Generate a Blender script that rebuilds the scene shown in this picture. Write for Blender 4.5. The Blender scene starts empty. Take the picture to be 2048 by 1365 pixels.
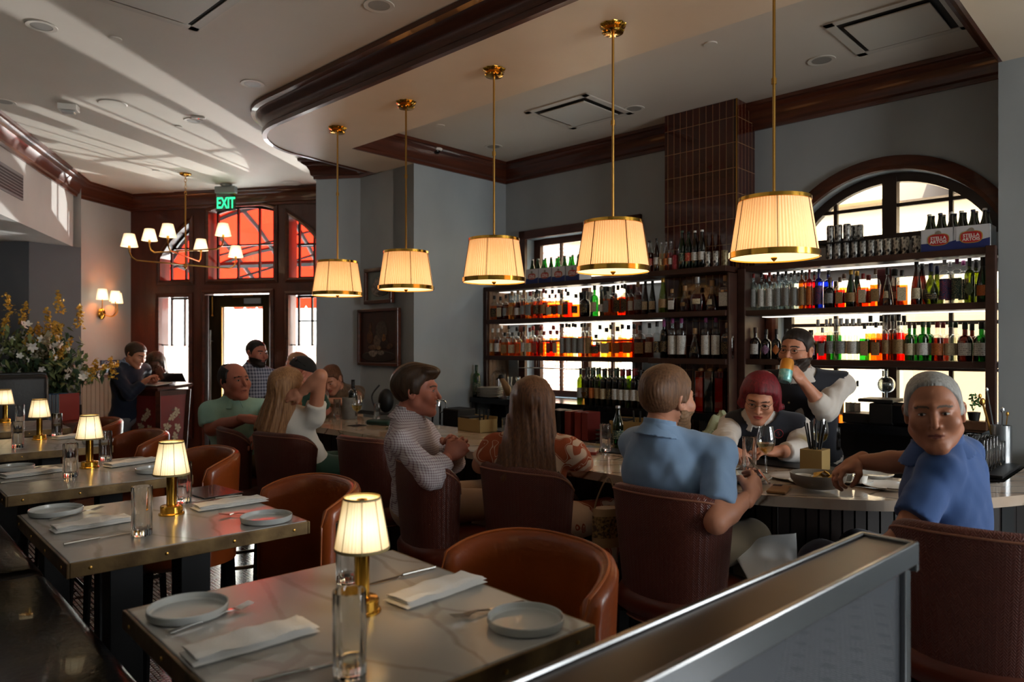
import bpy, bmesh, math, random
import numpy as np
from mathutils import Vector, Matrix
random.seed(7); np.random.seed(7)
PI = math.pi
sc = bpy.context.scene
col = sc.collection
CH, F = 1.66, 1450.0            # eye height (m), focal length in pixels of a 2048-wide frame

# ---------------------------------------------------------------- frames
def Bp(X, Y, z=0.0):            # bar frame (X along the back bar, Y towards the back wall)
    return Vector((.7245*X + .689*Y, -.689*X + .7245*Y, z))
BROT = math.atan2(-.689, .7245)
def Tp(a, b, z=0.0):            # dining table frame
    return Vector((.677*a + .736*b, -.736*a + .677*b, z))
TROT = math.atan2(-.736, .677)
def PZ(px, py, z):              # point of height z seen at a pixel
    D = F*(z-CH)/(693.0-py); return Vector(((px-1024)/F*D, D, z))
def PD(px, py, D):              # point at depth D seen at a pixel
    return Vector(((px-1024)/F*D, D, CH+(693.0-py)/F*D))
def BX(px, Y):                  # X in the bar frame of the column px at depth row Y
    t = (px-1024)/F; D = Y/(.689*t+.7245); return (.7245*t-.689)*D

# ---------------------------------------------------------------- objects
def tag(o, label=None, cat=None, group=None, kind=None):
    if label: o['label'] = label
    if cat: o['category'] = cat
    if group: o['group'] = group
    if kind: o['kind'] = kind
    return o
def empty(name, loc=(0,0,0), rz=0.0, label=None, cat=None, group=None, kind=None):
    o = bpy.data.objects.new(name, None); col.objects.link(o)
    o.location = loc; o.rotation_euler = (0,0,rz); o.empty_display_size = .05
    return tag(o, label, cat, group, kind)
def kids(o): return CH_OF.get(o.name, [])
CH_OF = {}
def setparent(o, p):
    o.parent = p; CH_OF.setdefault(p.name, []).append(o)
def copy_tree(o, parent=None):
    c = o.copy(); col.objects.link(c)
    if parent: setparent(c, parent)
    for ch in list(kids(o)): copy_tree(ch, c)
    return c

class MB:
    """collects shapes into one mesh"""
    def __init__(s): s.v=[]; s.f=[]; s.m=[]; s.M=Matrix.Identity(4); s.mi=0
    def at(s, loc=(0,0,0), rz=0, rx=0, ry=0, sc_=None):
        s.M = Matrix.Translation(Vector(loc)) @ Matrix.Rotation(rz,4,'Z') @ Matrix.Rotation(ry,4,'Y') @ Matrix.Rotation(rx,4,'X')
        if sc_: s.M = s.M @ Matrix.Diagonal((sc_[0],sc_[1],sc_[2],1))
        return s
    def raw(s, vs, fs):
        b=len(s.v); s.v += [tuple(s.M @ Vector(p)) for p in vs]
        s.f += [tuple(b+i for i in f) for f in fs]; s.m += [s.mi]*len(fs); return s
    def box(s, x0,x1,y0,y1,z0,z1, bev=0):
        if bev<=0:
            vs=[(x,y,z) for z in (z0,z1) for y in (y0,y1) for x in (x0,x1)]
            return s.raw(vs,[(0,2,3,1),(4,5,7,6),(0,1,5,4),(2,6,7,3),(0,4,6,2),(1,3,7,5)])
        bm=bmesh.new(); bmesh.ops.create_cube(bm,size=1)
        for v in bm.verts:
            v.co=Vector(((x0+x1)/2+v.co.x*(x1-x0),(y0+y1)/2+v.co.y*(y1-y0),(z0+z1)/2+v.co.z*(z1-z0)))
        bmesh.ops.bevel(bm,geom=list(bm.edges),offset=bev,segments=2,profile=.5,affect='EDGES')
        return s.bm(bm)
    def bm(s, bm):
        bm.verts.index_update()
        s.raw([v.co[:] for v in bm.verts],[tuple(v.index for v in f.verts) for f in bm.faces]); bm.free(); return s
    def prism(s, poly, z0, z1, cap=True):
        n=len(poly); vs=[(x,y,z0) for x,y in poly]+[(x,y,z1) for x,y in poly]
        fs=[(i,(i+1)%n,n+(i+1)%n,n+i) for i in range(n)]
        if cap: fs += [tuple(range(n-1,-1,-1)), tuple(range(n,2*n))]
        return s.raw(vs,fs)
    def lathe(s, prof, n=24, sx=1, sy=1, pw=None, rmod=None, caps=True):
        """prof: list of (r,z) bottom to top; pw: superellipse power for square bottles"""
        vs=[]; fs=[]
        for r,z in prof:
            for i in range(n):
                a=2*PI*i/n; c,si=math.cos(a),math.sin(a); rr=r
                if pw and r>1e-5: rr=r/((abs(c)**pw+abs(si)**pw)**(1/pw))
                if rmod: rr=rmod(rr,z,a)
                vs.append((rr*c*sx,rr*si*sy,z))
        m=len(prof)
        for j in range(m-1):
            for i in range(n):
                k=(i+1)%n; fs.append((j*n+i,j*n+k,(j+1)*n+k,(j+1)*n+i))
        if caps:
            if prof[0][0]>1e-4: fs.append(tuple(range(n-1,-1,-1)))
            if prof[-1][0]>1e-4: fs.append(tuple((m-1)*n+i for i in range(n)))
        return s.raw(vs,fs)
    def tube(s, pts, r, n=8, caps=True):
        pts=[Vector(p) for p in pts]; rs=r if isinstance(r,(list,tuple)) else [r]*len(pts)
        vs=[]; fs=[]; up=None
        for i,p in enumerate(pts):
            d=(pts[min(i+1,len(pts)-1)]-pts[max(i-1,0)]).normalized()
            if up is None: up=Vector((0,0,1)) if abs(d.z)<.9 else Vector((1,0,0))
            a=d.cross(up); 
            if a.length<1e-4: a=d.cross(Vector((1,.3,.2)))
            a.normalize(); b=a.cross(d).normalized(); up=b
            for k in range(n):
                t=2*PI*k/n; q=p+a*(math.cos(t)*rs[i])+b*(math.sin(t)*rs[i]); vs.append(tuple(q))
        m=len(pts)
        for j in range(m-1):
            for i in range(n):
                k=(i+1)%n; fs.append((j*n+i,j*n+k,(j+1)*n+k,(j+1)*n+i))
        if caps: fs += [tuple(range(n-1,-1,-1)), tuple((m-1)*n+i for i in range(n))]
        return s.raw(vs,fs)
    def ball(s, c, r, seg=12, rings=8):
        rx,ry,rz = r if isinstance(r,(list,tuple)) else (r,r,r)
        vs=[(c[0],c[1],c[2]-rz)]; fs=[]
        for j in range(1,rings):
            t=PI*j/rings-PI/2
            for i in range(seg):
                a=2*PI*i/seg; vs.append((c[0]+rx*math.cos(t)*math.cos(a),c[1]+ry*math.cos(t)*math.sin(a),c[2]+rz*math.sin(t)))
        vs.append((c[0],c[1],c[2]+rz)); N=len(vs)-1
        for i in range(seg):
            k=(i+1)%seg; fs.append((0,1+k,1+i)); fs.append((N,N-seg+i,N-seg+k))
        for j in range(rings-2):
            for i in range(seg):
                k=(i+1)%seg; a=1+j*seg; fs.append((a+i,a+k,a+seg+k,a+seg+i))
        return s.raw(vs,fs)
    def sweep(s, path, prof, closed=False):
        """prof (off,z): offset to the left of the path in plan; path list of (x,y)"""
        n=len(path); m=len(prof); vs=[]; fs=[]
        P=[Vector((p[0],p[1])) for p in path]
        for i in range(n):
            if closed: a=P[i]-P[i-1]; b=P[(i+1)%n]-P[i]
            else:
                a=P[i]-P[i-1] if i>0 else P[1]-P[0]; b=P[i+1]-P[i] if i<n-1 else a
            a=a.normalized(); b=b.normalized(); na=Vector((-a.y,a.x)); nb=Vector((-b.y,b.x)); nn=(na+nb)
            if nn.length<1e-4: nn=na
            nn.normalize(); k=1/max(.3,nn.dot(na))
            for off,z in prof: q=P[i]+nn*off*k; vs.append((q.x,q.y,z))
        for i in range(n if closed else n-1):
            j=(i+1)%n
            for q in range(m):
                r=(q+1)%m; fs.append((i*m+q,j*m+q,j*m+r,i*m+r))
        if not closed: fs += [tuple(range(m)), tuple((n-1)*m+q for q in range(m-1,-1,-1))]
        return s.raw(vs,fs)
    def build(s, name, mat, parent=None, smooth=False, loc=None, rz=None, angle=40):
        me=bpy.data.meshes.new(name); me.from_pydata(s.v,[],s.f)
        for m_ in (mat if isinstance(mat,(list,tuple)) else [mat]): me.materials.append(m_)
        if any(s.m): me.polygons.foreach_set('material_index', s.m)
        bm=bmesh.new(); bm.from_mesh(me); bmesh.ops.recalc_face_normals(bm,faces=bm.faces); bm.to_mesh(me); bm.free()
        if smooth:
            me.polygons.foreach_set('use_smooth',[True]*len(me.polygons))
            try: me.set_sharp_from_angle(angle=math.radians(angle))
            except Exception: pass
        me.update()
        o=bpy.data.objects.new(name,me); col.objects.link(o)
        if parent is not None: setparent(o,parent)
        if loc is not None: o.location=loc
        if rz is not None: o.rotation_euler=(0,0,rz)
        return o
def arc(cx,cy,r,a0,a1,n): return [(cx+r*math.cos(math.radians(a0+(a1-a0)*i/n)),cy+r*math.sin(math.radians(a0+(a1-a0)*i/n))) for i in range(n+1)]
def spline(pts, n=6):
    P=[Vector(p) for p in pts]; out=[]
    for i in range(len(P)-1):
        p0=P[max(i-1,0)];p1=P[i];p2=P[i+1];p3=P[min(i+2,len(P)-1)]
        for k in range(n):
            t=k/n; out.append(.5*((2*p1)+(p2-p0)*t+(2*p0-5*p1+4*p2-p3)*t*t+(3*p1-p0-3*p2+p3)*t**3))
    out.append(P[-1]); return out

# ---------------------------------------------------------------- materials
def srgb(h):
    if isinstance(h,str):
        h=h.lstrip('#'); c=[int(h[i:i+2],16)/255 for i in (0,2,4)]
    else: c=list(h)
    return tuple((x/12.92 if x<=.04045 else ((x+.055)/1.055)**2.4) for x in c)+(1,)
MATS={}
def mat(name, color='#808080', rough=.5, metal=0, spec=.5, emit=None, estr=0, noise=None, bump=None, coat=0, trans=0, ior=1.45, sheen=0, alpha=1):
    """noise=(scale, color2, contrast, (sx,sy,sz)); bump=(scale, strength, (sx,sy,sz))"""
    if name in MATS: return MATS[name]
    m=bpy.data.materials.new(name); m.use_nodes=True; nt=m.node_tree; b=nt.nodes['Principled BSDF']
    b.inputs['Base Color'].default_value=srgb(color); b.inputs['Roughness'].default_value=rough; b.inputs['Metallic'].default_value=metal
    b.inputs['Specular IOR Level'].default_value=spec; b.inputs['Coat Weight'].default_value=coat; b.inputs['Transmission Weight'].default_value=trans
    b.inputs['IOR'].default_value=ior; b.inputs['Sheen Weight'].default_value=sheen; b.inputs['Alpha'].default_value=alpha
    if emit: b.inputs['Emission Color'].default_value=srgb(emit); b.inputs['Emission Strength'].default_value=estr
    N=nt.nodes.new; L=nt.links.new
    if noise or bump: tc=N('ShaderNodeTexCoord')
    if noise:
        s_,c2,ctr,sv=noise; mp=N('ShaderNodeMapping'); mp.inputs['Scale'].default_value=sv; L(tc.outputs['Object'],mp.inputs['Vector'])
        n=N('ShaderNodeTexNoise'); n.inputs['Scale'].default_value=s_; n.inputs['Detail'].default_value=5; L(mp.outputs[0],n.inputs['Vector'])
        r=N('ShaderNodeMapRange'); r.inputs['From Min'].default_value=.5-ctr; r.inputs['From Max'].default_value=.5+ctr; L(n.outputs['Fac'],r.inputs['Value'])
        mx=N('ShaderNodeMix'); mx.data_type='RGBA'; L(r.outputs[0],mx.inputs['Factor']); mx.inputs['A'].default_value=srgb(color); mx.inputs['B'].default_value=srgb(c2)
        L(mx.outputs['Result'],b.inputs['Base Color'])
    if bump:
        s_,st,sv=bump; mp=N('ShaderNodeMapping'); mp.inputs['Scale'].default_value=sv; L(tc.outputs['Object'],mp.inputs['Vector'])
        n=N('ShaderNodeTexNoise'); n.inputs['Scale'].default_value=s_; n.inputs['Detail'].default_value=4; L(mp.outputs[0],n.inputs['Vector'])
        bp=N('ShaderNodeBump'); bp.inputs['Strength'].default_value=st; bp.inputs['Distance'].default_value=.01; L(n.outputs['Fac'],bp.inputs['Height']); L(bp.outputs[0],b.inputs['Normal'])
    MATS[name]=m; return m
def bsdf(m): return m.node_tree.nodes['Principled BSDF']
def glassy(name, color='#ffffff', gloss=.10, rough=.03):
    """thin tinted glass: see-through with a mirror sheen"""
    if name in MATS: return MATS[name]
    m=bpy.data.materials.new(name); m.use_nodes=True; nt=m.node_tree; nt.nodes.clear(); N=nt.nodes.new; L=nt.links.new
    out=N('ShaderNodeOutputMaterial'); t=N('ShaderNodeBsdfTransparent'); t.inputs[0].default_value=srgb(color)
    g=N('ShaderNodeBsdfGlossy'); g.inputs['Roughness'].default_value=rough; g.inputs[0].default_value=(.9,.9,.9,1)
    lw=N('ShaderNodeLayerWeight'); lw.inputs['Blend'].default_value=.35
    ma=N('ShaderNodeMath'); ma.operation='MULTIPLY_ADD'; L(lw.outputs['Facing'],ma.inputs[0]); ma.inputs[1].default_value=gloss*4; ma.inputs[2].default_value=gloss*.4
    ma.use_clamp=True
    mx=N('ShaderNodeMixShader'); L(ma.outputs[0],mx.inputs[0]); L(t.outputs[0],mx.inputs[1]); L(g.outputs[0],mx.inputs[2]); L(mx.outputs[0],out.inputs[0])
    MATS[name]=m; return m
def math_node(nt, op, a, b=None, c=None):
    n=nt.nodes.new('ShaderNodeMath'); n.operation=op
    for i,v in enumerate((a,b,c)):
        if v is None: continue
        if isinstance(v,(int,float)): n.inputs[i].default_value=v
        else: nt.links.new(v,n.inputs[i])
    return n.outputs[0]

wood = mat('dark_walnut','#3a1b10',.33,noise=(3,'#5c2f1c',.25,(1,1,9)),coat=.25)
wood_h = mat('dark_walnut_along','#3a1b10',.3,noise=(2.5,'#5f301d',.25,(1,1,14)),coat=.3)
shelfwood = mat('shelf_walnut','#2c1710',.45,noise=(3,'#40241a',.25,(1,1,8)))
blackwood = mat('blackened_wood','#0c0b0b',.4)
brass = mat('polished_brass','#d9a441',.16,1)
brass_old = mat('aged_brass','#8a7048',.40,.55,noise=(9,'#4a3722',.2,(1,1,1)),bump=(30,.15,(1,1,1)))
brass_soft = mat('satin_brass','#b58a45',.3,1)
plaster = mat('grey_plaster','#a9b1b5',.75,noise=(1.6,'#8d969a',.28,(1,1,.6)),bump=(6,.12,(1,1,1)))
plaster_w = mat('pale_plaster','#c3bfba',.78,noise=(1.6,'#aeaaa6',.3,(1,1,.6)))
ceilm = mat('ceiling_paint','#cfc8bd',.6,noise=(1.2,'#c2bbb0',.3,(1,1,1)))
soffm = mat('soffit_plaster','#d8c9b4',.42,noise=(2,'#cbb9a2',.3,(1,1,1)))
black = mat('matte_black','#0b0b0c',.55)
blackg = mat('glossy_black','#08080a',.25)
steel = mat('brushed_steel','#a9adb0',.28,1)
chrome = mat('chrome','#d5d8da',.08,1)
white = mat('white_enamel','#dedcd6',.4)
ceram = mat('grey_ceramic','#b8bbb8',.22,coat=.4)
ceramw = mat('white_ceramic','#d9d7d0',.2,coat=.4)
linen = mat('white_linen','#f2f1ee',.85,bump=(220,.15,(1,1,1)))
# ================================================================= setting
def inB(poly): return [tuple(Bp(x,y)[:2]) for x,y in poly]
# --- floor: small white hex tiles with dark flowers
def floor_mat():
    m=bpy.data.materials.new('hex_mosaic'); m.use_nodes=True; nt=m.node_tree; b=bsdf(m); N=nt.nodes.new; L=nt.links.new
    tc=N('ShaderNodeTexCoord'); mp=N('ShaderNodeMapping'); mp.inputs['Rotation'].default_value=(0,0,-BROT); mp.inputs['Scale'].default_value=(38,38*.8660,1); L(tc.outputs['Object'],mp.inputs[0])
    br=N('ShaderNodeTexBrick'); br.offset=.5; br.inputs['Scale'].default_value=1; br.inputs['Brick Width'].default_value=1; br.inputs['Row Height'].default_value=.866
    br.inputs['Mortar Size'].default_value=.15; br.inputs['Mortar Smooth'].default_value=.2
    br.inputs['Color1'].default_value=srgb('#b9bab6'); br.inputs['Color2'].default_value=srgb('#a9aaa6'); br.inputs['Mortar'].default_value=srgb('#1a1a1b'); L(mp.outputs[0],br.inputs[0])
    # flower clusters
    mp2=N('ShaderNodeMapping'); mp2.inputs['Rotation'].default_value=(0,0,-BROT); mp2.inputs['Scale'].default_value=(38/6,38*.866/5.196,1); L(tc.outputs['Object'],mp2.inputs[0])
    sp=N('ShaderNodeSeparateXYZ'); L(mp2.outputs[0],sp.inputs[0])
    row=math_node(nt,'FLOOR',sp.outputs[1]); par=math_node(nt,'MULTIPLY',math_node(nt,'MODULO',math_node(nt,'ABSOLUTE',row),2.0),.5)
    fx=math_node(nt,'SUBTRACT',math_node(nt,'FRACT',math_node(nt,'ADD',sp.outputs[0],par)),.5); fy=math_node(nt,'SUBTRACT',math_node(nt,'FRACT',sp.outputs[1]),.5)
    d=math_node(nt,'SQRT',math_node(nt,'ADD',math_node(nt,'MULTIPLY',fx,fx),math_node(nt,'MULTIPLY',fy,fy)))
    ang=math_node(nt,'ARCTAN2',fy,fx); pet=math_node(nt,'COSINE',math_node(nt,'MULTIPLY',ang,6.0))
    lim=math_node(nt,'MULTIPLY_ADD',pet,.04,.20); inside=math_node(nt,'LESS_THAN',d,lim)
    mx=N('ShaderNodeMix'); mx.data_type='RGBA'; L(inside,mx.inputs['Factor']); L(br.outputs['Color'],mx.inputs['A']); mx.inputs['B'].default_value=srgb('#101012'); L(mx.outputs['Result'],b.inputs['Base Color'])
    bp=N('ShaderNodeBump'); bp.inputs['Strength'].default_value=.5; bp.inputs['Distance'].default_value=.002; bp.invert=True; L(br.outputs['Fac'],bp.inputs['Height']); L(bp.outputs[0],b.inputs['Normal'])
    b.inputs['Roughness'].default_value=.22
    return m
P1=Vector((-4.59,8.73)); P2=Vector((-2.21,8.19)); E=Vector((.9752,-.2213)); NW=Vector((-.2213,-.9752))   # door wall
def DW(s,z,off=0.0): q=P1+E*s+NW*off; return (q.x,q.y,z)
room=[(-3.3,-1.6),(-4.95,5.87-2.0)] 
mb=MB(); mb.prism([(-6.5,-2.5),(4.5,-2.5),(6.0,4.5),(-1.3,7.3),(-1.75,8.2),(-6.5,9.3)],-.12,0); f=mb.build('floor',floor_mat()); tag(f,kind='structure')
mb=MB(); mb.prism([(-6.5,-2.5),(4.5,-2.5),(6.0,4.5),(-1.0,7.8),(-1.75,8.6),(-6.5,9.6)],3.46,3.60); c=mb.build('ceiling',ceilm); tag(c,kind='structure')
# --- dropped soffit above the bar
so=[(2.2,2.66),(-4.9,2.66)]+[(-4.9+.62*math.cos(math.radians(a)),3.28+.62*math.sin(math.radians(a))) for a in range(-100,-181,-10)]+[(-5.62,4.25),(-5.05,4.25),(-5.05,3.40),(-.82,3.40),(-.82,5.42),(2.2,5.42)]
mb=MB(); mb.prism(inB(so),3.28,3.46); s=mb.build('ceiling_soffit',soffm); tag(s,kind='structure')
crown=[(0,3.28),(.018,3.28),(.022,3.305),(.04,3.315),(.045,3.33),(.05,3.36),(.075,3.40),(.105,3.415),(.115,3.43),(.135,3.435),(.14,3.459),(0,3.459)]
crownflip=[(-a,z) for a,z in crown]
# profile on the outer face of the soffit (bulges towards the dining side)
path=inB([(2.2,2.66),(-4.9,2.66)]+[(-4.9+.62*math.cos(math.radians(a)),3.28+.62*math.sin(math.radians(a))) for a in range(-100,-181,-8)]+[(-5.62,3.95)])
mb=MB(); mb.sweep(path,[(-a if False else a,z) for a,z in [(0,3.272),(.035,3.272),(.04,3.30),(.03,3.312),(.03,3.345),(.045,3.375),(.075,3.40),(.085,3.42),(.115,3.43),(.12,3.459),(0,3.459)]]); o=mb.build('trim_1',wood_h,smooth=True,angle=30); tag(o,kind='structure')
# crown around the tray ceiling: left side wall and back wall, right return
mb=MB(); mb.sweep(inB([(-5.05,3.40),(-5.05,5.22),(-3.04,5.22)]),crownflip); o=mb.build('trim_2',wood_h,smooth=True,angle=30); tag(o,kind='structure')
mb=MB(); mb.sweep(inB([(-2.44,5.22),(-.82,5.22),(-.82,3.40)]),crownflip); o=mb.build('trim_3',wood_h,smooth=True,angle=30); tag(o,kind='structure')
# --- back wall with two window openings
def wall_with_holes(name, p0, p1, z0, z1, thick, holes, m, out=1):
    """p0,p1 plan ends; holes: list of polygons [(s,z)..]; builds a slab with holes via bmesh triangulation"""
    p0=Vector(p0); p1=Vector(p1); d=(p1-p0); Lw=d.length; d.normalize(); n=Vector((-d.y,d.x))*out
    bm=bmesh.new()
    def loop(pts):
        vs=[bm.verts.new((x,0,z)) for x,z in pts]
        return [bm.edges.new((vs[i],vs[(i+1)%len(vs)])) for i in range(len(vs))]
    es=loop([(0,z0),(Lw,z0),(Lw,z1),(0,z1)])
    for h in holes: es+=loop(h)
    bmesh.ops.triangle_fill(bm,use_beauty=True,use_dissolve=False,edges=es)
    ext=bmesh.ops.extrude_face_region(bm,geom=list(bm.faces))
    for g in ext['geom']:
        if isinstance(g,bmesh.types.BMVert): g.co.y+=thick
    for v in bm.verts:
        q=p0+d*v.co.x+n*v.co.y; v.co=Vector((q.x,q.y,v.co.z))
    mb=MB(); mb.bm(bm); o=mb.build(name,m); tag(o,kind='structure'); return o
YW=5.22
wl=Bp(-5.05,YW); wr=Bp(-.5,YW)
def sB(X): return X+5.05
arch2=[(sB(-2.26),1.18),(sB(-.80),1.18),(sB(-.80),2.10)]+[(sB(-1.53+.73*math.cos(math.radians(a))),2.10+.73*math.sin(math.radians(a))) for a in range(6,180,6)]+[(sB(-2.26),2.10)]
win1=[(sB(-4.76),1.18),(sB(-3.52),1.18),(sB(-3.52),2.70),(sB(-4.76),2.70)]
wall_with_holes('wall_back',wl[:2],wr[:2],0,3.46,.22,[win1,arch2],plaster,1)
# side wall, wall with paintings, short face, hidden return to the door wall
W=[Bp(-5.05,YW+.2)[:2],Bp(-5.05,4.05)[:2],Bp(-5.75,4.05)[:2]]
mb=MB(); a,b=Bp(-5.05,YW+.22),Bp(-5.05,4.05)
mb.prism(inB([(-5.05,YW+.22),(-5.05,4.05),(-5.35,4.05),(-5.35,YW+.22)]),0,3.46); o=mb.build('wall_bar_side',plaster); tag(o,kind='structure')
q=[Bp(-5.0501,4.05)[:2],Bp(-5.865,4.05)[:2],(-1.905,7.05),(-1.82,8.2),(-1.2,8.2),Bp(-5.2,4.4)[:2]]
mb=MB(); mb.prism([tuple(x) for x in q],0,3.46); o=mb.build('wall_picture',plaster); tag(o,kind='structure')
mb=MB(); mb.sweep([(-1.80,8.1),(-1.905,7.05),tuple(Bp(-5.865,4.05)[:2]),tuple(Bp(-5.5,4.05)[:2])],crownflip); o=mb.build('trim_4',wood_h,smooth=True,angle=30); tag(o,kind='structure')
# right wall block
mb=MB(); mb.prism(inB([(-.84,4.91),(2.2,4.91),(2.2,5.5),(-.84,5.5)]),0,3.28); o=mb.build('wall_right',plaster); tag(o,kind='structure')
# walls behind and beside the camera, closing the room
wall_with_holes('wall_rear',(-6.5,-2.5),(4.5,-2.5),0,3.46,.15,[],plaster,-1)
wall_with_holes('wall_far_right',(4.5,-2.5),(6.0,4.5),0,3.46,.15,[[(1.2,.9),(3.0,.9),(3.0,2.9),(1.2,2.9)],[(3.8,.9),(5.6,.9),(5.6,2.9),(3.8,2.9)]],plaster,-1)
mb=MB(); e_=Bp(2.2,5.2); mb.prism([(e_.x-.1,e_.y-.3),(6.1,4.3),(6.1,4.5),(e_.x-.1,e_.y)],0,3.46); tag(mb.build('wall_corner_right',plaster),kind='structure')
# tiled chimney breast
def tile_mat():
    m=bpy.data.materials.new('oxblood_tiles'); m.use_nodes=True; nt=m.node_tree; b=bsdf(m); N=nt.nodes.new; L=nt.links.new
    tc=N('ShaderNodeTexCoord'); sp=N('ShaderNodeSeparateXYZ'); L(tc.outputs['Object'],sp.inputs[0])
    # along-wall coordinate: X on the front, Y on the cheek -> X+Y
    s_=math_node(nt,'ADD',sp.outputs[0],sp.outputs[1])
    cb=N('ShaderNodeCombineXYZ'); L(s_,cb.inputs[0]); L(sp.outputs[2],cb.inputs[1])
    br=N('ShaderNodeTexBrick'); br.offset=0; br.inputs['Scale'].default_value=1; br.inputs['Brick Width'].default_value=.0545; br.inputs['Row Height'].default_value=.185
    br.inputs['Mortar Size'].default_value=.0022; br.inputs['Mortar Smooth'].default_value=.1; br.inputs['Color1'].default_value=srgb('#34110b'); br.inputs['Color2'].default_value=srgb('#43170e'); br.inputs['Mortar'].default_value=srgb('#8a6b4a')
    L(cb.outputs[0],br.inputs[0]); L(br.outputs['Color'],b.inputs['Base Color'])
    n=N('ShaderNodeTexNoise'); n.inputs['Scale'].default_value=9; L(tc.outputs['Object'],n.inputs[0])
    h=math_node(nt,'MULTIPLY_ADD',br.outputs['Fac'],-.8,n.outputs['Fac'])
    bp=N('ShaderNodeBump'); bp.inputs['Strength'].default_value=.25; bp.inputs['Distance'].default_value=.01; L(h,bp.inputs['Height']); L(bp.outputs[0],b.inputs['Normal'])
    b.inputs['Roughness'].default_value=.12; b.inputs['Coat Weight'].default_value=.4
    return m
t=empty('tiled_chimney_breast',Bp(-2.74,4.93),BROT,'dark oxblood tiled chimney breast between the bar shelves','chimney breast',kind='thing')
mb=MB(); mb.box(-.30,.30,0,.29,0,3.459); mb.build('tiling',tile_mat(),t)
mb=MB(); mb.box(.296,.304,-.006,.003,1.0,3.458); mb.build('corner_strip',brass_soft,t)
# --- door wall (timber boarded) with openings under one big arch
board=mat('boarded_walnut','#35170d',.38,noise=(2,'#57291a',.25,(3,3,.5)),coat=.2)
nt=board.node_tree; bb=bsdf(board); tc=nt.nodes.new('ShaderNodeTexCoord'); sp=nt.nodes.new('ShaderNodeSeparateXYZ'); nt.links.new(tc.outputs['Object'],sp.inputs[0])
fr=math_node(nt,'FRACT',math_node(nt,'MULTIPLY',sp.outputs[0],13.0)); g=math_node(nt,'LESS_THAN',fr,.07)
bp=nt.nodes.new('ShaderNodeBump'); bp.invert=True; bp.inputs['Distance'].default_value=.006; nt.links.new(g,bp.inputs['Height']); nt.links.new(bp.outputs[0],bb.inputs['Normal'])
zc,R=2.06,1.25
def az(s): return zc+math.sqrt(max(0,R*R-(s-1.49)**2))
holes=[]
holes.append([(.40,.62),(.80,.62),(.80,2.24),(.40,2.24)])                 # left sidelight
holes.append([(1.02,.02),(1.86,.02),(1.86,2.27),(1.02,2.27)])             # door
holes.append([(2.10,.62),(2.52,.62),(2.52,2.24),(2.10,2.24)])             # right sidelight
def tr(s0,s1,n=8): return [(s0,2.44),(s1,2.44)]+[(s1+(s0-s1)*i/n,az(s1+(s0-s1)*i/n)) for i in range(n+1)]
holes.append(tr(.42,.81)); holes.append(tr(1.07,1.91)); holes.append(tr(2.11,2.56))
dw=wall_with_holes('wall_door',P1[:],(P1+E*2.62)[:],0,3.46,.16,holes,board,1)
# casings
def casing(mb, poly, w=.045, t=.03, depth=.0):
    """raised moulding around polygon [(s,z)] on the door wall"""
    n=len(poly); P=[Vector(p) for p in poly]; cx=sum(p.x for p in P)/n; cz=sum(p.y for p in P)/n
    outp=[]
    for i in range(n):
        a=(P[i]-P[i-1]).normalized(); b=(P[(i+1)%n]-P[i]).normalized(); na=Vector((a.y,-a.x)); nb=Vector((b.y,-b.x)); nn=(na+nb).normalized(); k=1/max(.35,nn.dot(na)); outp.append((P[i]+nn*w*k, P[i]+nn*w*.45*k))
    vs=[]
    for i in range(n):
        vs+= [DW(P[i].x,P[i].y,0),DW(P[i].x,P[i].y,t*.6),DW(outp[i][1].x,outp[i][1].y,t),DW(outp[i][0].x,outp[i][0].y,t*.5),DW(outp[i][0].x,outp[i][0].y,0)]
    fs=[]
    for i in range(n):
        j=(i+1)%n
        for q in range(4): fs.append((i*5+q,j*5+q,j*5+q+1,i*5+q+1))
    mb.raw(vs,fs)
for k,h in enumerate(holes):
    mb=MB(); casing(mb,h,.05); o=mb.build('trim_%d'%(k+5),wood); tag(o,kind='structure')
sash=mat('black_sash','#0d0a0a',.4); glass=glassy('window_glass','#f6fafa',.03,.02)
def dbox(mb,s0,s1,z0,z1,o0,o1):
    vs=[DW(s,z,o) for z in (z0,z1) for o in (o0,o1) for s in (s0,s1)]
    mb.raw(vs,[(0,2,3,1),(4,5,7,6),(0,1,5,4),(2,6,7,3),(0,4,6,2),(1,3,7,5)])
def win_door_wall(name,s0,s1,z0,z1,vs_,hs_,archtop=False):
    mb=MB(); o0,o1=-.13,-.10
    fw=.022
    dbox(mb,s0,s0+fw,z0,z1 if not archtop else az(s0),o0,o1); dbox(mb,s1-fw,s1,z0,z1 if not archtop else az(s1),o0,o1); dbox(mb,s0,s1,z0,z0+fw,o0,o1)
    if not archtop: dbox(mb,s0,s1,z1-fw,z1,o0,o1)
    else:
        n=8
        for i in range(n):
            a=s0+(s1-s0)*i/n; b=s0+(s1-s0)*(i+1)/n
            vs=[DW(a,az(a)-.03,o0),DW(b,az(b)-.03,o0),DW(b,az(b),o0),DW(a,az(a),o0),DW(a,az(a)-.03,o1),DW(b,az(b)-.03,o1),DW(b,az(b),o1),DW(a,az(a),o1)]
            mb.raw(vs,[(0,1,2,3),(4,7,6,5),(0,4,5,1)])
    for s in vs_: dbox(mb,s-.010,s+.010,z0,(z1 if not archtop else az(s)),o0,o1)
    for z in hs_: dbox(mb,s0,s1,z-.009,z+.009,o0,o1)
    w=mb.build(name,sash); tag(w,kind='structure')
    mb=MB()
    if archtop:
        n=8; pts=[(s0,z0),(s1,z0)]+[(s1+(s0-s1)*i/n,az(s1+(s0-s1)*i/n)) for i in range(n+1)]
    else: pts=[(s0,z0),(s1,z0),(s1,z1),(s0,z1)]
    mb.raw([DW(s,z,-.118) for s,z in pts],[tuple(range(len(pts)))]); mb.build('pane',glass,w)
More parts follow.
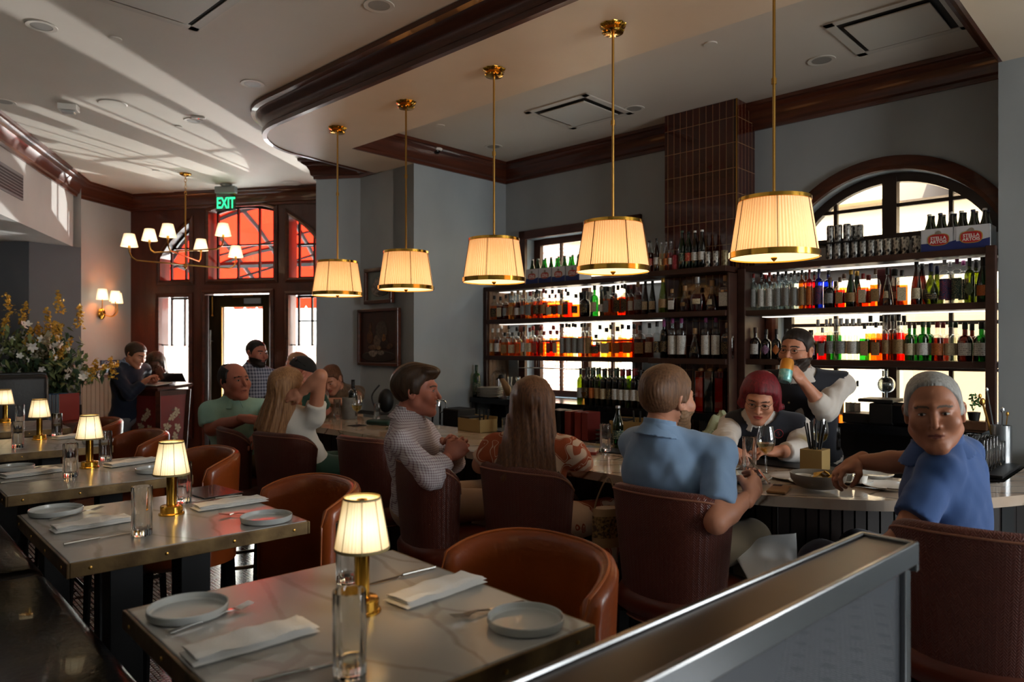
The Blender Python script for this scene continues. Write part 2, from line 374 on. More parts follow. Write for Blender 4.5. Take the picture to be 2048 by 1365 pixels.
win_door_wall('window_1',.47,.80,.62,2.24,[.66],[2.0-.35,1.2]); win_door_wall('window_2',2.15,2.52,.62,2.24,[2.33],[1.95,1.45])
win_door_wall('window_3',.47,.81,2.44,3.1,[.68],[2.83],True); win_door_wall('window_4',1.10,1.91,2.44,3.2,[1.38,1.66],[2.85],True); win_door_wall('window_5',2.16,2.56,2.44,3.1,[2.36],[2.83],True)
# the door
d=empty('door_1',(0,0,0)); tag(d,kind='structure')
fm=mat('tarnished_brass_door','#4a3d22',.36,.8,noise=(5,'#2a2012',.25,(1,1,.4)))
mb=MB()
for (s0,s1,z0,z1) in [(1.03,1.20,.03,2.26),(1.74,1.85,.03,2.26),(1.20,1.74,2.12,2.26),(1.20,1.74,.03,.32)]: dbox(mb,s0,s1,z0,z1,-.11,-.05)
mb.build('door_frame',fm,d)
mb=MB()
for (s0,s1,z0,z1) in [(1.195,1.208,.32,2.125),(1.735,1.748,.32,2.125),(1.195,1.748,2.115,2.13)]: dbox(mb,s0,s1,z0,z1,-.05,-.042)
mb.build('glazing_bead',brass_soft,d)
mb=MB(); mb.raw([DW(1.2,.32,-.08),DW(1.74,.32,-.08),DW(1.74,2.12,-.08),DW(1.2,2.12,-.08)],[(0,1,2,3)]); mb.build('pane',glass,d)
mb=MB(); mb.tube([DW(1.085,.75,.0),DW(1.085,1.85,.0)],.011); mb.tube([DW(1.085,1.72,.0),DW(1.085,1.72,-.06)],.007); mb.tube([DW(1.085,.9,.0),DW(1.085,.9,-.06)],.007); mb.build('door_handle',steel,d,smooth=True)
mb=MB(); dbox(mb,1.52,1.74,2.155,2.215,-.05,-.005); mb.build('door_closer',steel,d)
mb=MB(); mb.tube([DW(1.36,2.235,-.03),DW(1.5,2.24,-.03),DW(1.62,2.25,-.03)],.008); mb.build('closer_arm',brass_soft,d)
mb=MB(); mb.tube([DW(1.09,2.24,-.03),DW(1.09,2.03,-.03)],.006); mb.ball(DW(1.09,2.02,-.03),.013); mb.build('flush_bolt',brass_soft,d,smooth=True)
# script lettering on the glass (reads mirrored from inside)
mb=MB(); x0=1.24; 
for k in range(9):
    h=.035+.03*((k*7)%3); mb.tube([DW(x0+k*.034,1.555,-.077),DW(x0+k*.034+.014,1.555+h,-.077),DW(x0+k*.034+.020,1.56+h*.6,-.077),DW(x0+k*.034+.03,1.558,-.077)],.0016,4)
mb.build('window_lettering',mat('letter_grey','#5a5f66',.6),d)
# crown of the door wall and of the left wall
LA=[(-3.55,3.87),(-4.14,5.87),(-4.74,7.9),(-4.59,8.73)]
path=[(-3.2,2.6)]+LA+[tuple((P1+E*2.62)[:])]
mb=MB(); mb.sweep(path,crownflip); o=mb.build('trim_11',wood_h,smooth=True,angle=30); tag(o,kind='structure')
# left wall: upper part (bulkhead) with the alcove below, and wall beside the sconce
mb=MB(); mb.prism([(-2.0,-1.4),(-3.55,3.87),(-4.14,5.87),(-4.72,7.8),(-4.9,7.83),(-6.3,7.83),(-5.0,3.5),(-3.4,-1.4)],2.73,3.46); tag(mb.build('wall_left_upper',plaster_w),kind='structure')
mb=MB(); mb.prism([(-4.665,7.85),(-4.74,7.9),(-4.59,8.73),(-4.59,8.95),(-6.4,8.95),(-6.4,7.85)],0,3.46); tag(mb.build('wall_left',plaster_w),kind='structure')
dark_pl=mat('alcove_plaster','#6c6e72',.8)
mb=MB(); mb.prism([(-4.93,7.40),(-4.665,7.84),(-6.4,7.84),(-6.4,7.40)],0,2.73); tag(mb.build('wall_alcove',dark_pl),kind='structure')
mb=MB(); mb.prism([(-6.4,7.3),(-5.28,7.395),(-5.28,7.41),(-6.4,7.41)],0,2.72); o=mb.build('door_2',mat('alcove_door','#1b1210',.5)); tag(o,kind='structure')
mb=MB(); mb.prism([(-2.0,-1.4),(-2.98,2.0),(-3.05,2.02),(-3.4,2.0),(-3.2,-1.4)],0,2.73); tag(mb.build('wall_left_near',plaster_w),kind='structure')
mb=MB(); mb.prism([(-6.4,-2.5),(-6.5,-2.5),(-6.5,9),(-6.4,9)],0,3.46); tag(mb.build('wall_far_left',plaster),kind='structure')
# wainscot below the sconce
wm=mat('oak_wainscot','#7b6450',.5,noise=(3,'#95806a',.3,(1,1,.3)))
mb=MB()
a=Vector((-4.74,7.9)); b=Vector((-4.59,8.73)); dd=(b-a).normalized(); nn=Vector((dd.y,-dd.x))
a=a-dd*.6
nb=22; Lw=(b-a).length
for i in range(nb):
    p=a+dd*(Lw*i/nb+.003); q=a+dd*(Lw*(i+1)/nb-.003); r=q+nn*.015; s_=p+nn*.015
    mb.prism([tuple(p),tuple(q),tuple(r),tuple(s_)],.05,1.30)
o=mb.build('wall_wainscot',wm); tag(o,kind='structure')
mb=MB(); p=a;q=b; mb.prism([tuple(p),tuple(q),tuple(q+nn*.03),tuple(p+nn*.03)],1.30,1.34); tag(mb.build('trim_12',wood),kind='structure')
# ================================================================= bar windows
def bbox(mb,X0,X1,Y0,Y1,z0,z1):
    vs=[tuple(Bp(X,Y,z)) for z in (z0,z1) for Y in (Y0,Y1) for X in (X0,X1)]
    mb.raw(vs,[(0,2,3,1),(4,5,7,6),(0,1,5,4),(2,6,7,3),(0,4,6,2),(1,3,7,5)])
# casing (trim) around the left window
sashw=mat('reddish_sash','#4a2418',.4)
mb=MB()
for X0,X1,z0,z1 in [(-4.84,-4.76,1.18,2.78),(-3.52,-3.44,1.18,2.78),(-4.84,-3.44,2.70,2.78)]: bbox(mb,X0,X1,5.185,5.225,z0,z1)
tag(mb.build('trim_13',wood),kind='structure')
mb=MB()
for X0,X1,z0,z1 in [(-4.76,-4.68,1.18,2.70),(-3.58,-3.52,1.18,2.70),(-4.17,-4.09,1.18,2.70),(-4.76,-3.52,2.64,2.70),(-4.76,-3.52,1.18,1.24),(-4.76,-3.52,2.24,2.30)]: bbox(mb,X0,X1,5.32,5.37,z0,z1)
for X in (-4.43,-3.83): bbox(mb,X-.012,X+.012,5.33,5.36,1.2,2.68)
bbox(mb,-4.76,-3.52,5.33,5.36,1.70,1.72)
w=mb.build('window_6',sashw); tag(w,kind='structure')
mb=MB(); bbox(mb,-4.7,-3.55,5.343,5.347,1.2,2.68); mb.build('pane',glass,w)
# arched window
cx,cz=-1.53,2.10
mb=MB(); n=36; vs=[];
ring=[(.73,5.225),(.73,5.18),(.755,5.17),(.80,5.18),(.82,5.19),(.82,5.225)]
pathA=[(cx+0,0)]
pts=[('L',1.18)]+[180-180*i/n for i in range(n+1)]+[('R',1.18)]
for p in pts:
    for r,Y in ring:
        if isinstance(p,tuple): X=cx+(-r if p[0]=='L' else r); z=p[1]
        else: X=cx+r*math.cos(math.radians(p)); z=cz+r*math.sin(math.radians(p))
        vs.append(tuple(Bp(X,Y,z)))
m_=len(ring); fs=[(i*m_+q,(i+1)*m_+q,(i+1)*m_+(q+1)%m_,i*m_+(q+1)%m_) for i in range(len(pts)-1) for q in range(m_)]
mb.raw(vs,fs); tag(mb.build('trim_14',wood,smooth=True,angle=30),kind='structure')
mb=MB(); vs=[]
ring=[(.67,5.32),(.67,5.37),(.73,5.37),(.73,5.32)]
for p in pts:
    for r,Y in ring:
        if isinstance(p,tuple): X=cx+(-r if p[0]=='L' else r); z=p[1]
        else: X=cx+r*math.cos(math.radians(p)); z=cz+r*math.sin(math.radians(p))
        vs.append(tuple(Bp(X,Y,z)))
mb.raw(vs,[(i*4+q,(i+1)*4+q,(i+1)*4+(q+1)%4,i*4+(q+1)%4) for i in range(len(pts)-1) for q in range(4)])
bbox(mb,cx-.045,cx+.045,5.31,5.38,1.2,cz+.70)
for X in (cx-.36,cx+.36): bbox(mb,X-.012,X+.012,5.33,5.36,1.2,cz+math.sqrt(.69**2-.36**2))
bbox(mb,cx-.66,cx+.66,5.33,5.36,2.60,2.624); bbox(mb,cx-.73,cx+.73,5.30,5.38,2.34,2.42); bbox(mb,cx-.7,cx+.7,5.33,5.36,1.80,1.824); bbox(mb,cx-.7,cx+.7,5.33,5.36,1.50,1.52)
w=mb.build('window_7',mat('umber_sash','#2a1a12',.4)); tag(w,kind='structure')
mb=MB(); mb.raw([tuple(Bp(cx-.7,5.345,1.2)),tuple(Bp(cx+.7,5.345,1.2))]+[tuple(Bp(cx+.7*math.cos(math.radians(a)),5.345,cz+.7*math.sin(math.radians(a)))) for a in range(0,181,10)],[tuple(range(21))]); mb.build('pane',glass,w)
mb=MB(); bbox(mb,cx-.72,cx+.72,5.26,5.29,2.12,2.36); mb.build('spandrel_panel',mat('white_panel','#9fa0a0',.6),w)

# ================================================================= back bar shelving
def shelf_unit(name,label,X0,X1,shelves,posts,extra=None):
    o=empty(name,Bp((X0+X1)/2,5.05,1.18),BROT,label,'shelving')
    cxm=(X0+X1)/2
    for (a,b,y0,y1,z) in shelves:
        mb=MB(); mb.box(a-cxm,b-cxm,y0-5.05,y1-5.05,z-.04-1.18,z-1.18,.003); mb.build('shelf',shelfwood,o)
    for (a,b,y0,y1,z0,z1) in posts:
        mb=MB(); mb.box(a-cxm,b-cxm,y0-5.05,y1-5.05,z0-1.18,z1-1.18,.003); mb.build('post',shelfwood,o)
    return o
Z1,Z2,Z3,ZC=2.23,1.915,1.57,1.18
SL=shelf_unit('bar_shelving','dark wooden bar shelving with bottles in front of the square window',-5.03,-2.97,
   [(-5.03,-3.065,4.90,5.18,z) for z in (Z1,Z2,Z3)],[(-5.04,-5.0,4.90,5.18,ZC,Z1)])
SM=shelf_unit('bar_shelving','short thick wooden bar shelves wrapped in front of the tiled chimney breast',-3.06,-2.36,
   [(-3.06,-2.42,4.72,4.922,z) for z in (Z1,Z2,Z3)],[(-2.419,-2.404,4.74,4.92,ZC,Z1-.05)])
SR=shelf_unit('bar_shelving','dark wooden bar shelving with bottles in front of the arched window',-2.36,-.86,
   [(-2.36,-.86,4.88,5.18,z) for z in (Z1,Z2,Z3)],[(-2.40,-2.345,4.86,5.18,ZC,Z1-.02),(-.895,-.845,4.86,4.91,ZC,Z1+.005)])
led=mat('shelf_led','#ffffff',.5,emit='#fff6ea',estr=1.5)
for U,x0,x1 in ((SL,-1.0,.95),(SR,-.70,.68)):
    for z in (Z1,Z2): mb=MB(); mb.box(x0,x1,.015,.115,z-.045-1.18,z-.0405-1.18); o=mb.build('led_strip',led,U); o['label']='thin white light strip'
wb=mat('beadboard_brown','#7a5c46',.5,noise=(4,'#96775c',.3,(6,1,.4)))
mb=MB(); 
for i in range(6): mb.box(-.0+ .002,.012, .0+i*.045,.042+i*.045,0,1.0)
w=mb.build('side_panel',wb,SL); w.location=(-1.0,-.12,.02)
# wire glass racks under the lower shelf
for (x0,x1) in ((-4.6,-4.15),(-4.05,-3.15)):
    r=empty('glass_rack',Bp((x0+x1)/2,5.0,1.46),BROT,'thin wire stemware rack hanging under the lower shelf'+(', shorter left one' if x0<-4.5 else ', longer right one'),'rack',group='wire racks under the lower shelf')
    mb=MB(); L_=(x1-x0)/2
    mb.tube([(-L_,-.08,0),(L_,-.08,0)],.003,5); mb.tube([(-L_,.08,0),(L_,.08,0)],.003,5)
    k=int((x1-x0)/.09)
    for i in range(k+1):
        x=-L_+2*L_*i/k; mb.tube([(x,-.08,.067),(x,-.08,0),(x,.08,0),(x,.08,.067)],.0022,5)
    mb.build('wire_frame',steel,r)
# ================================================================= back counter
stone=mat('black_stone','#0c0d0f',.18,noise=(4,'#16181b',.3,(1,1,1)))
cb=empty('back_counter',Bp(-3.0,5.0,0),BROT,'black stone back counter below the bottle shelves','counter')
def cbox(mb,y0,y1,z0,z1):
    for a,b,yy in ((-2.02,-.045,y1),(-.045,.565,min(y1,-.075)),(.565,2.12,y1)):
        if yy>y0: mb.box(a,b,y0,yy,z0,z1)
mb=MB(); cbox(mb,-.30,.215,1.13,1.18); mb.build('worktop',stone,cb)
mb=MB(); cbox(mb,-.02,.20,.94,1.128); mb.build('riser',mat('black_laminate','#111113',.35),cb)
for x in (-2.0,-1.55,-.6,.4,1.3,2.06): mb=MB(); mb.box(x-.02,x+.02,-.28,-.24,.94,1.13); mb.build('support_post',black,cb)

mb=MB(); cbox(mb,-.75,.2,.90,.935); mb.build('steel_worktop',steel,cb)
mb=MB(); cbox(mb,-.70,.2,.05,.90); mb.build('cabinet',mat('bar_cabinet','#1d120c',.5),cb)
for i in range(4):
    mb=MB(); mb.box(.15+i*.42,.52+i*.42,-.72,-.70,.55,.86,.004); dr=mb.build('drawer',mat('drawer_walnut','#5a3520',.4),cb)
    mb=MB(); mb.tube([(.25+i*.42,-.745,.72),(.43+i*.42,-.745,.72)],.006,6); mb.build('drawer_pull',brass_soft,dr)
# ================================================================= the marble bar
def marble_mat(name,base,vein,scale,warm='#b08a66',rough=.12):
    m=bpy.data.materials.new(name); m.use_nodes=True; nt=m.node_tree; b=bsdf(m); N=nt.nodes.new; L=nt.links.new
    tc=N('ShaderNodeTexCoord'); n=N('ShaderNodeTexNoise'); n.inputs['Scale'].default_value=scale*.6; n.inputs['Detail'].default_value=6; L(tc.outputs['Object'],n.inputs[0])
    mpv=N('ShaderNodeMapping'); mpv.inputs['Rotation'].default_value=(0,0,.6); mpv.inputs['Scale'].default_value=(.45,1.3,1); L(tc.outputs['Object'],mpv.inputs[0])
    mx0=N('ShaderNodeMix'); mx0.data_type='VECTOR'; mx0.inputs['Factor'].default_value=.22; L(mpv.outputs[0],mx0.inputs['A']); L(n.outputs['Color'],mx0.inputs['B'])
    v=N('ShaderNodeTexVoronoi'); v.feature='DISTANCE_TO_EDGE'; v.inputs['Scale'].default_value=scale*1.6; L(mx0.outputs['Result'],v.inputs[0])
    r=N('ShaderNodeMapRange'); r.inputs['From Min'].default_value=0; r.inputs['From Max'].default_value=.03; L(v.outputs[0],r.inputs[0])
    n2=N('ShaderNodeTexNoise'); n2.inputs['Scale'].default_value=scale*1.3; L(tc.outputs['Object'],n2.inputs[0]); r2=N('ShaderNodeMapRange'); r2.inputs['From Min'].default_value=.42; r2.inputs['From Max'].default_value=.74; L(n2.outputs[0],r2.inputs[0])
    vf=math_node(nt,'MAXIMUM',r.outputs[0],r2.outputs[0])
    mx=N('ShaderNodeMix'); mx.data_type='RGBA'; L(vf,mx.inputs['Factor']); mx.inputs['A'].default_value=srgb(vein)
    n3=N('ShaderNodeTexNoise'); n3.inputs['Scale'].default_value=scale*.9; n3.inputs['Detail'].default_value=3; L(tc.outputs['Object'],n3.inputs[0]); r3=N('ShaderNodeMapRange'); r3.inputs['From Min'].default_value=.4; r3.inputs['From Max'].default_value=.7; L(n3.outputs[0],r3.inputs[0])
    mb_=N('ShaderNodeMix'); mb_.data_type='RGBA'; L(r3.outputs[0],mb_.inputs['Factor']); mb_.inputs['A'].default_value=srgb(base); mb_.inputs['B'].default_value=srgb(warm); L(mb_.outputs['Result'],mx.inputs['B'])
    L(mx.outputs['Result'],b.inputs['Base Color']); b.inputs['Roughness'].default_value=rough; MATS[name]=m; return m
marble=marble_mat('veined_marble','#bcb0a2','#4a372a',3.2,'#a98a6e',.10)
tmarble=marble_mat('pale_table_marble','#b6b5b1','#8d8780',2.4,'#a3a09b',.2)
ZB=1.09
fr=[(-5.75,3.55),(-5.75,3.0),(-5.65,2.80),(-5.45,2.70),(-4.5,2.76),(-3.9,2.74),(-2.9,2.69),(-2.1,2.65),(-1.55,2.63),(-1.232,2.668),(-1.105,2.725),(-.95,2.81),(-.80,2.93),(-.66,3.09),(-.56,3.242),(-.46,3.45),(-.38,3.75),(-.34,4.1),(-.32,4.90)]
inn=[(-.60,4.90),(-.60,3.62),(-.68,3.50),(-.82,3.42),(-5.1,3.42),(-5.1,3.55)]
bar=empty('bar_counter',(0,0,0),0,'long bar counter with veined marble top and dark panelled front','bar counter')
fr_s=spline([(x,y,0) for x,y in fr],3); poly=[(p.x,p.y) for p in fr_s]+inn
mb=MB(); mb.prism(inB(poly),ZB-.012,ZB); 
mb.prism(inB(poly),ZB-.04,ZB-.012); o=mb.build('marble_top',marble,bar)
def inset(path,d):
    out=[]
    for i,p in enumerate(path):
        a=path[max(i-1,0)]; b=path[min(i+1,len(path)-1)]; t=Vector((b[0]-a[0],b[1]-a[1])).normalized(); out.append((p[0]-t.y*d,p[1]+t.x*d))
    return out
fp=[(p.x,p.y) for p in fr_s]; f1=inset(fp,.28); 
mb=MB(); pp=inB(f1+[(-.62,4.9),(-.62,3.64),(-.82,3.44),(-5.1,3.44)]); mb.prism(pp,.10,ZB-.04); mb.build('front_panelling',mat('bar_front','#160d09',.5,noise=(3,'#20130d',.3,(1,1,.3))),bar)
mb=MB(); f2=inset(fp,.265); Lc=0
for i in range(len(f2)-1):
    p=Vector(f2[i]); q=Vector(f2[i+1]); L_=(q-p).length; n_=max(1,round(L_/.13)); dd=(q-p)/n_
    for k in range(n_):
        a=p+dd*k; w_=Bp(a.x,a.y); mb.at((w_.x,w_.y,0),BROT+math.atan2(dd.y,dd.x)); mb.box(0.004,dd.length-.004,-.004,.012,.22,ZB-.07)
mb.build('front_boards',mat('bar_boards','#1b110c',.45),bar)
mb=MB(); fp3=inset(fp,.13); mb.tube([Bp(x,y,.22) for x,y in fp3],.022,10); mb.build('foot_rail',brass_old,bar,smooth=True)
for x,y in fp3[4::7]:
    mb=MB(); w_=Bp(x,y,.22); mb.tube([Bp(x,y+.15,.22),w_,Bp(x,y,.005)],.012,6); mb.build('rail_bracket',brass_old,bar)
# inner work level (speed rail) behind the bar
sr=empty('under_bar',Bp(-3,3.6,0),BROT,'black underbar work station along the inside of the bar','counter')
mb=MB(); mb.box(-1.9,2.1,-.14,.10,.95,.99,.003); mb.build('drip_rail',black,sr)
mb=MB(); mb.box(-1.9,2.1,-.13,.09,.1,.95); mb.build('cabinet',black,sr); mb=MB(); mb.box(1.96,2.385,.07,.60,.1,1.084); mb.build('corner_ledge',black,sr)

# ================================================================= outside
def outside():
    g=mat('street_paving','#d8d5cd',.8); mb=MB(); mb.prism([(-60,8.95),(-6.6,9.6),(-1.5,8.4),(0.2,7.5),(9,-1.5),(60,-20),(60,80),(-60,80)],-.25,-.13); tag(mb.build('street_ground',g),kind='structure')
    # pale building with arches across the side street (seen through the arched window)
    st=mat('cream_stucco','#bfa684',.8)
    b=empty('arcade_building',Bp(-1.0,9.2,0),BROT,'cream stucco arcade building outside the arched bar window','building')
    bm_w=[]
    holes=[]
    for k in range(6):
        c=-5.0+k*2.1; holes.append([(c+6.5-.7,.05),(c+6.5+.7,.05),(c+6.5+.7,1.9)]+[(c+6.5+.7*math.cos(math.radians(a)),1.9+.7*math.sin(math.radians(a))) for a in range(20,180,20)]+[(c+6.5-.7,1.9)])
    w=wall_with_holes('wall_arcade',(-6.5,0),(6.5,0),-.13,4.6,.4,holes,st,1); w.parent=None
    setparent(w,b); w.name='arcade_wall'; 
    if 'kind' in w: del w['kind']
    mb=MB(); mb.box(-6.5,6.5,-.25,.05,3.35,3.5); mb.box(-6.5,6.5,-.35,.05,4.6,4.85); mb.build('cornice',mat('cream_cornice','#a88f6c',.8),b)
    mb=MB(); mb.box(-6.5,6.5,2.2,2.4,0,4.6); mb.build('inner_wall',st,b)
    # canopy outside the arched window
    c=empty('porch_canopy',Bp(-1.0,6.4,0),BROT,'tan porch ceiling with beams outside the arched window','canopy')
    mb=MB(); mb.box(-.9,2.0,-.2,1.6,3.32,3.40); mb.build('porch_ceiling',mat('tan_soffit','#7a5c40',.8),c)
    mb=MB(); mb.box(-1.2,2.3,1.55,1.75,3.12,3.45); mb.build('beam',mat('taupe_beam','#5c4c40',.7),c)
    mb=MB(); mb.box(-.35,-.20,1.5,1.65,-.13,3.12); mb.box(1.9,2.05,1.5,1.65,-.13,3.12); mb.build('porch_posts',st,c)
    # red awning over the entrance
    red=bpy.data.materials.new('red_awning_canvas'); red.use_nodes=True; nt=red.node_tree; nt.nodes.clear(); o_=nt.nodes.new('ShaderNodeOutputMaterial')
    t=nt.nodes.new('ShaderNodeBsdfTranslucent'); t.inputs[0].default_value=(.50,.016,.006,1); df=nt.nodes.new('ShaderNodeBsdfDiffuse'); df.inputs[0].default_value=(.5,.022,.008,1); mx=nt.nodes.new('ShaderNodeMixShader'); mx.inputs[0].default_value=.35
    nt.links.new(t.outputs[0],mx.inputs[1]); nt.links.new(df.outputs[0],mx.inputs[2]); nt.links.new(mx.outputs[0],o_.inputs[0])
    aw=empty('entrance_awning',(0,0,0),0,'domed red canvas awning on a black frame outside the entrance','awning')
    mb=MB(); vs=[]; n=18; m=6; s0,s1=-.15,3.1
    def AP(u,v):  # u along wall 0..1, v out 0..1
        s=s0+(s1-s0)*u; prof=math.sin(PI*u)**.5*.55
        out=-.18-2.1*v; z=2.42+(1.25*math.cos(v*PI/2)**.9)*(.35+.65*math.sin(PI*u)**.6)
        return DW(s,z,out)
    for j in range(m+1):
        for i in range(n+1): vs.append(AP(i/n,j/m))
    fs=[(j*(n+1)+i,j*(n+1)+i+1,(j+1)*(n+1)+i+1,(j+1)*(n+1)+i) for j in range(m) for i in range(n)]
    mb.raw(vs,fs); 
    # side cheeks and scalloped valance
    for u in (0,1):
        e=[AP(u,j/m) for j in range(m+1)]; base=[DW(s0 if u==0 else s1,2.42,-.18-2.1*j/m) for j in range(m+1)]
        k=len(e); mb.raw(e+base,[(i,i+1,k+i+1,k+i) for i in range(k-1)])
    nv=16
    for i in range(nv):
        a=s0+(s1-s0)*i/nv; b_=s0+(s1-s0)*(i+1)/nv; w_=b_-a
        mb.raw([DW(a,2.42,-2.28),DW(b_,2.42,-2.28),DW(b_,2.26,-2.28),DW(b_-w_*.12,2.22,-2.28),DW(a+w_*.12,2.22,-2.28),DW(a,2.26,-2.28)],[(0,1,2,3,4,5)])
    mb.build('canvas',red,aw)
    mb=MB()
    for i in range(0,n+1,3): mb.tube([Vector(AP(i/n,j/m))+Vector((0,0,-.03)) for j in range(m+1)],.032,5)
    for j in (2,4): mb.tube([Vector(AP(i/n,j/m))+Vector((0,0,-.04)) for i in range(n+1)],.032,5)
    mb.tube([DW(s0,2.42,-2.25),DW(s1,2.42,-2.25)],.02,5); mb.tube([DW(s0,2.75,-1.2),DW(s1,2.75,-1.2)],.045,5); mb.tube([DW(.2,2.6,-.3),DW(1.8,3.3,-1.6)],.015,5); mb.tube([DW(1.1,2.5,-.5),DW(2.6,3.15,-1.5)],.015,5)
    mb.build('awning_frame',black,aw)
    # street: buildings, tree, car, sign
    bb=empty('brick_building',DW(4.6,0,-6.0),math.atan2(E.y,E.x),'pale brick building beside the entrance, seen through the door','building')
    mb=MB(); mb.box(-1.6,0,-0.2,1.6,-.1,6); mb.build('brick_wall',bmat('pale_brick','#a5705c','#8a5444'),bb); 
    fb=empty('street_facade',DW(1.0,0,-16),math.atan2(E.y,E.x),'white street facade with tall windows across from the entrance','building')
    mb=MB(); mb.box(-14,14,0,1,-.1,7); mb.build('facade_wall',mat('white_facade','#efe8da',.8),fb)
    for k in range(6):
        mb=MB(); mb.box(-6.2+k*2.1,-5.3+k*2.1,-.03,.02,.9,2.8); mb.build('window',mat('facade_glass','#3a4648',.2),fb)
    mb=MB(); mb.box(2.2,2.5,-.3,0,-.1,7); mb.build('pilaster',mat('tan_pilaster','#a07850',.8),fb)
    t=empty('street_tree',DW(.2,0,-9),0,'leafy green street tree seen through the entrance door','tree')
    mb=MB(); mb.tube([(0,0,-.12),(.03,0,1.2),(0,.05,2.6)],[.09,.07,.05],8); mb.build('trunk',mat('bark','#5b4a3a',.9),t)
    mb=MB()
    for i in range(1500):
        a=random.random()*2*PI; r=random.random()**.5*1.25; z=random.uniform(1.5,4.3); r*=math.sqrt(max(.05,1-((z-2.9)/1.5)**2)); mb.at((r*math.cos(a),r*math.sin(a),z),random.random()*6,random.random()*3,random.random()*3)
        mb.raw([(-.06,0,0),(0,.035,.01),(.06,0,0),(0,-.035,.01)],[(0,1,2,3)])
    mb.build('foliage',mat('tree_leaf','#2c5a30',.7),t)
    car('parked_car',DW(-.7,-.12,-6.6),math.atan2(E.y,E.x)+.1,'white parked car by the kerb outside the entrance door','#e9ebee')
    s=empty('street_sign',DW(.55,-.12,-8.2),0,'small red street sign on a thin post outside the door','sign')
    mb=MB(); mb.tube([(0,0,0),(0,0,2.1)],.02,6); mb.build('post',steel,s); mb=MB(); mb.box(-.14,.14,-.01,.01,1.9,2.25); mb.build('panel',mat('sign_red','#d8362a',.5),s)
    # planting and low wall outside the arched window
    for k,(X,Y) in enumerate([(-.3,7.6),(.2,7.2),(-.05,8.1)]):
        h=empty('garden_shrub',Bp(X,Y,-.13),0,['bushy green shrub outside the arched window, left one','bushy green shrub outside the arched window, right one','bushy green shrub outside the arched window, farthest one'][k],'shrub',group='shrubs outside the arched window')
        mb=MB()
        for i in range(500):
            a=random.random()*2*PI; z=random.uniform(.3,2.2); r=random.random()**.5*.45*math.sqrt(max(.05,1-((z-1.25)/1.0)**2)); mb.at((r*math.cos(a),r*math.sin(a),z),random.random()*6,random.random()*3,random.random()*3); mb.raw([(-.05,0,0),(0,.03,.01),(.05,0,0),(0,-.03,.01)],[(0,1,2,3)])
        mb.build('foliage',mat('shrub_leaf','#4a7a44',.7),h); mb=MB(); mb.tube([(0,0,0),(0,0,1.2)],.03,6); mb.build('stem',mat('bark','#5b4a3a',.9),h)
    gb=empty('glass_office_building',Bp(-4.2,16,0),BROT,'pale office building outside the square bar window','building')
    mb=MB(); mb.box(-4,3,0,1,-.13,7); mb.build('office_wall',mat('office_white','#eef0f0',.8),gb)
    for k in range(6):
        for j in range(2):
            mb=MB(); mb.box(-3.6+k*1.1,-2.9+k*1.1,-.03,.02,1.5+j*1.4,2.3+j*1.4); mb.build('window',mat('office_glass','#6d8087',.2),gb)
def bmat(name,c1,c2,mortar='#efe6dc'):
    m=bpy.data.materials.new(name); m.use_nodes=True; nt=m.node_tree; b=bsdf(m); tc=nt.nodes.new('ShaderNodeTexCoord'); sp=nt.nodes.new('ShaderNodeSeparateXYZ'); nt.links.new(tc.outputs['Object'],sp.inputs[0])
    cb=nt.nodes.new('ShaderNodeCombineXYZ'); nt.links.new(math_node(nt,'ADD',sp.outputs[0],sp.outputs[1]),cb.inputs[0]); nt.links.new(sp.outputs[2],cb.inputs[1])
    br=nt.nodes.new('ShaderNodeTexBrick'); br.inputs['Scale'].default_value=1; br.inputs['Brick Width'].default_value=.2; br.inputs['Row Height'].default_value=.07; br.inputs['Mortar Size'].default_value=.008
    br.inputs['Color1'].default_value=srgb(c1); br.inputs['Color2'].default_value=srgb(c2); br.inputs['Mortar'].default_value=srgb(mortar); nt.links.new(cb.outputs[0],br.inputs[0]); nt.links.new(br.outputs['Color'],b.inputs['Base Color']); return m
def car(name,loc,rz,label,c):
    o=empty(name,loc,rz,label,'car')
    prof=[(-2.2,.35),(-2.2,.75),(-1.5,.85),(-.9,1.38),(.8,1.42),(1.5,.95),(2.15,.85),(2.25,.6),(2.2,.3)]
    mb=MB(); vs=[]; ys=[-.82,-.78,.78,.82]
    for x,z in prof: 
        for y in (-.85,.85): vs.append((x,y*(1 if z<.95 else .8),z))
    n=len(prof); fs=[(i*2,(i+1)%n*2,(i+1)%n*2+1,i*2+1) for i in range(n)]+[tuple(i*2 for i in range(n)),tuple(i*2+1 for i in range(n-1,-1,-1))]
    mb.raw(vs,fs); mb.build('car_body',mat('car_paint',c,.25,coat=.6),o)
    mb=MB(); mb.raw([(-.75,-.78,.95),(1.15,-.78,.95),(.75,-.70,1.32),(-.75,-.70,1.32)],[(0,1,2,3)]); mb.build('side_window',mat('car_glass','#3d4a55',.1),o)
    for x in (-1.4,1.4):
        for y in (-.84,.84):
            mb=MB(); mb.at((x,y,.33),0,PI/2); mb.lathe([(.33,-.1),(.33,.1)],20); mb.build('wheel',black,o)
outside()
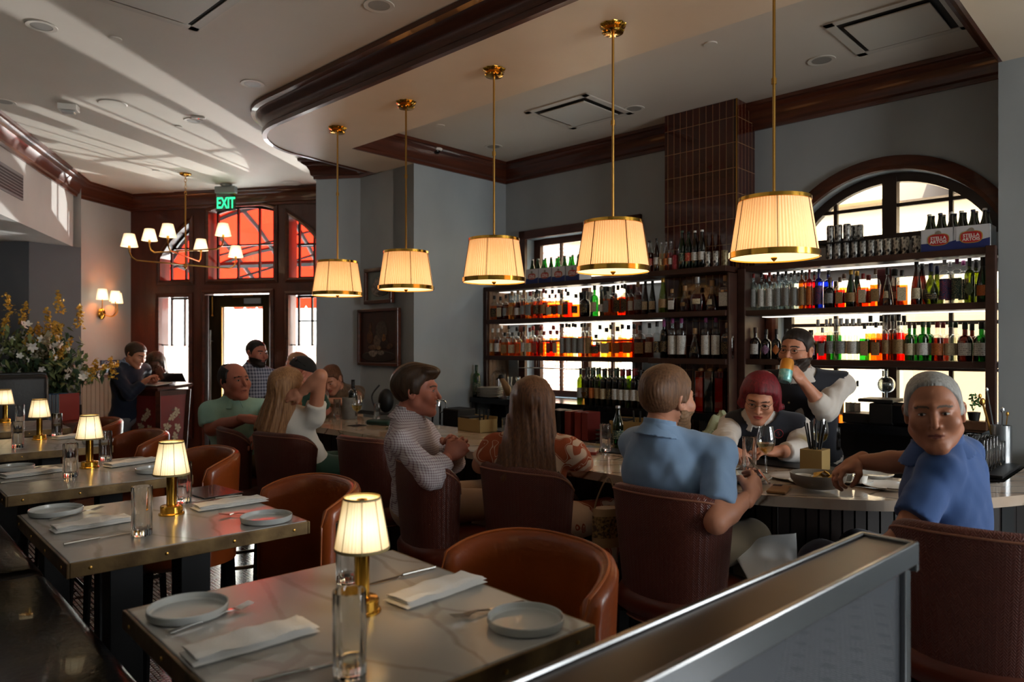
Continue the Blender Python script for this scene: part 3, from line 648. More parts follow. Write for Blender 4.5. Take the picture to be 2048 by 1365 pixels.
# ================================================================= furniture
tan=mat('cognac_leather','#9c4a1c',.30,noise=(3,'#7e3814',.3,(1,1,1)),bump=(60,.12,(1,1,1)),coat=.15)
def weave_mat():
    m=mat('woven_oxblood','#5a2415',.42,sheen=.1); nt=m.node_tree; b=bsdf(m); N=nt.nodes.new; L=nt.links.new
    tc=N('ShaderNodeTexCoord'); sp=N('ShaderNodeSeparateXYZ'); L(tc.outputs['Object'],sp.inputs[0])
    ang=math_node(nt,'MULTIPLY',math_node(nt,'ARCTAN2',sp.outputs[0],sp.outputs[1]),.26)
    zig=math_node(nt,'PINGPONG',ang,.012)
    h=math_node(nt,'FRACT',math_node(nt,'MULTIPLY',math_node(nt,'ADD',sp.outputs[2],zig),110.0)); h=math_node(nt,'PINGPONG',h,.5)
    h2=math_node(nt,'PINGPONG',math_node(nt,'MULTIPLY',ang,90.0),.5)
    hh=math_node(nt,'ADD',h,math_node(nt,'MULTIPLY',h2,.4))
    bp=N('ShaderNodeBump'); bp.inputs['Strength'].default_value=.8; bp.inputs['Distance'].default_value=.003; L(hh,bp.inputs['Height']); L(bp.outputs[0],b.inputs['Normal']); return m
weave=weave_mat(); piping=mat('pale_piping','#8d5a42',.4); bleather=mat('black_leather','#15130f',.28,noise=(3,'#1d1813',.3,(1,1,1)),bump=(45,.15,(1,1,1)),coat=.2)
def shell(mb, zb, zt, r0, flare, th, amax, sq=2.6, drop=.05, dp=5.0, front=.55, depth=1.0, lean=0.0, nth=36, nz=10, endw=.06):
    """wrap-around upholstered back: opening faces -Y, back at +Y"""
    cols=[]
    for i in range(nth+1):
        s=-1+2*i/nth; a=math.radians(amax)*s
        zt_=zt-drop*abs(s)**dp*(1+0)
        e=max(0.0,(abs(s)-(1-endw))/endw); t=th*math.sqrt(max(.02,1-e*e)); 
        ztc=zt_-(.05*e*e)
        c=[]
        ca,sa=math.cos(a),math.sin(a); k=1/((abs(ca)**sq+abs(sa)**sq)**(1/sq))
        def pt(rr,z):
            f=1+flare*(z-zb)/(zt-zb); x=rr*f*sa*k; y=rr*f*ca*k*depth+lean*(z-zb)
            return (x,y,z)
        for j in range(nz+1):
            z=zb+(ztc-t/2-zb)*j/nz; c.append(pt(r0+t/2*(1 if True else 0),z))
        for q in (45,90,135): c.append(pt(r0+t/2*math.cos(math.radians(q)),ztc-t/2+t/2*math.sin(math.radians(q))))
        for j in range(nz+1):
            z=ztc-t/2-(ztc-t/2-zb)*j/nz; c.append(pt(r0-t/2,z))
        cols.append(c)
    m=len(cols[0]); vs=[p for c in cols for p in c]; fs=[]
    for i in range(nth):
        for q in range(m): fs.append((i*m+q,(i+1)*m+q,(i+1)*m+(q+1)%m,i*m+(q+1)%m))
    fs+=[tuple(range(m)),tuple(nth*m+q for q in range(m-1,-1,-1))]
    mb.raw(vs,fs); return cols
def make_chair():
    t=empty('counter_chair')
    mb=MB(); shell(mb,.60,1.13,.255,.08,.045,84,sq=2.4,drop=.07,dp=3,depth=.95); mb.build('backrest',tan,t,smooth=True,angle=60)
    mb=MB(); cs=shell(MB(),.60,1.13,.255,.08,.045,84,sq=2.4,drop=.07,dp=3,depth=.95); k=len(cs[0]); top=[c[13-1] for c in cs]; mb.tube(top,.004,6)
    pm=mat('rust_piping','#a8592a',.35); mb.build('piping',pm,t,smooth=True)
    for c_ in (cs[0],cs[-1]): mb=MB(); mb.tube([c_[j] for j in range(0,13)],.004,6); mb.build('piping',pm,t,smooth=True)
    mb=MB(); mb.lathe([(.05,.60),(.225,.60),(.245,.63),(.245,.68),(.23,.705),(.17,.72),(.0001,.725)],36,pw=3.2); mb.build('seat',tan,t,smooth=True,angle=60)
    for i,(x,y) in enumerate([(-.19,-.19),(.19,-.19),(-.19,.19),(.19,.19)]):
        mb=MB(); mb.tube([(x*1.12,y*1.12,0),(x,y,.60)],[.017,.024],4); mb.build('leg',blackwood,t)
    for (x0,y0,x1,y1) in [(-.2,-.2,.2,-.2),(-.2,.2,.2,.2),(-.2,-.2,-.2,.2),(.2,-.2,.2,.2)]:
        mb=MB(); mb.tube([(x0*1.03,y0*1.03,.26),(x1*1.03,y1*1.03,.26)],.012,4); mb.build('stretcher',blackwood,t)
    return t
chair_labels=['cognac leather tub chair at the nearest dining table','cognac leather tub chair at the second table from the camera','cognac leather tub chair at the third table from the camera','cognac leather tub chair at the fourth table from the camera','cognac leather tub chair at the farthest dining table']
c0=make_chair()
for i,a in enumerate([-1.41,-2.66,-3.83,-4.93,-5.95]):
    o=c0 if i==0 else copy_tree(c0); o.location=Tp(a+.02,1.225,0); o.rotation_euler=(0,0,TROT)
    tag(o,chair_labels[i],'chair','counter chairs at the dining tables')
def make_stool():
    t=empty('bar_stool')
    A=dict(sq=2.7,drop=.10,dp=4.5,depth=.86)
    mb=MB(); shell(mb,.66,1.155,.172,.24,.045,86,**A); mb.build('backrest',weave,t,smooth=True,angle=60)
    cs=shell(MB(),.66,1.155,.172,.24,.045,86,**A); 
    for k_ in (10,0): mb=MB(); mb.tube([c[k_] for c in cs],.004,6); mb.build('piping',piping,t,smooth=True)
    mb=MB(); mb.lathe([(.05,.66),(.20,.66),(.235,.69),(.238,.73),(.22,.765),(.16,.78),(.0001,.785)],36,pw=3.0); o=mb.build('seat',mat('oxblood_leather','#5d2412',.33,coat=.1),t,smooth=True,angle=60); o.location=(0,-.05,0)
    for i,(x,y) in enumerate([(-.17,-.20),(.17,-.20),(-.16,.13),(.16,.13)]):
        mb=MB(); mb.tube([(x*1.15,y*1.15,0),(x,y,.67)],[.018,.026],4); mb.build('leg',blackwood,t)
    for (x0,y0,x1,y1) in [(-.19,-.22,.19,-.22),(-.18,.14,.18,.14),(-.19,-.22,-.18,.14),(.19,-.22,.18,.14)]:
        mb=MB(); mb.tube([(x0,y0,.28),(x1,y1,.28)],.012,6); mb.build('footrest',brass_old,t)
    return t
s0=make_stool()
STOOLS=[(1300,2.57,0,'woven oxblood bar stool under the man in the light blue polo'),(1012,3.06,4,'woven oxblood bar stool under the woman in the orange print dress'),(806,3.30,-14,'woven oxblood bar stool under the man in the small-checked shirt'),
 (704,4.05,6,'empty woven oxblood bar stool next to the man in the small-checked shirt'),(535,4.24,12,'woven oxblood bar stool under the blonde woman in white'),(434,4.62,-20,'woven oxblood bar stool under the man in the green polo'),(1946,2.0,6,'woven oxblood bar stool under the grey-haired man in blue')]
ST={}
for i,(px,D,r,lab) in enumerate(STOOLS):
    o=s0 if i==0 else copy_tree(s0); back=Vector(((px-1024)/F*D,D,0)); rz=BROT+math.radians(180+r)+PI
    # opening faces the bar (+Y of the bar frame): local -Y must point to +Y bar
    rz=BROT+PI+math.radians(r); fw=Vector((math.sin(rz),-math.cos(rz),0)); ctr=back+fw*.20
    o.location=ctr; o.rotation_euler=(0,0,rz); tag(o,lab,'bar stool','bar stools along the marble bar'); ST[i]=(ctr,fw)
# dining tables
def make_table(w=.76,l=.70):
    t=empty('dining_table')
    mb=MB(); mb.box(-w/2,w/2,-l/2,l/2,1.035,1.07,.003); mb.build('marble_top',tmarble,t)
    mb=MB(); e=.008; y=l/2+e; x=w/2+e
    mb.box(-x,x,-y,-l/2,1.026,1.068,.002); mb.box(-x,x,l/2,y,1.026,1.068,.002); mb.box(-x,-w/2,-l/2,l/2,1.026,1.068,.002); mb.box(w/2,x,-l/2,l/2,1.026,1.068,.002); mb.build('brass_edge',brass_old,t)
    for y_ in (-.12,.10):
        mb=MB(); mb.box(-.05,.05,y_-.05,y_+.05,.02,1.03,.003); mb.build('pedestal',black,t)
        mb=MB(); mb.box(-.16,.16,y_-.05,y_+.05,0,.02,.003); mb.build('foot_plate',black,t)
    for k in range(4):
        mb=MB(); mb.at((w/2+e+.001,-l/2+.05+k*(l-.1)/3,1.047),0,0,PI/2); mb.lathe([(.005,0),(.0045,.002),(.0001,.003)],8); mb.build('screw',brass_soft,t)
    for k in range(4):
        mb=MB(); mb.at((-w/2+.05+k*(w-.1)/3,-l/2-e-.001,1.047),0,PI/2,0); mb.lathe([(.005,0),(.0045,.002),(.0001,.003)],8); mb.build('screw',brass_soft,t)
    return t
tb=make_table()
TAB=[(-1.40,.815,'nearest brass-edged marble dining table, closest to the camera'),(-2.655,.80,'second brass-edged marble dining table from the camera'),(-3.83,.82,'third brass-edged marble dining table from the camera'),(-5.18,.82,'fourth brass-edged marble dining table from the camera'),(-6.42,.85,'farthest brass-edged marble dining table, by the booth end')]
for i,(a,b,lab) in enumerate(TAB):
    o=tb if i==0 else copy_tree(tb); o.location=Tp(a,b,0); o.rotation_euler=(0,0,TROT); tag(o,lab,'dining table','marble tables along the banquette')
# banquette
q=empty('banquette',Tp(-4,.2,0),TROT,'long black leather banquette along the dining tables','banquette')
def cushion(mb,x0,x1,y0,y1,z0,z1,r=.06):
    bm=bmesh.new(); bmesh.ops.create_cube(bm,size=1)
    for v in bm.verts: v.co=Vector(((x0+x1)/2+v.co.x*(x1-x0),(y0+y1)/2+v.co.y*(y1-y0),(z0+z1)/2+v.co.z*(z1-z0)))
    bmesh.ops.bevel(bm,geom=list(bm.edges),offset=r,segments=5,profile=.5,affect='EDGES'); mb.bm(bm)
for (a0,a1) in [(-7.2,-5.32),(-5.3,-3.43),(-3.41,-.68)]:
    mb=MB(); cushion(mb,a0+4,a1+4,-.33,.40,.56,.76,.055); mb.build('seat_cushion',bleather,q,smooth=True,angle=80)
    mb=MB(); cushion(mb,a0+4,a1+4,-.50,-.34,.74,1.43,.05); mb.build('back_cushion',bleather,q,smooth=True,angle=80)
mb=MB(); mb.box(-3.2,3.32,-.5,.33,0,.56); mb.build('plinth',black,q)
e=empty('booth_end',Tp(-7.35,.5,0),TROT,'tall black leather booth end panel with two cushions beyond the tables','booth end')
for (b0,b1) in [(-.55,-.10),(-.09,.345),(.355,.79)]:
    mb=MB(); cushion(mb,-.07,.09,b0,b1,.62,1.42,.045); mb.build('back_cushion',mat('booth_leather','#100f0e',.42,bump=(45,.15,(1,1,1))),e,smooth=True,angle=80)
mb=MB(); mb.box(-.10,-.06,-.56,.80,0,1.435,.01); mb.build('frame',blackwood,e)
mb=MB(); mb.box(-.06,.10,-.56,.80,0,.62); mb.build('plinth',black,e)
# partition in the foreground
p=empty('booth_partition',Tp(-.605,.5,0),TROT,'low black partition with a bronze-capped ledge in the foreground','partition')
mb=MB(); mb.box(-.045,.045,-1.25,1.13,0,1.20,.004); mb.build('panel',mat('lacquered_panel','#43454a',.26,noise=(2,'#37393d',.3,(1,1,1)),coat=.3),p)
mb=MB(); mb.box(-.04,.06,-1.25,1.14,1.222,1.245,.004); mb.build('cap',mat('bronze_cap','#4a3520',.33,.4,noise=(3,'#2c2014',.3,(1,1,1))),p)
mb=MB(); mb.box(-.052,-.04,-1.25,1.146,1.205,1.252,.003); mb.box(.055,.067,-1.25,1.146,1.205,1.252,.003); mb.box(-.052,.067,1.138,1.150,1.19,1.252,.003); mb.build('metal_edging',mat('dark_pewter','#8e8f90',.22,1),p)
mb=MB(); mb.box(.030,.056,1.105,1.135,0,1.2,.003); mb.build('corner_strip',mat('dark_pewter'),p)
# host stand
def host_stand():
    ctr=PD(321,770,7.35); rz=math.radians(-24)
    o=empty('host_stand',(ctr.x,ctr.y,0),rz,'tapered host stand with painted red floral panels beside the entrance','host stand')
    mb=MB(); wt,wb=.19,.135
    def col_(z): return wb+(wt-wb)*z/1.22
    vs=[]; 
    for z in (0,1.22):
        w_=col_(z); 
        for x,y in ((-1,-1),(1,-1),(1,1),(-1,1)): vs.append((x*w_,y*w_,z))
    redp=mat('chinoiserie_red','#8f3430',.3,coat=.3)
    mb.raw([(x*.97,y*.97,z) for x,y,z in vs],[(0,1,5,4),(1,2,6,5),(2,3,7,6),(3,0,4,7),(3,2,1,0),(4,5,6,7)]); mb.build('painted_panel',redp,o)
    mb=MB()
    for x,y in ((-1,-1),(1,-1),(1,1),(-1,1)):
        mb.tube([(x*col_(0)*.97,y*col_(0)*.97,0),(x*col_(1.22)*.97,y*col_(1.22)*.97,1.22)],.030,4)
    mb.box(-.187,.187,-.187,.187,1.17,1.22); mb.build('frame',wood,o)
    mb=MB(); 
    mb.raw([(-.215,-.215,1.22),(.215,-.215,1.22),(.215,.215,1.25),(-.215,.215,1.25),(-.215,-.215,1.25),(.215,-.215,1.25),(.215,.215,1.28),(-.215,.215,1.28)],[(0,3,2,1),(4,5,6,7),(0,1,5,4),(1,2,6,5),(2,3,7,6),(3,0,4,7)]); mb.build('top',wood_h,o)
    cream=mat('painted_petal','#d9c9a8',.5); olive=mat('painted_leaf','#6b5b45',.5)
    random.seed(5)
    for face in (0,1):
        for (u,z) in [(.25,1.0),(-.4,.86),(.35,.84),(.1,.66),(-.35,.56),(.45,.5),(-.1,.40),(.3,.28),(-.2,.18),(-.05,.95),(.5,.66),(.0,.5),(-.5,.70),(.2,.75)]:
            w_=col_(z); base=[u*w_,-w_*.985-.0,z] if face==0 else [w_*.985,u*w_,z]
            mb=MB(); 
            for k in range(5):
                a=2*PI*k/5+u*3; r=.042+.014*((k*3)%2); ax=(math.cos(a),math.sin(a)); px_=(-ax[1],ax[0])
                pts=[(0,0),(ax[0]*r*.6+px_[0]*r*.35,ax[1]*r*.6+px_[1]*r*.35),(ax[0]*r,ax[1]*r),(ax[0]*r*.6-px_[0]*r*.35,ax[1]*r*.6-px_[1]*r*.35)]
                vs=[]
                for (p_,z_) in pts:
                    vs.append((base[0]+p_,base[1]-.003,base[2]+z_) if face==0 else (base[0]+.003,base[1]+p_,base[2]+z_))
                mb.raw(vs,[(0,1,2,3)])
            mb.build('painted_flower',cream if z!=.66 else olive,o)
        mb=MB()
        for k in range(16):
            z=.12+k*.06; u=.5*math.sin(k*1.9); w_=col_(z); r=.035; a=k*2.1
            pts=[(0,0),(math.cos(a)*r*.5-math.sin(a)*r*.3,math.sin(a)*r*.5+math.cos(a)*r*.3),(math.cos(a)*r,math.sin(a)*r),(math.cos(a)*r*.5+math.sin(a)*r*.3,math.sin(a)*r*.5-math.cos(a)*r*.3)]
            mb.raw([(u*w_+p_,-w_*.985-.002,z+z_) if face==0 else (w_*.985+.002,u*w_+p_,z+z_) for p_,z_ in pts],[(0,1,2,3)])
        mb.build('painted_leaves',olive,o)
    # tablet standing on it
    t=empty('tablet',(ctr.x+.12,ctr.y+.05,1.285),rz+.5,'tablet computer leaning on a stand on top of the host stand','tablet')
    mb=MB(); mb.at((0,0,.055),0,.9); mb.box(-.10,.10,-.005,.005,-.07,.07,.002); mb.build('case',mat('tablet_grey','#3a3f44',.3),t)
    b=empty('reservation_book',(ctr.x-.04,ctr.y-.04,1.275),rz,'open white reservation book on top of the host stand','book')
    mb=MB(); mb.at((0,0,0),0,.1); mb.box(-.14,.14,-.10,.10,0,.012,.002); mb.build('pages',mat('paper','#dad9d4',.7),b)
host_stand()
# console behind the booth end: holds the vase, the menus, the black box
c=PD(110,800,6.75)
k=empty('console_cabinet',(c.x-.25,c.y+.02,0),-.35,'dark console cabinet behind the booth end under the flowers','cabinet')
mb=MB(); mb.box(-.65,.68,-.18,.20,.08,.96); mb.build('body',wood,k); mb=MB(); mb.box(-.67,.70,-.2,.22,.96,.985,.004); mb.build('top',wood_h,k)
for x0 in (-.63,.03):
    mb=MB(); mb.box(x0,x0+.62,-.195,-.18,.12,.93,.004); mb.build('door',wood,k)
blues=['#2c4a7a','#24406b','#4f79a8','#6d93bb','#2a3f63','#557fab','#33517f','#7c9fc2','#a63a30']
for i in range(9):
    p=PD(107+i*3.9,0,6.60); o=empty('menu_book',(p.x,p.y,.985),-.35,['dark blue','navy','mid blue','pale blue','deep navy','steel blue','slate blue','light blue','brick red'][i]+' menu book in the upright row beside the flowers'+(' by the booth' if i==0 else ''),'menu',group='menus standing on the console')
    mb=MB(); mb.box(-.0065,.0065,-.10,.10,0,.245,.002); mb.build('cover',mat('menu_%d'%i,blues[i],.5),o); mb=MB(); mb.box(-.004,.004,-.103,-.095,.006,.239); mb.build('pages',mat('paper'),o)
p=PD(150,0,6.75); o=empty('loudspeaker',(p.x,p.y,.985),-.3,'small black loudspeaker box beside the upright menus','speaker'); mb=MB(); mb.box(-.028,.028,-.05,.05,0,.13,.006); mb.build('housing',black,o); mb=MB(); mb.at((0,-.051,.04),0,PI/2); mb.lathe([(.02,0),(.016,.004),(.0001,.001)],16); mb.build('cone',blackg,o)
# ================================================================= lamps and ceiling fittings
TX={}
def text(name,body,size,m,parent,loc,rot,sx=1,extr=.0005,bold=.0):
    key=(body,size,m.name,extr,bold)
    if key not in TX:
        cu=bpy.data.curves.new(name,'FONT'); cu.body=body; cu.size=size; cu.align_x='CENTER'; cu.extrude=extr; cu.offset=bold; cu.resolution_u=3; q=bpy.data.objects.new('tmp',cu); col.objects.link(q); bpy.context.view_layer.update()
        me=bpy.data.meshes.new_from_object(q.evaluated_get(bpy.context.evaluated_depsgraph_get())); bpy.data.objects.remove(q); me.materials.clear(); me.materials.append(m); TX[key]=me
    o=bpy.data.objects.new(name,TX[key]); col.objects.link(o); setparent(o,parent); o.location=loc; o.rotation_euler=rot; o.scale=(sx,1,1); return o

def emis(name,color,strength,base='#f2dcb8',edge=None):
    if name in MATS: return MATS[name]
    m=mat(name,base,.8); b=bsdf(m); b.inputs['Emission Color'].default_value=srgb(color); b.inputs['Emission Strength'].default_value=strength; return m
def shade_mat(name,c_hot,c_cool,s,h,zhot,grad=1.0,dark='#7a5a30'):
    """glowing pleated cloth: brightest level with the bulb"""
    m=mat(name,'#e9d3ac',.85); nt=m.node_tree; b=bsdf(m); N=nt.nodes.new; L=nt.links.new
    tc=N('ShaderNodeTexCoord'); sp=N('ShaderNodeSeparateXYZ'); L(tc.outputs['Object'],sp.inputs[0])
    d=math_node(nt,'DIVIDE',math_node(nt,'ABSOLUTE',math_node(nt,'SUBTRACT',sp.outputs[2],zhot)),h)
    g=math_node(nt,'SUBTRACT',1.0,math_node(nt,'MULTIPLY',math_node(nt,'POWER',d,1.5),grad)); g=math_node(nt,'MAXIMUM',g,.12)
    lw=N('ShaderNodeLayerWeight'); lw.inputs['Blend'].default_value=.5; fc=math_node(nt,'SUBTRACT',1.0,lw.outputs['Facing'])
    g=math_node(nt,'MULTIPLY',g,math_node(nt,'MULTIPLY_ADD',fc,.55,.45))
    a=math_node(nt,'ARCTAN2',sp.outputs[1],sp.outputs[0])
    n=N('ShaderNodeTexNoise'); n.inputs['Scale'].default_value=3; cb=N('ShaderNodeCombineXYZ'); L(math_node(nt,'MULTIPLY',a,14.0),cb.inputs[0]); L(n.inputs['Vector'].node.inputs['Vector'],cb.inputs[1]) if False else None
    L(cb.outputs[0],n.inputs['Vector']); g=math_node(nt,'MULTIPLY',g,math_node(nt,'MULTIPLY_ADD',n.outputs['Fac'],.9,.55))
    mx=N('ShaderNodeMix'); mx.data_type='RGBA'; L(g,mx.inputs['Factor']); mx.inputs['A'].default_value=srgb(c_cool); mx.inputs['B'].default_value=srgb(c_hot)
    L(mx.outputs['Result'],b.inputs['Emission Color']); L(math_node(nt,'MULTIPLY',g,s),b.inputs['Emission Strength']); return m
pend_m=shade_mat('glowing_pleats','#ffbe78','#e27c2c',1.3,.30,.08,.9)
tl_m=shade_mat('glowing_table_shade','#fff0c4','#f0b050',1.5,.075,.195,.75)
sm_m=shade_mat('glowing_small_shade','#fff0cf','#ffb870',2.0,.10,.05,.6)
def pleated(mb,r0,z0,r1,z1,n,amp,steps=6,seg=4):
    N_=n*seg; vs=[]; fs=[]
    for j in range(steps+1):
        t=j/steps
        for i in range(N_):
            a=2*PI*i/N_; r=(r0+(r1-r0)*t)*(1+amp*(math.cos(a*n))); vs.append((r*math.cos(a),r*math.sin(a),z0+(z1-z0)*t))
    for j in range(steps):
        for i in range(N_): k=(i+1)%N_; fs.append((j*N_+i,j*N_+k,(j+1)*N_+k,(j+1)*N_+i))
    mb.raw(vs,fs)
def make_pendant():
    t=empty('pendant_lamp')          # origin at the shade's lower rim
    mb=MB(); pleated(mb,.178,.012,.144,.245,78,.011,4); mb.build('shade',pend_m,t,smooth=True)
    for (r,z0,z1,nm) in [(.186,0,.026,'lower_band'),(.150,.238,.256,'upper_band')]:
        mb=MB(); mb.lathe([(r-.004,z0),(r,z0+.001),(r,z1-.001),(r-.004,z1),(r-.006,z1),(r-.006,z0)],64,caps=False); mb.build(nm,brass,t,smooth=True)
    for k in range(6):
        a=2*PI*k/6+.35; mb=MB(); mb.tube([(.183*math.cos(a),.183*math.sin(a),.024),(.149*math.cos(a),.149*math.sin(a),.24)],.0022,4); mb.build('rib',brass_old,t)
    mb=MB(); mb.lathe([(.0001,.004),(.178,.006)],48,caps=False); mb.build('diffuser',emis('pendant_diffuser','#ffd29a',1.9),t)
    mb=MB(); mb.lathe([(.0001,-.014),(.006,-.010),(.014,.0),(.012,.006)],12); mb.build('finial',brass,t,smooth=True)
    mb=MB(); mb.tube([(0,0,.03),(0,0,1.245)],.0065,8); mb.tube([(0,0,.74),(0,0,.765)],.011,8); mb.build('rod',brass_soft,t,smooth=True)
    mb=MB(); 
    for k in range(3):
        a=2*PI*k/3; mb.tube([(0,0,.25),(.148*math.cos(a),.148*math.sin(a),.25)],.003,4)
    mb.build('spider',brass_old,t)
    mb=MB(); mb.lathe([(.018,1.200),(.050,1.204),(.056,1.212),(.040,1.222),(.062,1.235),(.066,1.245)],32,rmod=lambda r,z,a: r*(1+(.07*math.cos(a*10) if z>1.21 else 0))); mb.build('canopy',brass,t,smooth=True)
    return t
pd0=make_pendant()
plab=['farthest brass-banded pleated pendant lamp over the bar, beside the pictures','second farthest pleated pendant lamp, hanging before the framed pictures','middle pleated pendant lamp of the five over the bar','pleated pendant lamp hanging in front of the square bar window','nearest and largest-looking pleated pendant lamp, beside the arched window']
for i,px in enumerate([675,812,988,1226,1548]):
    X=BX(px,3.0); o=pd0 if i==0 else copy_tree(pd0); o.location=Bp(X,3.0,2.034); o.rotation_euler=(0,0,.5*i); tag(o,plab[i],'pendant lamp','pendant lamps over the bar')
def make_tlamp():
    t=empty('table_lamp')
    mb=MB(); mb.lathe([(.042,0),(.042,.004),(.040,.006),(.037,.008),(.037,.028),(.034,.032),(.018,.034),(.018,.036)],40); mb.build('base',brass,t,smooth=True,angle=30)
    mb=MB(); mb.lathe([(.0165,.034),(.0165,.17)],28); mb.build('stem',brass,t,smooth=True)
    mb=MB(); pleated(mb,.0595,.142,.040,.252,44,.010,5); mb.build('shade',tl_m,t,smooth=True)
    mb=MB(); mb.lathe([(.0600,.139),(.0608,.142),(.0600,.146),(.0590,.142)],44,caps=False); mb.build('shade_trim',mat('olive_trim','#8a7a50',.6),t,smooth=True); mb=MB(); mb.lathe([(.0400,.249),(.0412,.252),(.0402,.256),(.0390,.252)],44,caps=False); mb.build('shade_trim',mat('olive_trim','#8a7a50',.6),t,smooth=True)
    for k in range(8):
        a=2*PI*k/8+.2; mb=MB(); mb.tube([(.0605*math.cos(a),.0605*math.sin(a),.142),(.0408*math.cos(a),.0408*math.sin(a),.252)],.0009,4); mb.build('rib',mat('olive_trim'),t)
    mb=MB(); mb.lathe([(.0001,.243),(.012,.243),(.012,.250),(.0001,.252)],16); mb.build('switch_cap',brass,t,smooth=True)
    mb=MB(); mb.lathe([(.0001,.17),(.014,.172),(.016,.19),(.012,.215),(.0001,.225)],16); mb.build('bulb',emis('warm_bulb','#ffe2ac',14),t,smooth=True)
    return t
tl0=make_tlamp()
tlab=['brass table lamp glowing on the nearest marble table','brass table lamp glowing on the second table from the camera','brass table lamp glowing on the third table from the camera','brass table lamp glowing on the fourth table from the camera','brass table lamp at the left edge on the farthest table']
LP=[(724,1224),(343,1029),(179,936),(79,880),(10,846)]
for i,(px,py) in enumerate(LP):
    o=tl0 if i==0 else copy_tree(tl0); o.location=PZ(px,py,1.0705); o.rotation_euler=(0,0,i*.4); tag(o,tlab[i],'table lamp','brass lamps on the dining tables')
# small conical shades for chandelier and sconce
def small_shade(parent,loc,r=.078,h=.125):
    s=empty('lamp_arm_shade'); s.name='shade_holder'; setparent(s,parent); s.location=loc
    mb=MB(); pleated(mb,r,0,r*.62,h,26,.012,4); mb.build('shade',sm_m,s,smooth=True); 
    mb=MB(); mb.lathe([(.0001,-.002),(.012,0),(.012,.03),(.0001,.032)],10); mb.build('candle_socket',brass_soft,s,smooth=True)
    return s
def chandelier():
    c=PD(371,528,7.55); t=empty('chandelier',(c.x,c.y,2.40),0,'six-armed brass chandelier with small cloth shades near the entrance','chandelier')
    o=Vector((c.x,c.y,2.40))
    ends=[(PD(260,497,7.15),PD(472,513,8.0),2.64),(PD(300,482,7.7),PD(448,466,7.35),2.785),(PD(336,473,7.05),PD(402,502,8.05),2.725)]
    for A,B,z in ends:
        A=Vector((A.x,A.y,z))-o; B=Vector((B.x,B.y,z))-o; zz=z-2.40-.13
        # keep the bar centred on the stem
        off=(A+B)/2; off.z=0; A-=off; B-=off
        mb=MB(); d=(B-A).normalized(); k=.07
        pts=[A,A+Vector((0,0,-.05)),A+Vector((0,0,-.10))+d*.02,A+d*k+Vector((0,0,-.13)),(A+B)/2+Vector((0,0,-.13)),B-d*k+Vector((0,0,-.13)),B+Vector((0,0,-.10))-d*.02,B+Vector((0,0,-.05)),B]
        mb.tube(pts,.0075,8); mb.build('arm_bar',brass_soft,t,smooth=True)
        for P_ in (A,B):
            mb=MB(); mb.at(P_); pleated(mb,.078,0,.048,.125,26,.012,4); s_=mb.build('shade',sm_m,t,smooth=True)
            for v in s_.data.vertices: v.co-=P_
            s_.location=P_
            mb=MB(); mb.lathe([(.0001,-.03),(.012,-.028),(.013,.03),(.0001,.032)],10); q_=mb.build('candle_socket',brass_soft,t,smooth=True); q_.location=P_
            mb=MB(); mb.lathe([(.0001,.03),(.014,.04),(.017,.06),(.0001,.085)],12); q_=mb.build('bulb',emis('warm_bulb','#ffe2ac',14),t,smooth=True); q_.location=P_
    mb=MB(); mb.tube([(0,0,.06),(0,0,.84)],.008,8); mb.ball((0,0,.09),.02); mb.build('stem',brass_soft,t,smooth=True)
    mb=MB(); z=.84
    for k in range(6):
        a=k%2*PI/2; pts=[(.011*math.cos(a)*math.sin(q),.011*math.sin(a)*math.sin(q),z+.017+.020*math.cos(q)) for q in [2*PI*i/10 for i in range(11)]]; mb.tube(pts,.0025,5,caps=False); z+=.033
    mb.build('chain',brass_soft,t); mb=MB(); mb.lathe([(.02,1.03),(.055,1.045),(.06,1.059)],24); mb.build('canopy',brass,t,smooth=True)
chandelier()
def sconce():
    c=PD(202,628,8.22); t=empty('wall_sconce',c,-1.38,'brass wall sconce with three cloth shades on the pale wall','wall lamp')
    t.rotation_euler=(0,0,math.atan2(.83,.15)) 
    mb=MB(); mb.at((0,-.012,0),0,PI/2); mb.lathe([(.05,-.012),(.055,0),(.045,.012),(.02,.02),(.0001,.025)],24,sy=1.2); mb.build('backplate',brass,t,smooth=True)
    for i,(x,y,z) in enumerate([(-.10,-.10,.155),(.03,-.16,.14),(.17,-.07,.13)]):
        mb=MB(); mb.tube(spline([(0,-.02,0),(x*.6,y*.7,-.03),(x,y,.02),(x,y,z)],6),.0055,6); mb.build('arm',brass_soft,t,smooth=True)
        mb=MB(); pleated(mb,.062,0,.045,.118,22,.012,4); s_=mb.build('shade',sm_m,t,smooth=True); s_.location=(x,y,z)
        mb=MB(); mb.lathe([(.0001,.03),(.014,.04),(.017,.06),(.0001,.085)],12); s_=mb.build('bulb',emis('sconce_bulb','#ff8a3a',160),t,smooth=True); s_.location=(x,y,z)
sconce()
# exit sign
def exit_sign():
    c=PD(452,397,8.05); t=empty('exit_sign',(c.x,c.y,3.09),-.12,'green lettered EXIT sign hanging from the ceiling before the door','exit sign')
    mb=MB(); mb.box(-.12,.12,-.035,.035,.27,.345,.01); mb.build('housing',mat('sign_grey','#8b9494',.4),t)
    mb=MB(); mb.lathe([(.05,.345),(.07,.366)],16); mb.build('ceiling_mount',mat('sign_grey'),t)
    mb=MB(); mb.box(-.115,.115,-.004,.004,.07,.27,.003); mb.build('acrylic_panel',glassy('green_acrylic','#9fc2b0',.1),t)
    o=text('lettering','EXIT',.17,emis('exit_green','#35ffa0',1.6,'#1c6a46'),t,(0,-.007,.105),(PI/2,0,0),.62,.001,.004); o['label']='glowing green letters'
exit_sign()
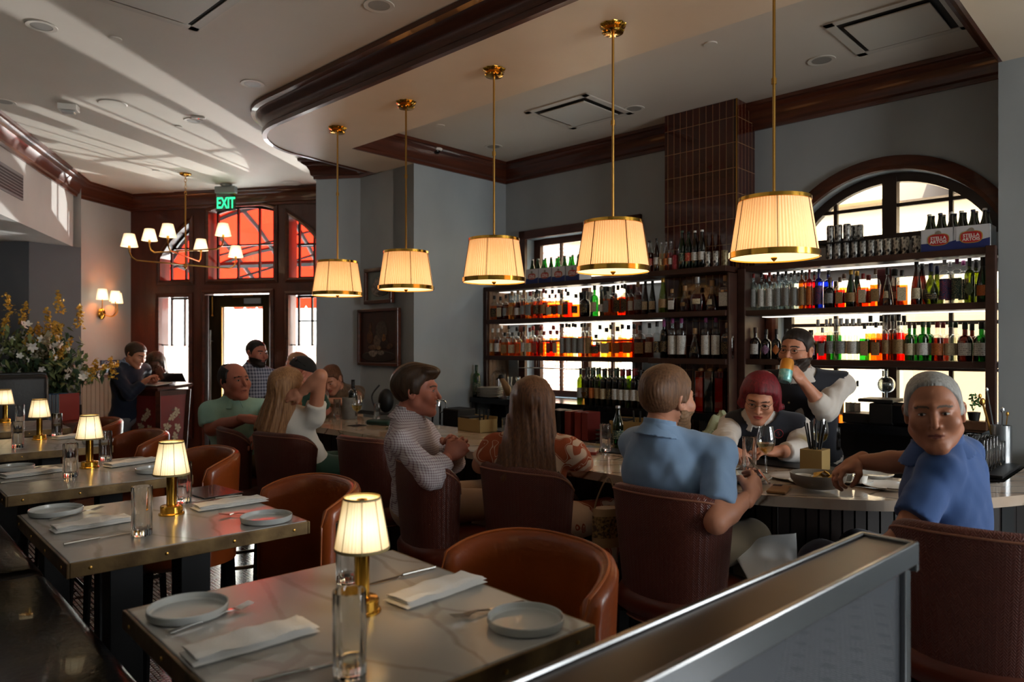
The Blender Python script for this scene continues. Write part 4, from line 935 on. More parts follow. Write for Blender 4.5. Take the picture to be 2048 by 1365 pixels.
# recessed downlights and small discs (ceiling 3.46)
def disc(px,py,r,name,label,cat,grp,kind_,zc=3.46):
    p=PZ(px,py,zc); t=empty(name,(p.x,p.y,zc),0,label,cat,grp)
    if kind_=='can':
        mb=MB(); mb.lathe([(r*.72,-.004),(r,-.006),(r*1.02,-.0015),(r*.72,-.0015)],28,caps=False); mb.build('trim_ring',mat('white_ring','#c9c4ba',.5),t,smooth=True)
        mb=MB(); mb.lathe([(r*.74,-.003),(.0001,-.0025)],24,caps=False); mb.build('baffle',mat('dim_baffle','#8d8a84',.5),t)
    elif kind_=='flat':
        mb=MB(); mb.lathe([(.0001,-.007),(r*.93,-.007),(r,-.001)],28,caps=False); mb.build('cover',mat('white_ring'),t,smooth=True,angle=30)
    return t
for px,py,r,l in [(83,52,.078,'recessed ceiling downlight at the upper left corner of the room'),(505,167,.078,'recessed ceiling downlight left of the curved wood trim'),(387,241,.070,'recessed ceiling downlight beside the small red indicator'),(758,10,.08,'recessed ceiling downlight at the top, just before the curved wood trim'),(8,203,.075,'recessed ceiling downlight at the left edge'),
    (1268,217,.078,'recessed ceiling downlight beside the square vent over the back bar'),(987,293,.078,'recessed ceiling downlight in the far corner of the bar ceiling'),(1643,120,.082,'recessed ceiling downlight before the arched window')]:
    disc(px,py,r,'downlight',l,'downlight','recessed downlights in the ceilings','can')
for px,py,r,l in [(231,77,.035,'small round sprinkler cover near the upper left ceiling vent'),(312,341,.035,'small round sprinkler cover left of the chandelier canopy'),(357,253,.03,'small round sprinkler cover beside the ceiling speaker'),(880,251,.04,'small round sprinkler cover above the ceiling camera'),(1421,87,.04,'small round sprinkler cover between the two vents over the bar')]:
    disc(px,py,r,'sprinkler_cover',l,'sprinkler cover','sprinkler covers in the ceilings','flat')
for px,py,r,l in [(225,207,.10,'round flush ceiling speaker beside the white fire strobe'),(325,381,.13,'round flush ceiling speaker near the entrance wall'),(583,366,.11,'round flush ceiling speaker near the painted wall corner')]:
    disc(px,py,r,'ceiling_speaker',l,'ceiling speaker','ceiling speakers','flat')
p=PZ(137,210,3.46); t=empty('fire_strobe',(p.x,p.y,3.46),.3,'white fire alarm strobe on the ceiling at left','fire alarm'); mb=MB(); mb.box(-.065,.065,-.045,.045,-.045,0,.005); mb.build('housing',white,t); mb=MB(); mb.box(-.045,.045,-.03,.03,-.062,-.045,.008); mb.build('lens',mat('strobe_lens','#b9b9b9',.1),t)
p=PZ(397,234,3.46); t=empty('indicator_plate',(p.x,p.y,3.455),.2,'thin white ceiling plate with a tiny red light','indicator'); mb=MB(); mb.box(-.05,.05,-.012,.012,-.008,.004); mb.build('plate',white,t); mb=MB(); mb.ball((0,0,-.008),.004,8,6); mb.build('red_light',emis('red_led','#ff4433',2,'#802018'),t)
def vent(ctr,size,label,open_=True):
    t=empty('ceiling_vent',(ctr.x,ctr.y,3.46),BROT,label,'vent','square air vents in the ceilings'); s=size/2
    mb=MB()
    for (a,b,c_,d_) in [(-s,s,-s,-s+.05),(-s,s,s-.05,s),(-s,-s+.05,-s,s),(s-.05,s,-s,s)]: mb.box(a,b,c_,d_,-.010,-.001)
    mb.build('frame',mat('vent_white','#b9b4aa',.5),t)
    mb=MB(); mb.box(-s+.05,s-.05,-s+.05,s-.05,-.004,-.001); mb.build('duct_opening',mat('duct_dark','#23201d',.8),t)
    mb=MB(); mb.box(-s+.085,s-.085,-s+.085,s-.085,-.022,-.014,.003); mb.build('face_plate',mat('vent_white'),t)
vent(PZ(1158,224,3.46),.60,'square ceiling vent over the back bar, in front of the tiled chimney'); vent(PZ(1795,50,3.46),.60,'square ceiling vent near the top right corner')
vent(Vector((-1.794,4.123,0))+Vector((.7245,-.689,0))*.3-Vector((.689,.7245,0))*.3,.6,'square ceiling vent at the top left, cut by the frame')
# wall grille
def cam_dome(p,label,rz=0):
    t=empty('security_camera',p,rz,label,'camera'); mb=MB(); mb.lathe([(.045,-.045),(.055,-.03),(.055,0)],24); mb.build('housing',white,t,smooth=True,angle=30); mb=MB(); mb.ball((0,0,-.045),(.036,.036,.03)); mb.build('dome',blackg,t,smooth=True)
p=PZ(873,292,3.46); cam_dome((p.x,p.y,3.459),'white dome security camera on the bar ceiling')
p=PZ(102,490,2.73); cam_dome((p.x,p.y,2.729),'white dome security camera under the left bulkhead')
g=Vector((-4.14,5.87)); h=Vector((-4.74,7.9)); dd=(h-g).normalized(); nn=Vector((dd.y,-dd.x)); c=g+dd*.05
t=empty('wall_grille',(c.x,c.y,2.95),math.atan2(dd.y,dd.x),'dark slotted air grille high on the left wall','grille')
mb=MB(); mb.box(-.6,.42,-.012,.0,-.02,.20); mb.build('frame',mat('grille_frame','#77787a',.5),t); mb=MB()
for i in range(7): mb.box(-.58,.40,-.016,-.012,.0+i*.026,.014+i*.026)
mb.build('slats',mat('grille_dark','#1c1c1e',.5),t)
# wall devices near the host stand, on the pale wall
a=Vector((-4.74,7.9)); b=Vector((-4.59,8.73)); dd=(b-a).normalized(); rz=math.atan2(dd.y,dd.x); nn=Vector((dd.y,-dd.x))
def onwall(px,z):
    t_=(px-1024)/F; s_=(t_*a.y-a.x)/(dd.x-t_*dd.y); q_=a+dd*s_+nn*.004; return (q_.x,q_.y,z)
o_=onwall(203,1.385); t=empty('alarm_panel',o_,rz,'white framed control panel on the wall above the wainscot','control panel')
mb=MB(); mb.box(-.40,.40,-.03,0,-.05,.05,.006); mb.build('frame',white,t); mb=MB(); mb.box(-.33,.33,-.036,-.03,-.035,.035); mb.build('screen',mat('panel_brown','#4a4038',.3),t); mb=MB(); mb.box(-.06,.08,-.038,-.035,-.025,.025); mb.build('display',emis('lcd','#9fb4c4',.25,'#8fa0ac'),t)
for px,z,tx,lb in [(238,1.47,'OCCUPANCY','dark blue wall sign with white letters, upper one beside the host'),(238,1.35,'PERSONS','dark blue wall sign with white letters, lower one beside the host')]:
    o_=onwall(px,z); t=empty('wall_sign',o_,rz,lb,'sign',group='blue signs beside the host'); mb=MB(); mb.box(-.30,.25,-.01,0,-.03,.03); mb.build('plate',mat('navy_sign','#222a4a',.4),t)
    text('lettering',tx,.045,mat('sign_white','#c8ccd4',.5),t,(-.03,-.012,-.016),(PI/2,0,0),1.6)
# pictures on the wall by the bar
def picture(px0,px1,py0,py1,label,cols,fw=.035):
    Y=4.045; X0,X1=BX(px0,Y),BX(px1,Y); X=(X0+X1)/2; D=Bp(X,Y).y; z0=CH+(693-py1)/F*D; z1=CH+(693-py0)/F*D; w_=(X1-X0); h_=z1-z0
    t=empty('framed_picture',Bp(X,Y,z0),BROT,label,'picture','framed pictures by the bar')
    mb=MB(); fw=min(fw,w_*.2)
    for (a_,b_,c_,d_) in [(-w_/2,w_/2,0,fw),(-w_/2,w_/2,h_-fw,h_),(-w_/2,-w_/2+fw,fw,h_-fw),(w_/2-fw,w_/2,fw,h_-fw)]: mb.box(a_,b_,-.045,-.005,c_,d_,.004)
    mb.build('frame',wood,t)
    mb=MB(); mb.box(-w_/2+fw,w_/2-fw,-.02,-.012,fw,h_-fw); mb.build('canvas',mat(cols[0],cols[1],.4,noise=(9,cols[2],.2,(1,1,1))),t)
    W_,H_=w_-2*fw,h_-2*fw
    for i,(u,v,ru,rv,cc) in enumerate(cols[3]):
        mb=MB(); mb.at((-W_/2+u*W_,-.022,fw+v*H_),0,PI/2); mb.lathe([(1,0),(.9,.003),(.0001,.004)],20,sx=ru*W_,sy=rv*H_); 
        mb.build('painted_shape',mat('pigment_'+cc,cc,.6,noise=(40,'#2a1c12',.25,(1,1,1))),t)
picture(735,790,536,608,'small framed picture partly behind a pendant lamp, upper one',('dim_canvas','#6f7a76','#57605c',[(.5,.4,.34,.3,'#9a938a'),(.45,.6,.15,.2,'#b8aea0'),(.6,.25,.3,.12,'#4a4440')]))
picture(722,803,618,732,'dark still life painting with a gourd and white cloth, lower one',('umber_canvas','#24120c','#3a1c12',[(.5,.12,.5,.11,'#1a1410'),(.38,.14,.22,.10,'#9a8f80'),(.56,.17,.14,.07,'#8d8272'),(.26,.50,.085,.13,'#6d4522'),(.27,.68,.03,.12,'#6a4524'),(.58,.62,.17,.20,'#55483c'),(.46,.42,.10,.14,'#7a6a58'),(.64,.50,.055,.13,'#a06a2c'),(.66,.36,.13,.10,'#1d1512'),(.35,.30,.14,.05,'#7d6044'),(.78,.32,.09,.06,'#5a3a24'),(.5,.29,.06,.04,'#a98a60')]),.028)
# curtains on the entrance sidelights
lin=bpy.data.materials.new('cafe_curtain_linen'); lin.use_nodes=True; nt=lin.node_tree; nt.nodes.clear(); o_=nt.nodes.new('ShaderNodeOutputMaterial'); tr_=nt.nodes.new('ShaderNodeBsdfTranslucent'); tr_.inputs[0].default_value=(.93,.88,.8,1); df=nt.nodes.new('ShaderNodeBsdfDiffuse'); df.inputs[0].default_value=(.8,.74,.66,1); mx=nt.nodes.new('ShaderNodeMixShader'); mx.inputs[0].default_value=.3; nt.links.new(tr_.outputs[0],mx.inputs[1]); nt.links.new(df.outputs[0],mx.inputs[2]); nt.links.new(mx.outputs[0],o_.inputs[0])
for s0_,s1_,lb in [(.42,.79,'cream cafe curtain on a thin black rod in the left sidelight'),(2.12,2.50,'cream cafe curtain on a thin black rod in the right sidelight')]:
    t=empty('cafe_curtain',(0,0,0),0,lb,'curtain','cafe curtains in the entrance sidelights'); mb=MB(); n=60; rows=[1.665,1.60,1.45,1.1,.72]; vs=[]
    for j,z in enumerate(rows):
        for i in range(n+1):
            s_=s0_+(s1_-s0_)*i/n; k=(1 if j>0 else .4)*.010; vs.append(DW(s_,z,-.055+k*math.sin(i/n*2*PI*8)+.003*math.sin(i*1.7+j)))
    mb.raw(vs,[(j*(n+1)+i,j*(n+1)+i+1,(j+1)*(n+1)+i+1,(j+1)*(n+1)+i) for j in range(len(rows)-1) for i in range(n)]); mb.build('cloth',lin,t,smooth=True)
    mb=MB(); mb.tube([DW(s0_-.01,1.675,-.045),DW(s1_+.01,1.675,-.045)],.005,6); mb.ball(DW(s0_-.012,1.675,-.045),.010); mb.build('rod',black,t)
    for k in range(6):
        q_=DW(s0_+(s1_-s0_)*(k+.5)/6,1.675,-.045); mb=MB(); mb.tube([Vector(q_)+Vector((0,.009*math.cos(a_),.009*math.sin(a_)-.004)) for a_ in [2*PI*i/8 for i in range(9)]],.0015,4,caps=False); mb.build('ring',black,t)
# ================================================================= bottles
GL={'clear':'#f3f6f6','green':'#3f8f4a','dkgreen':'#1c3a22','olive':'#7c8a2a','brown':'#6b3412','black':'#0d0d0f','blue':'#2f56c8','red':'#d22a18','gold':'#c98a1e','ice':'#e4f0f3','dkblue':'#1b2540','yellowgreen':'#a9b53a'}
LQ={'amber':'#ffbe68','orange':'#ff9c4c','red':'#ee5a40','gold':'#fbd678','dark':'#a04a1c','pale':'#f8f0d0','brown':'#b86428','green':'#5fc46a','white':'#eef2ea','none':None,'pink':'#e8788c'}
LB={'cream':'#c9bd9e','white':'#cfcfca','grey':'#8d9190','black':'#17171a','red':'#a3241c','orange':'#b8662a','navy':'#26345c','dkgreen':'#24423a','kraft':'#9a7c52','purple':'#6d4668','green':'#667a54'}
CP={'black':'#121214','red':'#7c1a18','silver':'#9a9c9e','cork':'#a07a50','gold':'#a8843a','white':'#d8d6d0','purple':'#8a3f78','brown':'#3c2218','green':'#26402c','navy':'#20284a','wood':'#5d4330'}
def label_mat(c,seed):
    n='label_%s_%d'%(c,seed)
    if n in MATS: return MATS[n]
    dark={'cream':'#5b4632','white':'#6b6b6b','grey':'#3c3e40','black':'#b89a5a','red':'#e0c79a','orange':'#4a2412','navy':'#c43a34','dkgreen':'#b9b48e','kraft':'#3c2a18','purple':'#cbb4c4','green':'#3a3f2c'}[c]
    m=mat(n,LB[c],.6); nt=m.node_tree; b=bsdf(m); N=nt.nodes.new; L=nt.links.new
    tc=N('ShaderNodeTexCoord'); mp=N('ShaderNodeMapping'); mp.inputs['Scale'].default_value=(90,90,160); mp.inputs['Location'].default_value=(seed*3.7,0,seed); L(tc.outputs['Object'],mp.inputs[0])
    n_=N('ShaderNodeTexNoise'); n_.inputs['Scale'].default_value=1.6; n_.inputs['Detail'].default_value=0; L(mp.outputs[0],n_.inputs[0])
    sp=N('ShaderNodeSeparateXYZ'); L(tc.outputs['Object'],sp.inputs[0]); ln=math_node(nt,'GREATER_THAN',math_node(nt,'FRACT',math_node(nt,'MULTIPLY',sp.outputs[2],95.0+seed*9)),.55)
    k=math_node(nt,'MULTIPLY',math_node(nt,'GREATER_THAN',n_.outputs['Fac'],.53),ln); k=math_node(nt,'MULTIPLY',k,.8)
    mx=N('ShaderNodeMix'); mx.data_type='RGBA'; L(k,mx.inputs['Factor']); mx.inputs['A'].default_value=srgb(LB[c]); mx.inputs['B'].default_value=srgb(dark); L(mx.outputs['Result'],b.inputs['Base Color'])
    return m
# kind: profile [(r,z)], power, (sx,sy), label (z0,z1,half angle), cap (r,z0,z1)
def arcp(r0,z0,r1,z1,n=5,convex=True):
    out=[]
    for i in range(n+1):
        t=i/n*PI/2; out.append((r1+(r0-r1)*math.cos(t),z0+(z1-z0)*math.sin(t)) if convex else (r0+(r1-r0)*math.sin(t),z0+(z1-z0)*(1-math.cos(t))))
    return out
K={
 'round':([(.034,0),(.037,.004),(.037,.155)]+arcp(.037,.155,.013,.190)[1:]+[(.0125,.25),(.0145,.252),(.0145,.262),(.0125,.264)],None,(1,1),(.04,.125,75),(.0155,.235,.275)),
 'square':([(.036,0),(.040,.004),(.041,.150)]+arcp(.041,.150,.014,.175)[1:]+[(.0125,.215),(.0145,.217),(.0145,.226),(.0125,.228)],5,(1,.85),(.03,.125,40),(.0165,.205,.245)),
 'flask':([(.040,0),(.044,.004),(.046,.09),(.045,.14)]+arcp(.045,.140,.013,.182)[1:]+[(.0125,.215),(.0125,.228)],3.2,(1.15,.62),(.03,.115,42),(.017,.208,.245)),
 'tall':([(.033,0),(.0365,.005),(.0365,.205)]+arcp(.0365,.205,.013,.235)[1:]+[(.0125,.285),(.0135,.30)],None,(1,1),(.03,.175,80),(.0145,.272,.308)),
 'wine':([(.034,0),(.0375,.004),(.0375,.175)]+arcp(.0375,.175,.0145,.225)[1:]+[(.0135,.285),(.015,.29),(.015,.30)],None,(1,1),(.05,.135,80),(.0152,.245,.302)),
 'champ':([(.040,0),(.044,.005),(.044,.13),(.040,.16),(.030,.20),(.018,.245),(.0145,.28),(.016,.30)],None,(1,1),(.045,.115,75),(.019,.225,.302)),
 'decanter':([(.030,0),(.045,.006),(.050,.05),(.050,.09),(.040,.125),(.018,.150),(.015,.175),(.017,.19)],None,(1.15,.8),(.05,.085,30),(.021,.19,.235)),
 'bell':([(.050,0),(.052,.006),(.045,.05),(.033,.10),(.020,.14),(.0125,.165),(.0125,.195)],None,(1,.8),(.045,.085,32),(.018,.18,.222)),
 'bulb':([(.030,0),(.040,.01),(.047,.05),(.045,.085),(.030,.12),(.017,.15),(.0135,.20),(.0135,.22)],None,(1,.9),(.03,.06,60),(.015,.19,.24)),
 'apoth':([(.036,0),(.040,.005),(.041,.095)]+arcp(.041,.095,.014,.135)[1:]+[(.013,.165),(.013,.175)],None,(1,1),(.03,.095,55),(.0155,.165,.20)),
 'beer':([(.028,0),(.0305,.004),(.0305,.125),(.028,.145),(.018,.175),(.0128,.20),(.0125,.225),(.0135,.232)],None,(1,1),(.05,.10,80),(.014,.222,.234)),
 'slope':([(.036,0),(.038,.004),(.036,.10),(.030,.15),(.020,.20),(.0135,.25),(.0135,.27)],None,(1,1),(.04,.11,70),(.0155,.248,.285)),
}
BC={}
def bottle_proto(kind,glass_,liq,cap,lab,fill=.62,lab_seed=0,diamond=False):
    key=(kind,glass_,liq,cap,lab,round(fill,2),lab_seed,diamond)
    if key in BC: return BC[key]
    prof,pw,(sx,sy),(l0,l1,ha),(cr,c0,c1)=K[kind]; H=prof[-1][1]; n=20
    gm=glassy('glass_'+glass_,GL[glass_],.10); mats=[gm]
    me_fill=0
    if liq!='none' and LQ[liq]: mats.append(glassy('liquor_'+liq,LQ[liq],.08)); me_fill=H*fill
    pr=[]; 
    for i,(r,z) in enumerate(prof):
        if i and pr[-1][1]<me_fill<z:
            t=(me_fill-pr[-1][1])/(z-pr[-1][1]); pr.append((pr[-1][0]+(r-pr[-1][0])*t,me_fill))
        pr.append((r,z))
    if not any(abs(z-(l0-.002))<.004 for _,z in pr): pass
    mb=MB(); vs=[];fs=[]
    mb.lathe(pr,n,sx,sy,pw)
    zs=[sum(mb.v[i][2] for i in f)/len(f) for f in mb.f]; mb.m=[1 if (len(mats)>1 and z<me_fill) else 0 for z in zs]
    body=mb.build('bottle',mats,smooth=True,angle=50)
    mb=MB(); mb.lathe([(cr*.95,c0),(cr,c0+.002),(cr,c1-.002),(cr*.9,c1)],14); cp=mb.build('cap',mat('cap_'+cap,CP[cap],.4,.6 if cap in('gold','silver') else 0),None,smooth=True,angle=40)
    def rad(z):
        for (ra,za),(rb,zb) in zip(prof,prof[1:]):
            if za<=z<=zb and zb>za: return ra+(rb-ra)*(z-za)/(zb-za)
        return prof[1][0]
    mb=MB(); vs=[]; m_=9; rows=4
    for j in range(rows+1):
        z=l0+(l1-l0)*j/rows
        for i in range(m_):
            h_=ha*(1-abs(2*j/rows-1)*.92) if diamond else ha
            a=math.radians(-90-h_+2*h_*i/(m_-1)); c,s_=math.cos(a),math.sin(a); r=rad(z)+.0012
            if pw: r=r/((abs(c)**pw+abs(s_)**pw)**(1/pw))
            vs.append((r*c*sx,r*s_*sy,z))
    fs=[(j*m_+i,j*m_+i+1,(j+1)*m_+i+1,(j+1)*m_+i) for j in range(rows) for i in range(m_-1)]
    mb.raw(vs,fs); lb=mb.build('label',label_mat(lab,lab_seed),None,smooth=True)
    BC[key]=[(body,cp,lb),False]; return BC[key]
GN={'clear':'clear glass','green':'green','dkgreen':'dark green','olive':'olive green','brown':'brown','black':'black','blue':'bright blue','red':'red','gold':'golden','ice':'frosty clear','dkblue':'dark blue','yellowgreen':'yellow green'}
LN={'amber':'amber','orange':'orange','red':'red','gold':'golden','dark':'dark amber','pale':'pale yellow','brown':'brown','green':'green','white':'clear','pink':'pink'}
KN={'round':'round bottle','square':'square bottle','flask':'broad flat bottle','tall':'tall straight bottle','wine':'wine bottle','champ':'sloping bottle','decanter':'squat decanter bottle','bell':'bell-shaped bottle','bulb':'onion-shaped bottle','apoth':'short apothecary bottle','beer':'beer bottle','slope':'long-shouldered bottle'}
COUNT={}
ORD=['first','second','third','fourth','fifth','sixth','seventh','eighth','ninth','tenth','eleventh','twelfth','thirteenth','fourteenth','fifteenth','sixteenth','seventeenth','eighteenth','nineteenth','twentieth','twenty-first','twenty-second','twenty-third','twenty-fourth','twenty-fifth','twenty-sixth','twenty-seventh','twenty-eighth']
def place_bottle(loc,rz,spec,label,group,s=1.0,fit=1.0):
    parts,used=bottle_proto(*spec); key=None
    if not used:
        body,cp,lb=parts
        setparent(cp,body); setparent(lb,body); o=body
        for k_,v_ in BC.items():
            if v_[0] is parts: v_[1]=True
    else: o=copy_tree(parts[0])
    o.location=loc; o.rotation_euler=(0,0,rz); o.scale=(s*fit,s*fit,s); tag(o,label,'bottle',group); return o
def row(items,Y,z,where,group,dz=0):
    """items: (px, kind, glass, liquid, cap, label, scale[, diamond])"""
    items=sorted(items,key=lambda t:t[0]); xs=[BX(t[0],Y) for t in items]; rr=[max(r for r,_ in K[t[1]][0])*K[t[1]][2][0]*(t[6] if len(t)>6 else 1)*1.04 for t in items]; ft=[1.0]*len(xs)
    for i in range(len(xs)-1):
        q=(xs[i+1]-xs[i])/(rr[i]+rr[i+1]); ft[i]=min(ft[i],q); ft[i+1]=min(ft[i+1],q)
    for i,it in enumerate(items):
        px,kind,g_,lq,cp,lb=it[:6]; s=it[6] if len(it)>6 else 1.0; s=min(s,{Z2:.266,Z3:.297}.get(z,9)/K[kind][5-1][2]) ; dia=len(it)>7 and it[7]
        X=BX(px,Y); seed=(hash((kind,lb)) if False else (len(kind)+len(lb)))%3
        col_=(LN[lq]+' '+(''  if g_=='clear' else GN[g_]+' ')) if lq!='none' else GN[g_]+' '
        lab='%s%s, %s cap, %s from left, %s'%(col_,KN[kind],cp,ORD[i],where)
        place_bottle(Bp(X,Y,z+.0008),BROT+random.uniform(-.25,.25),(kind,g_,lq,cp,lb,it[8] if len(it)>8 else .62,seed,dia),lab,group,s,max(.55,ft[i]))
C='clear'
# left unit, middle shelf
row([(976,'square',C,'dark','black','black',.85),(989,'flask',C,'amber','black','black',.95),(1001,'square',C,'dark','black','cream',.9),(1012,'round',C,'dark','black','grey',.85),(1024,'round',C,'amber','cork','kraft',.95),(1036,'slope',C,'dark','cork','white',.95),(1048,'round',C,'brown','cork','grey',1),
 (1061,'square',C,'amber','red','grey',1.02),(1074,'round',C,'orange','black','black',.95),(1087,'round',C,'orange','red','kraft',.98),(1099,'flask',C,'amber','black','cream',.85),(1111,'flask',C,'orange','black','black',.85),(1123,'square',C,'gold','black','white',.85),(1136,'square',C,'red','black','black',.92),(1152,'apoth',C,'orange','black','black',1.0),(1170,'apoth','black','none','black','black',1.1),(1189,'round','green','none','black','cream',.95),(1203,'slope','ice','pale','white','white',.9),
 (1216,'square',C,'orange','black','grey',1.0),(1236,'square',C,'orange','black','black',1.02),(1250,'square',C,'orange','black','black',1.05),(1262,'round',C,'amber','red','white',.9),(1276,'round',C,'brown','cork','grey',1.0),(1291,'slope','brown','none','black','cream',1.0),(1305,'slope','dkgreen','none','black','cream',1.02)],4.96,Z2,'left unit middle shelf front','bottles on the middle shelf, left unit')
row([(1030,'tall','ice','none','silver','grey',.95),(1042,'tall','ice','none','silver','grey',.95),(1066,'tall',C,'amber','black','white',.98),(1079,'tall',C,'orange','black','white',.98),(1092,'tall',C,'amber','black','black',.98),(1105,'round',C,'amber','black','black',1.0),(1118,'round',C,'gold','black','cream',1.0),(1132,'tall',C,'gold','black','cream',.92),(1228,'tall','dkblue','none','black','navy',.98),(1244,'tall',C,'orange','black','white',.98)],5.09,Z2,'left unit middle shelf back','bottles behind on the middle shelf, left unit')
# left unit, lower shelf
row([(975,'round',C,'pale','white','white',.95),(985,'round',C,'gold','white','cream',.95),(996,'round',C,'brown','white','white',.95),(1010,'flask',C,'amber','black','kraft',.9),(1025,'flask',C,'orange','black','cream',.9),(1038,'square',C,'orange','black','orange',.9),(1048,'round',C,'white','black','white',.98),(1060,'round',C,'orange','red','cream',.95),(1074,'square',C,'red','red','red',.95),(1088,'square',C,'amber','red','orange',.93),(1101,'square',C,'red','red','red',.95),(1114,'square',C,'amber','red','cream',.95),
 (1126,'tall',C,'orange','black','grey',.93),(1139,'tall',C,'amber','black','grey',.93),(1151,'tall',C,'white','black','grey',.93),(1163,'tall',C,'orange','black','grey',.93),(1178,'tall',C,'amber','cork','kraft',.93),(1192,'apoth',C,'dark','black','black',.95),(1213,'flask',C,'gold','black','cream',1.0),(1235,'flask',C,'orange','black','orange',1.03),(1257,'flask',C,'orange','black','orange',1.08),(1280,'flask',C,'dark','black','kraft',1.05),(1299,'round',C,'dark','black','cream',1.0)],4.96,Z3,'left unit lower shelf front','bottles on the lower shelf, left unit')
row([(1003,'tall',C,'pale','white','white',.95),(1018,'tall',C,'amber','black','white',.95),(1034,'round',C,'amber','black','cream',1.0),(1066,'round',C,'gold','red','white',1.02),(1082,'round',C,'orange','red','white',1.02),(1107,'round',C,'gold','red','white',1.02),(1133,'tall',C,'white','black','grey',.98),(1146,'tall',C,'pale','black','grey',.98),(1170,'tall',C,'amber','black','grey',.98),(1200,'round',C,'pale','black','white',1.0),(1222,'round',C,'gold','black','white',1.0),(1245,'round',C,'amber','black','white',1.0),(1268,'round',C,'orange','black','white',1.0)],5.09,Z3,'left unit lower shelf back','bottles behind on the lower shelf, left unit')
# in front of the chimney breast
row([(1299,'beer',C,'dark','black','red',1.05),(1313,'beer','brown','none','black','white',1.1),(1322,'beer',C,'pale','silver','cream',.95),(1332,'beer',C,'amber','silver','orange',.95),(1342,'beer',C,'pink','silver','white',.95),(1364,'beer','green','none','green','dkgreen',1.25),(1377,'beer','green','none','black','red',1.2),(1390,'beer','dkgreen','none','white','white',1.2),(1404,'beer','dkgreen','none','white','white',1.2)],4.80,Z1,'on chimney top shelf','bottles on the top shelf by the chimney')
row([(1326,'slope','yellowgreen','none','gold','kraft',1.05),(1344,'square',C,'dark','cork','white',.72),(1370,'decanter',C,'dark','cork','kraft',.83),(1395,'decanter',C,'dark','silver','cream',1.08),(1424,'bell',C,'dark','cork','cream',1.0),(1451,'square',C,'brown','cork','white',1.02)],4.80,Z2,'on chimney middle shelf','bottles on the middle shelf by the chimney')
row([(1314,'round',C,'none','black','black',1.02),(1328,'wine','dkgreen','none','purple','black',.97),(1345,'tall',C,'dark','purple','white',1.0),(1363,'tall',C,'dark','purple','white',1.0),(1390,'bell',C,'brown','cork','black',1.0),(1412,'tall',C,'dark','purple','white',1.0),(1432,'tall',C,'dark','purple','white',1.04),(1455,'flask',C,'dark','cork','black',1.05)],4.80,Z3,'on chimney lower shelf','bottles on the lower shelf by the chimney')
# right unit, middle shelf
row([(1507,'tall','ice','none','red','grey',.97),(1523,'tall','ice','none','black','white',.97),(1539,'tall','ice','none','red','white',.97),(1556,'tall','ice','none','black','grey',.97),(1572,'tall','ice','none','black','grey',.97),(1589,'tall','ice','none','black','grey',.95),(1604,'tall','gold','none','black','kraft',.98),(1619,'tall','red','none','red','orange',1.0),(1638,'tall','blue','none','navy','navy',1.0),(1660,'apoth','dkblue','none','wood','grey',1.02),(1680,'square',C,'red','wood','kraft',.82),(1702,'slope','dkgreen','none','gold','kraft',.86),(1726,'square',C,'orange','red','cream',.88),(1751,'flask',C,'orange','wood','kraft',.98),(1775,'bell',C,'dark','black','cream',1.1),
 (1804,'square',C,'orange','black','cream',.90),(1833,'slope','brown','none','black','cream',1.0),(1862,'bulb','olive','none','navy','black',1.05),(1889,'tall',C,'none','silver','navy',.92),(1914,'tall',C,'white','purple','dkgreen',.96),(1939,'wine','olive','none','black','green',.98,True),(1966,'champ','dkgreen','none','black','orange',1.0)],4.97,Z2,'right unit middle shelf front','bottles on the middle shelf, right unit')
row([(1515,'tall','ice','none','black','white',.97),(1531,'tall','ice','none','red','white',.97),(1548,'tall','ice','none','black','white',.97),(1565,'tall','ice','none','black','white',.97),(1582,'tall','ice','none','black','white',.97),(1597,'tall','ice','none','black','white',.97),(1612,'tall','gold','none','black','kraft',.98),(1629,'tall','red','none','black','orange',1.0),(1657,'tall','blue','none','black','navy',.98),(1688,'round',C,'amber','wood','grey',.85),(1714,'slope','dkgreen','none','gold','kraft',.86),(1737,'square',C,'orange','red','cream',.88),(1789,'bell',C,'dark','black','cream',1.1),(1844,'slope','brown','none','black','cream',1.0),(1874,'bulb','olive','none','navy','black',1.02),(1900,'tall',C,'none','silver','navy',.9),(1927,'tall',C,'white','purple','dkgreen',.94),(1952,'wine','olive','none','black','green',.98)],5.09,Z2,'right unit middle shelf back','bottles behind on the middle shelf, right unit')
# right unit, lower shelf
row([(1511,'apoth','brown','none','brown','white',1.12),(1532,'apoth','dkblue','none','black','purple',1.05,True),(1553,'apoth','black','none','black','orange',1.05,True),(1572,'apoth','black','none','black','kraft',1.05),(1622,'apoth','dkblue','none','black','purple',1.0),(1645,'square',C,'red','silver','grey',.88),(1661,'round',C,'green','silver','grey',1.0),(1682,'round',C,'white','silver','grey',1.0),(1706,'round',C,'white','silver','white',.98),(1729,'square',C,'green','black','kraft',.98),(1752,'flask',C,'amber','black','kraft',1.0),(1772,'round',C,'orange','black','kraft',1.03),(1797,'round',C,'red','black','kraft',1.06),
 (1819,'round','green','none','brown','cream',.86),(1846,'round','green','none','green','white',.88),(1875,'round',C,'dark','red','orange',.86),(1901,'round',C,'white','green','cream',.86),(1930,'apoth','brown','none','black','white',1.15),(1963,'apoth','green','none','black','white',1.15)],4.97,Z3,'right unit lower shelf front','bottles on the lower shelf, right unit')
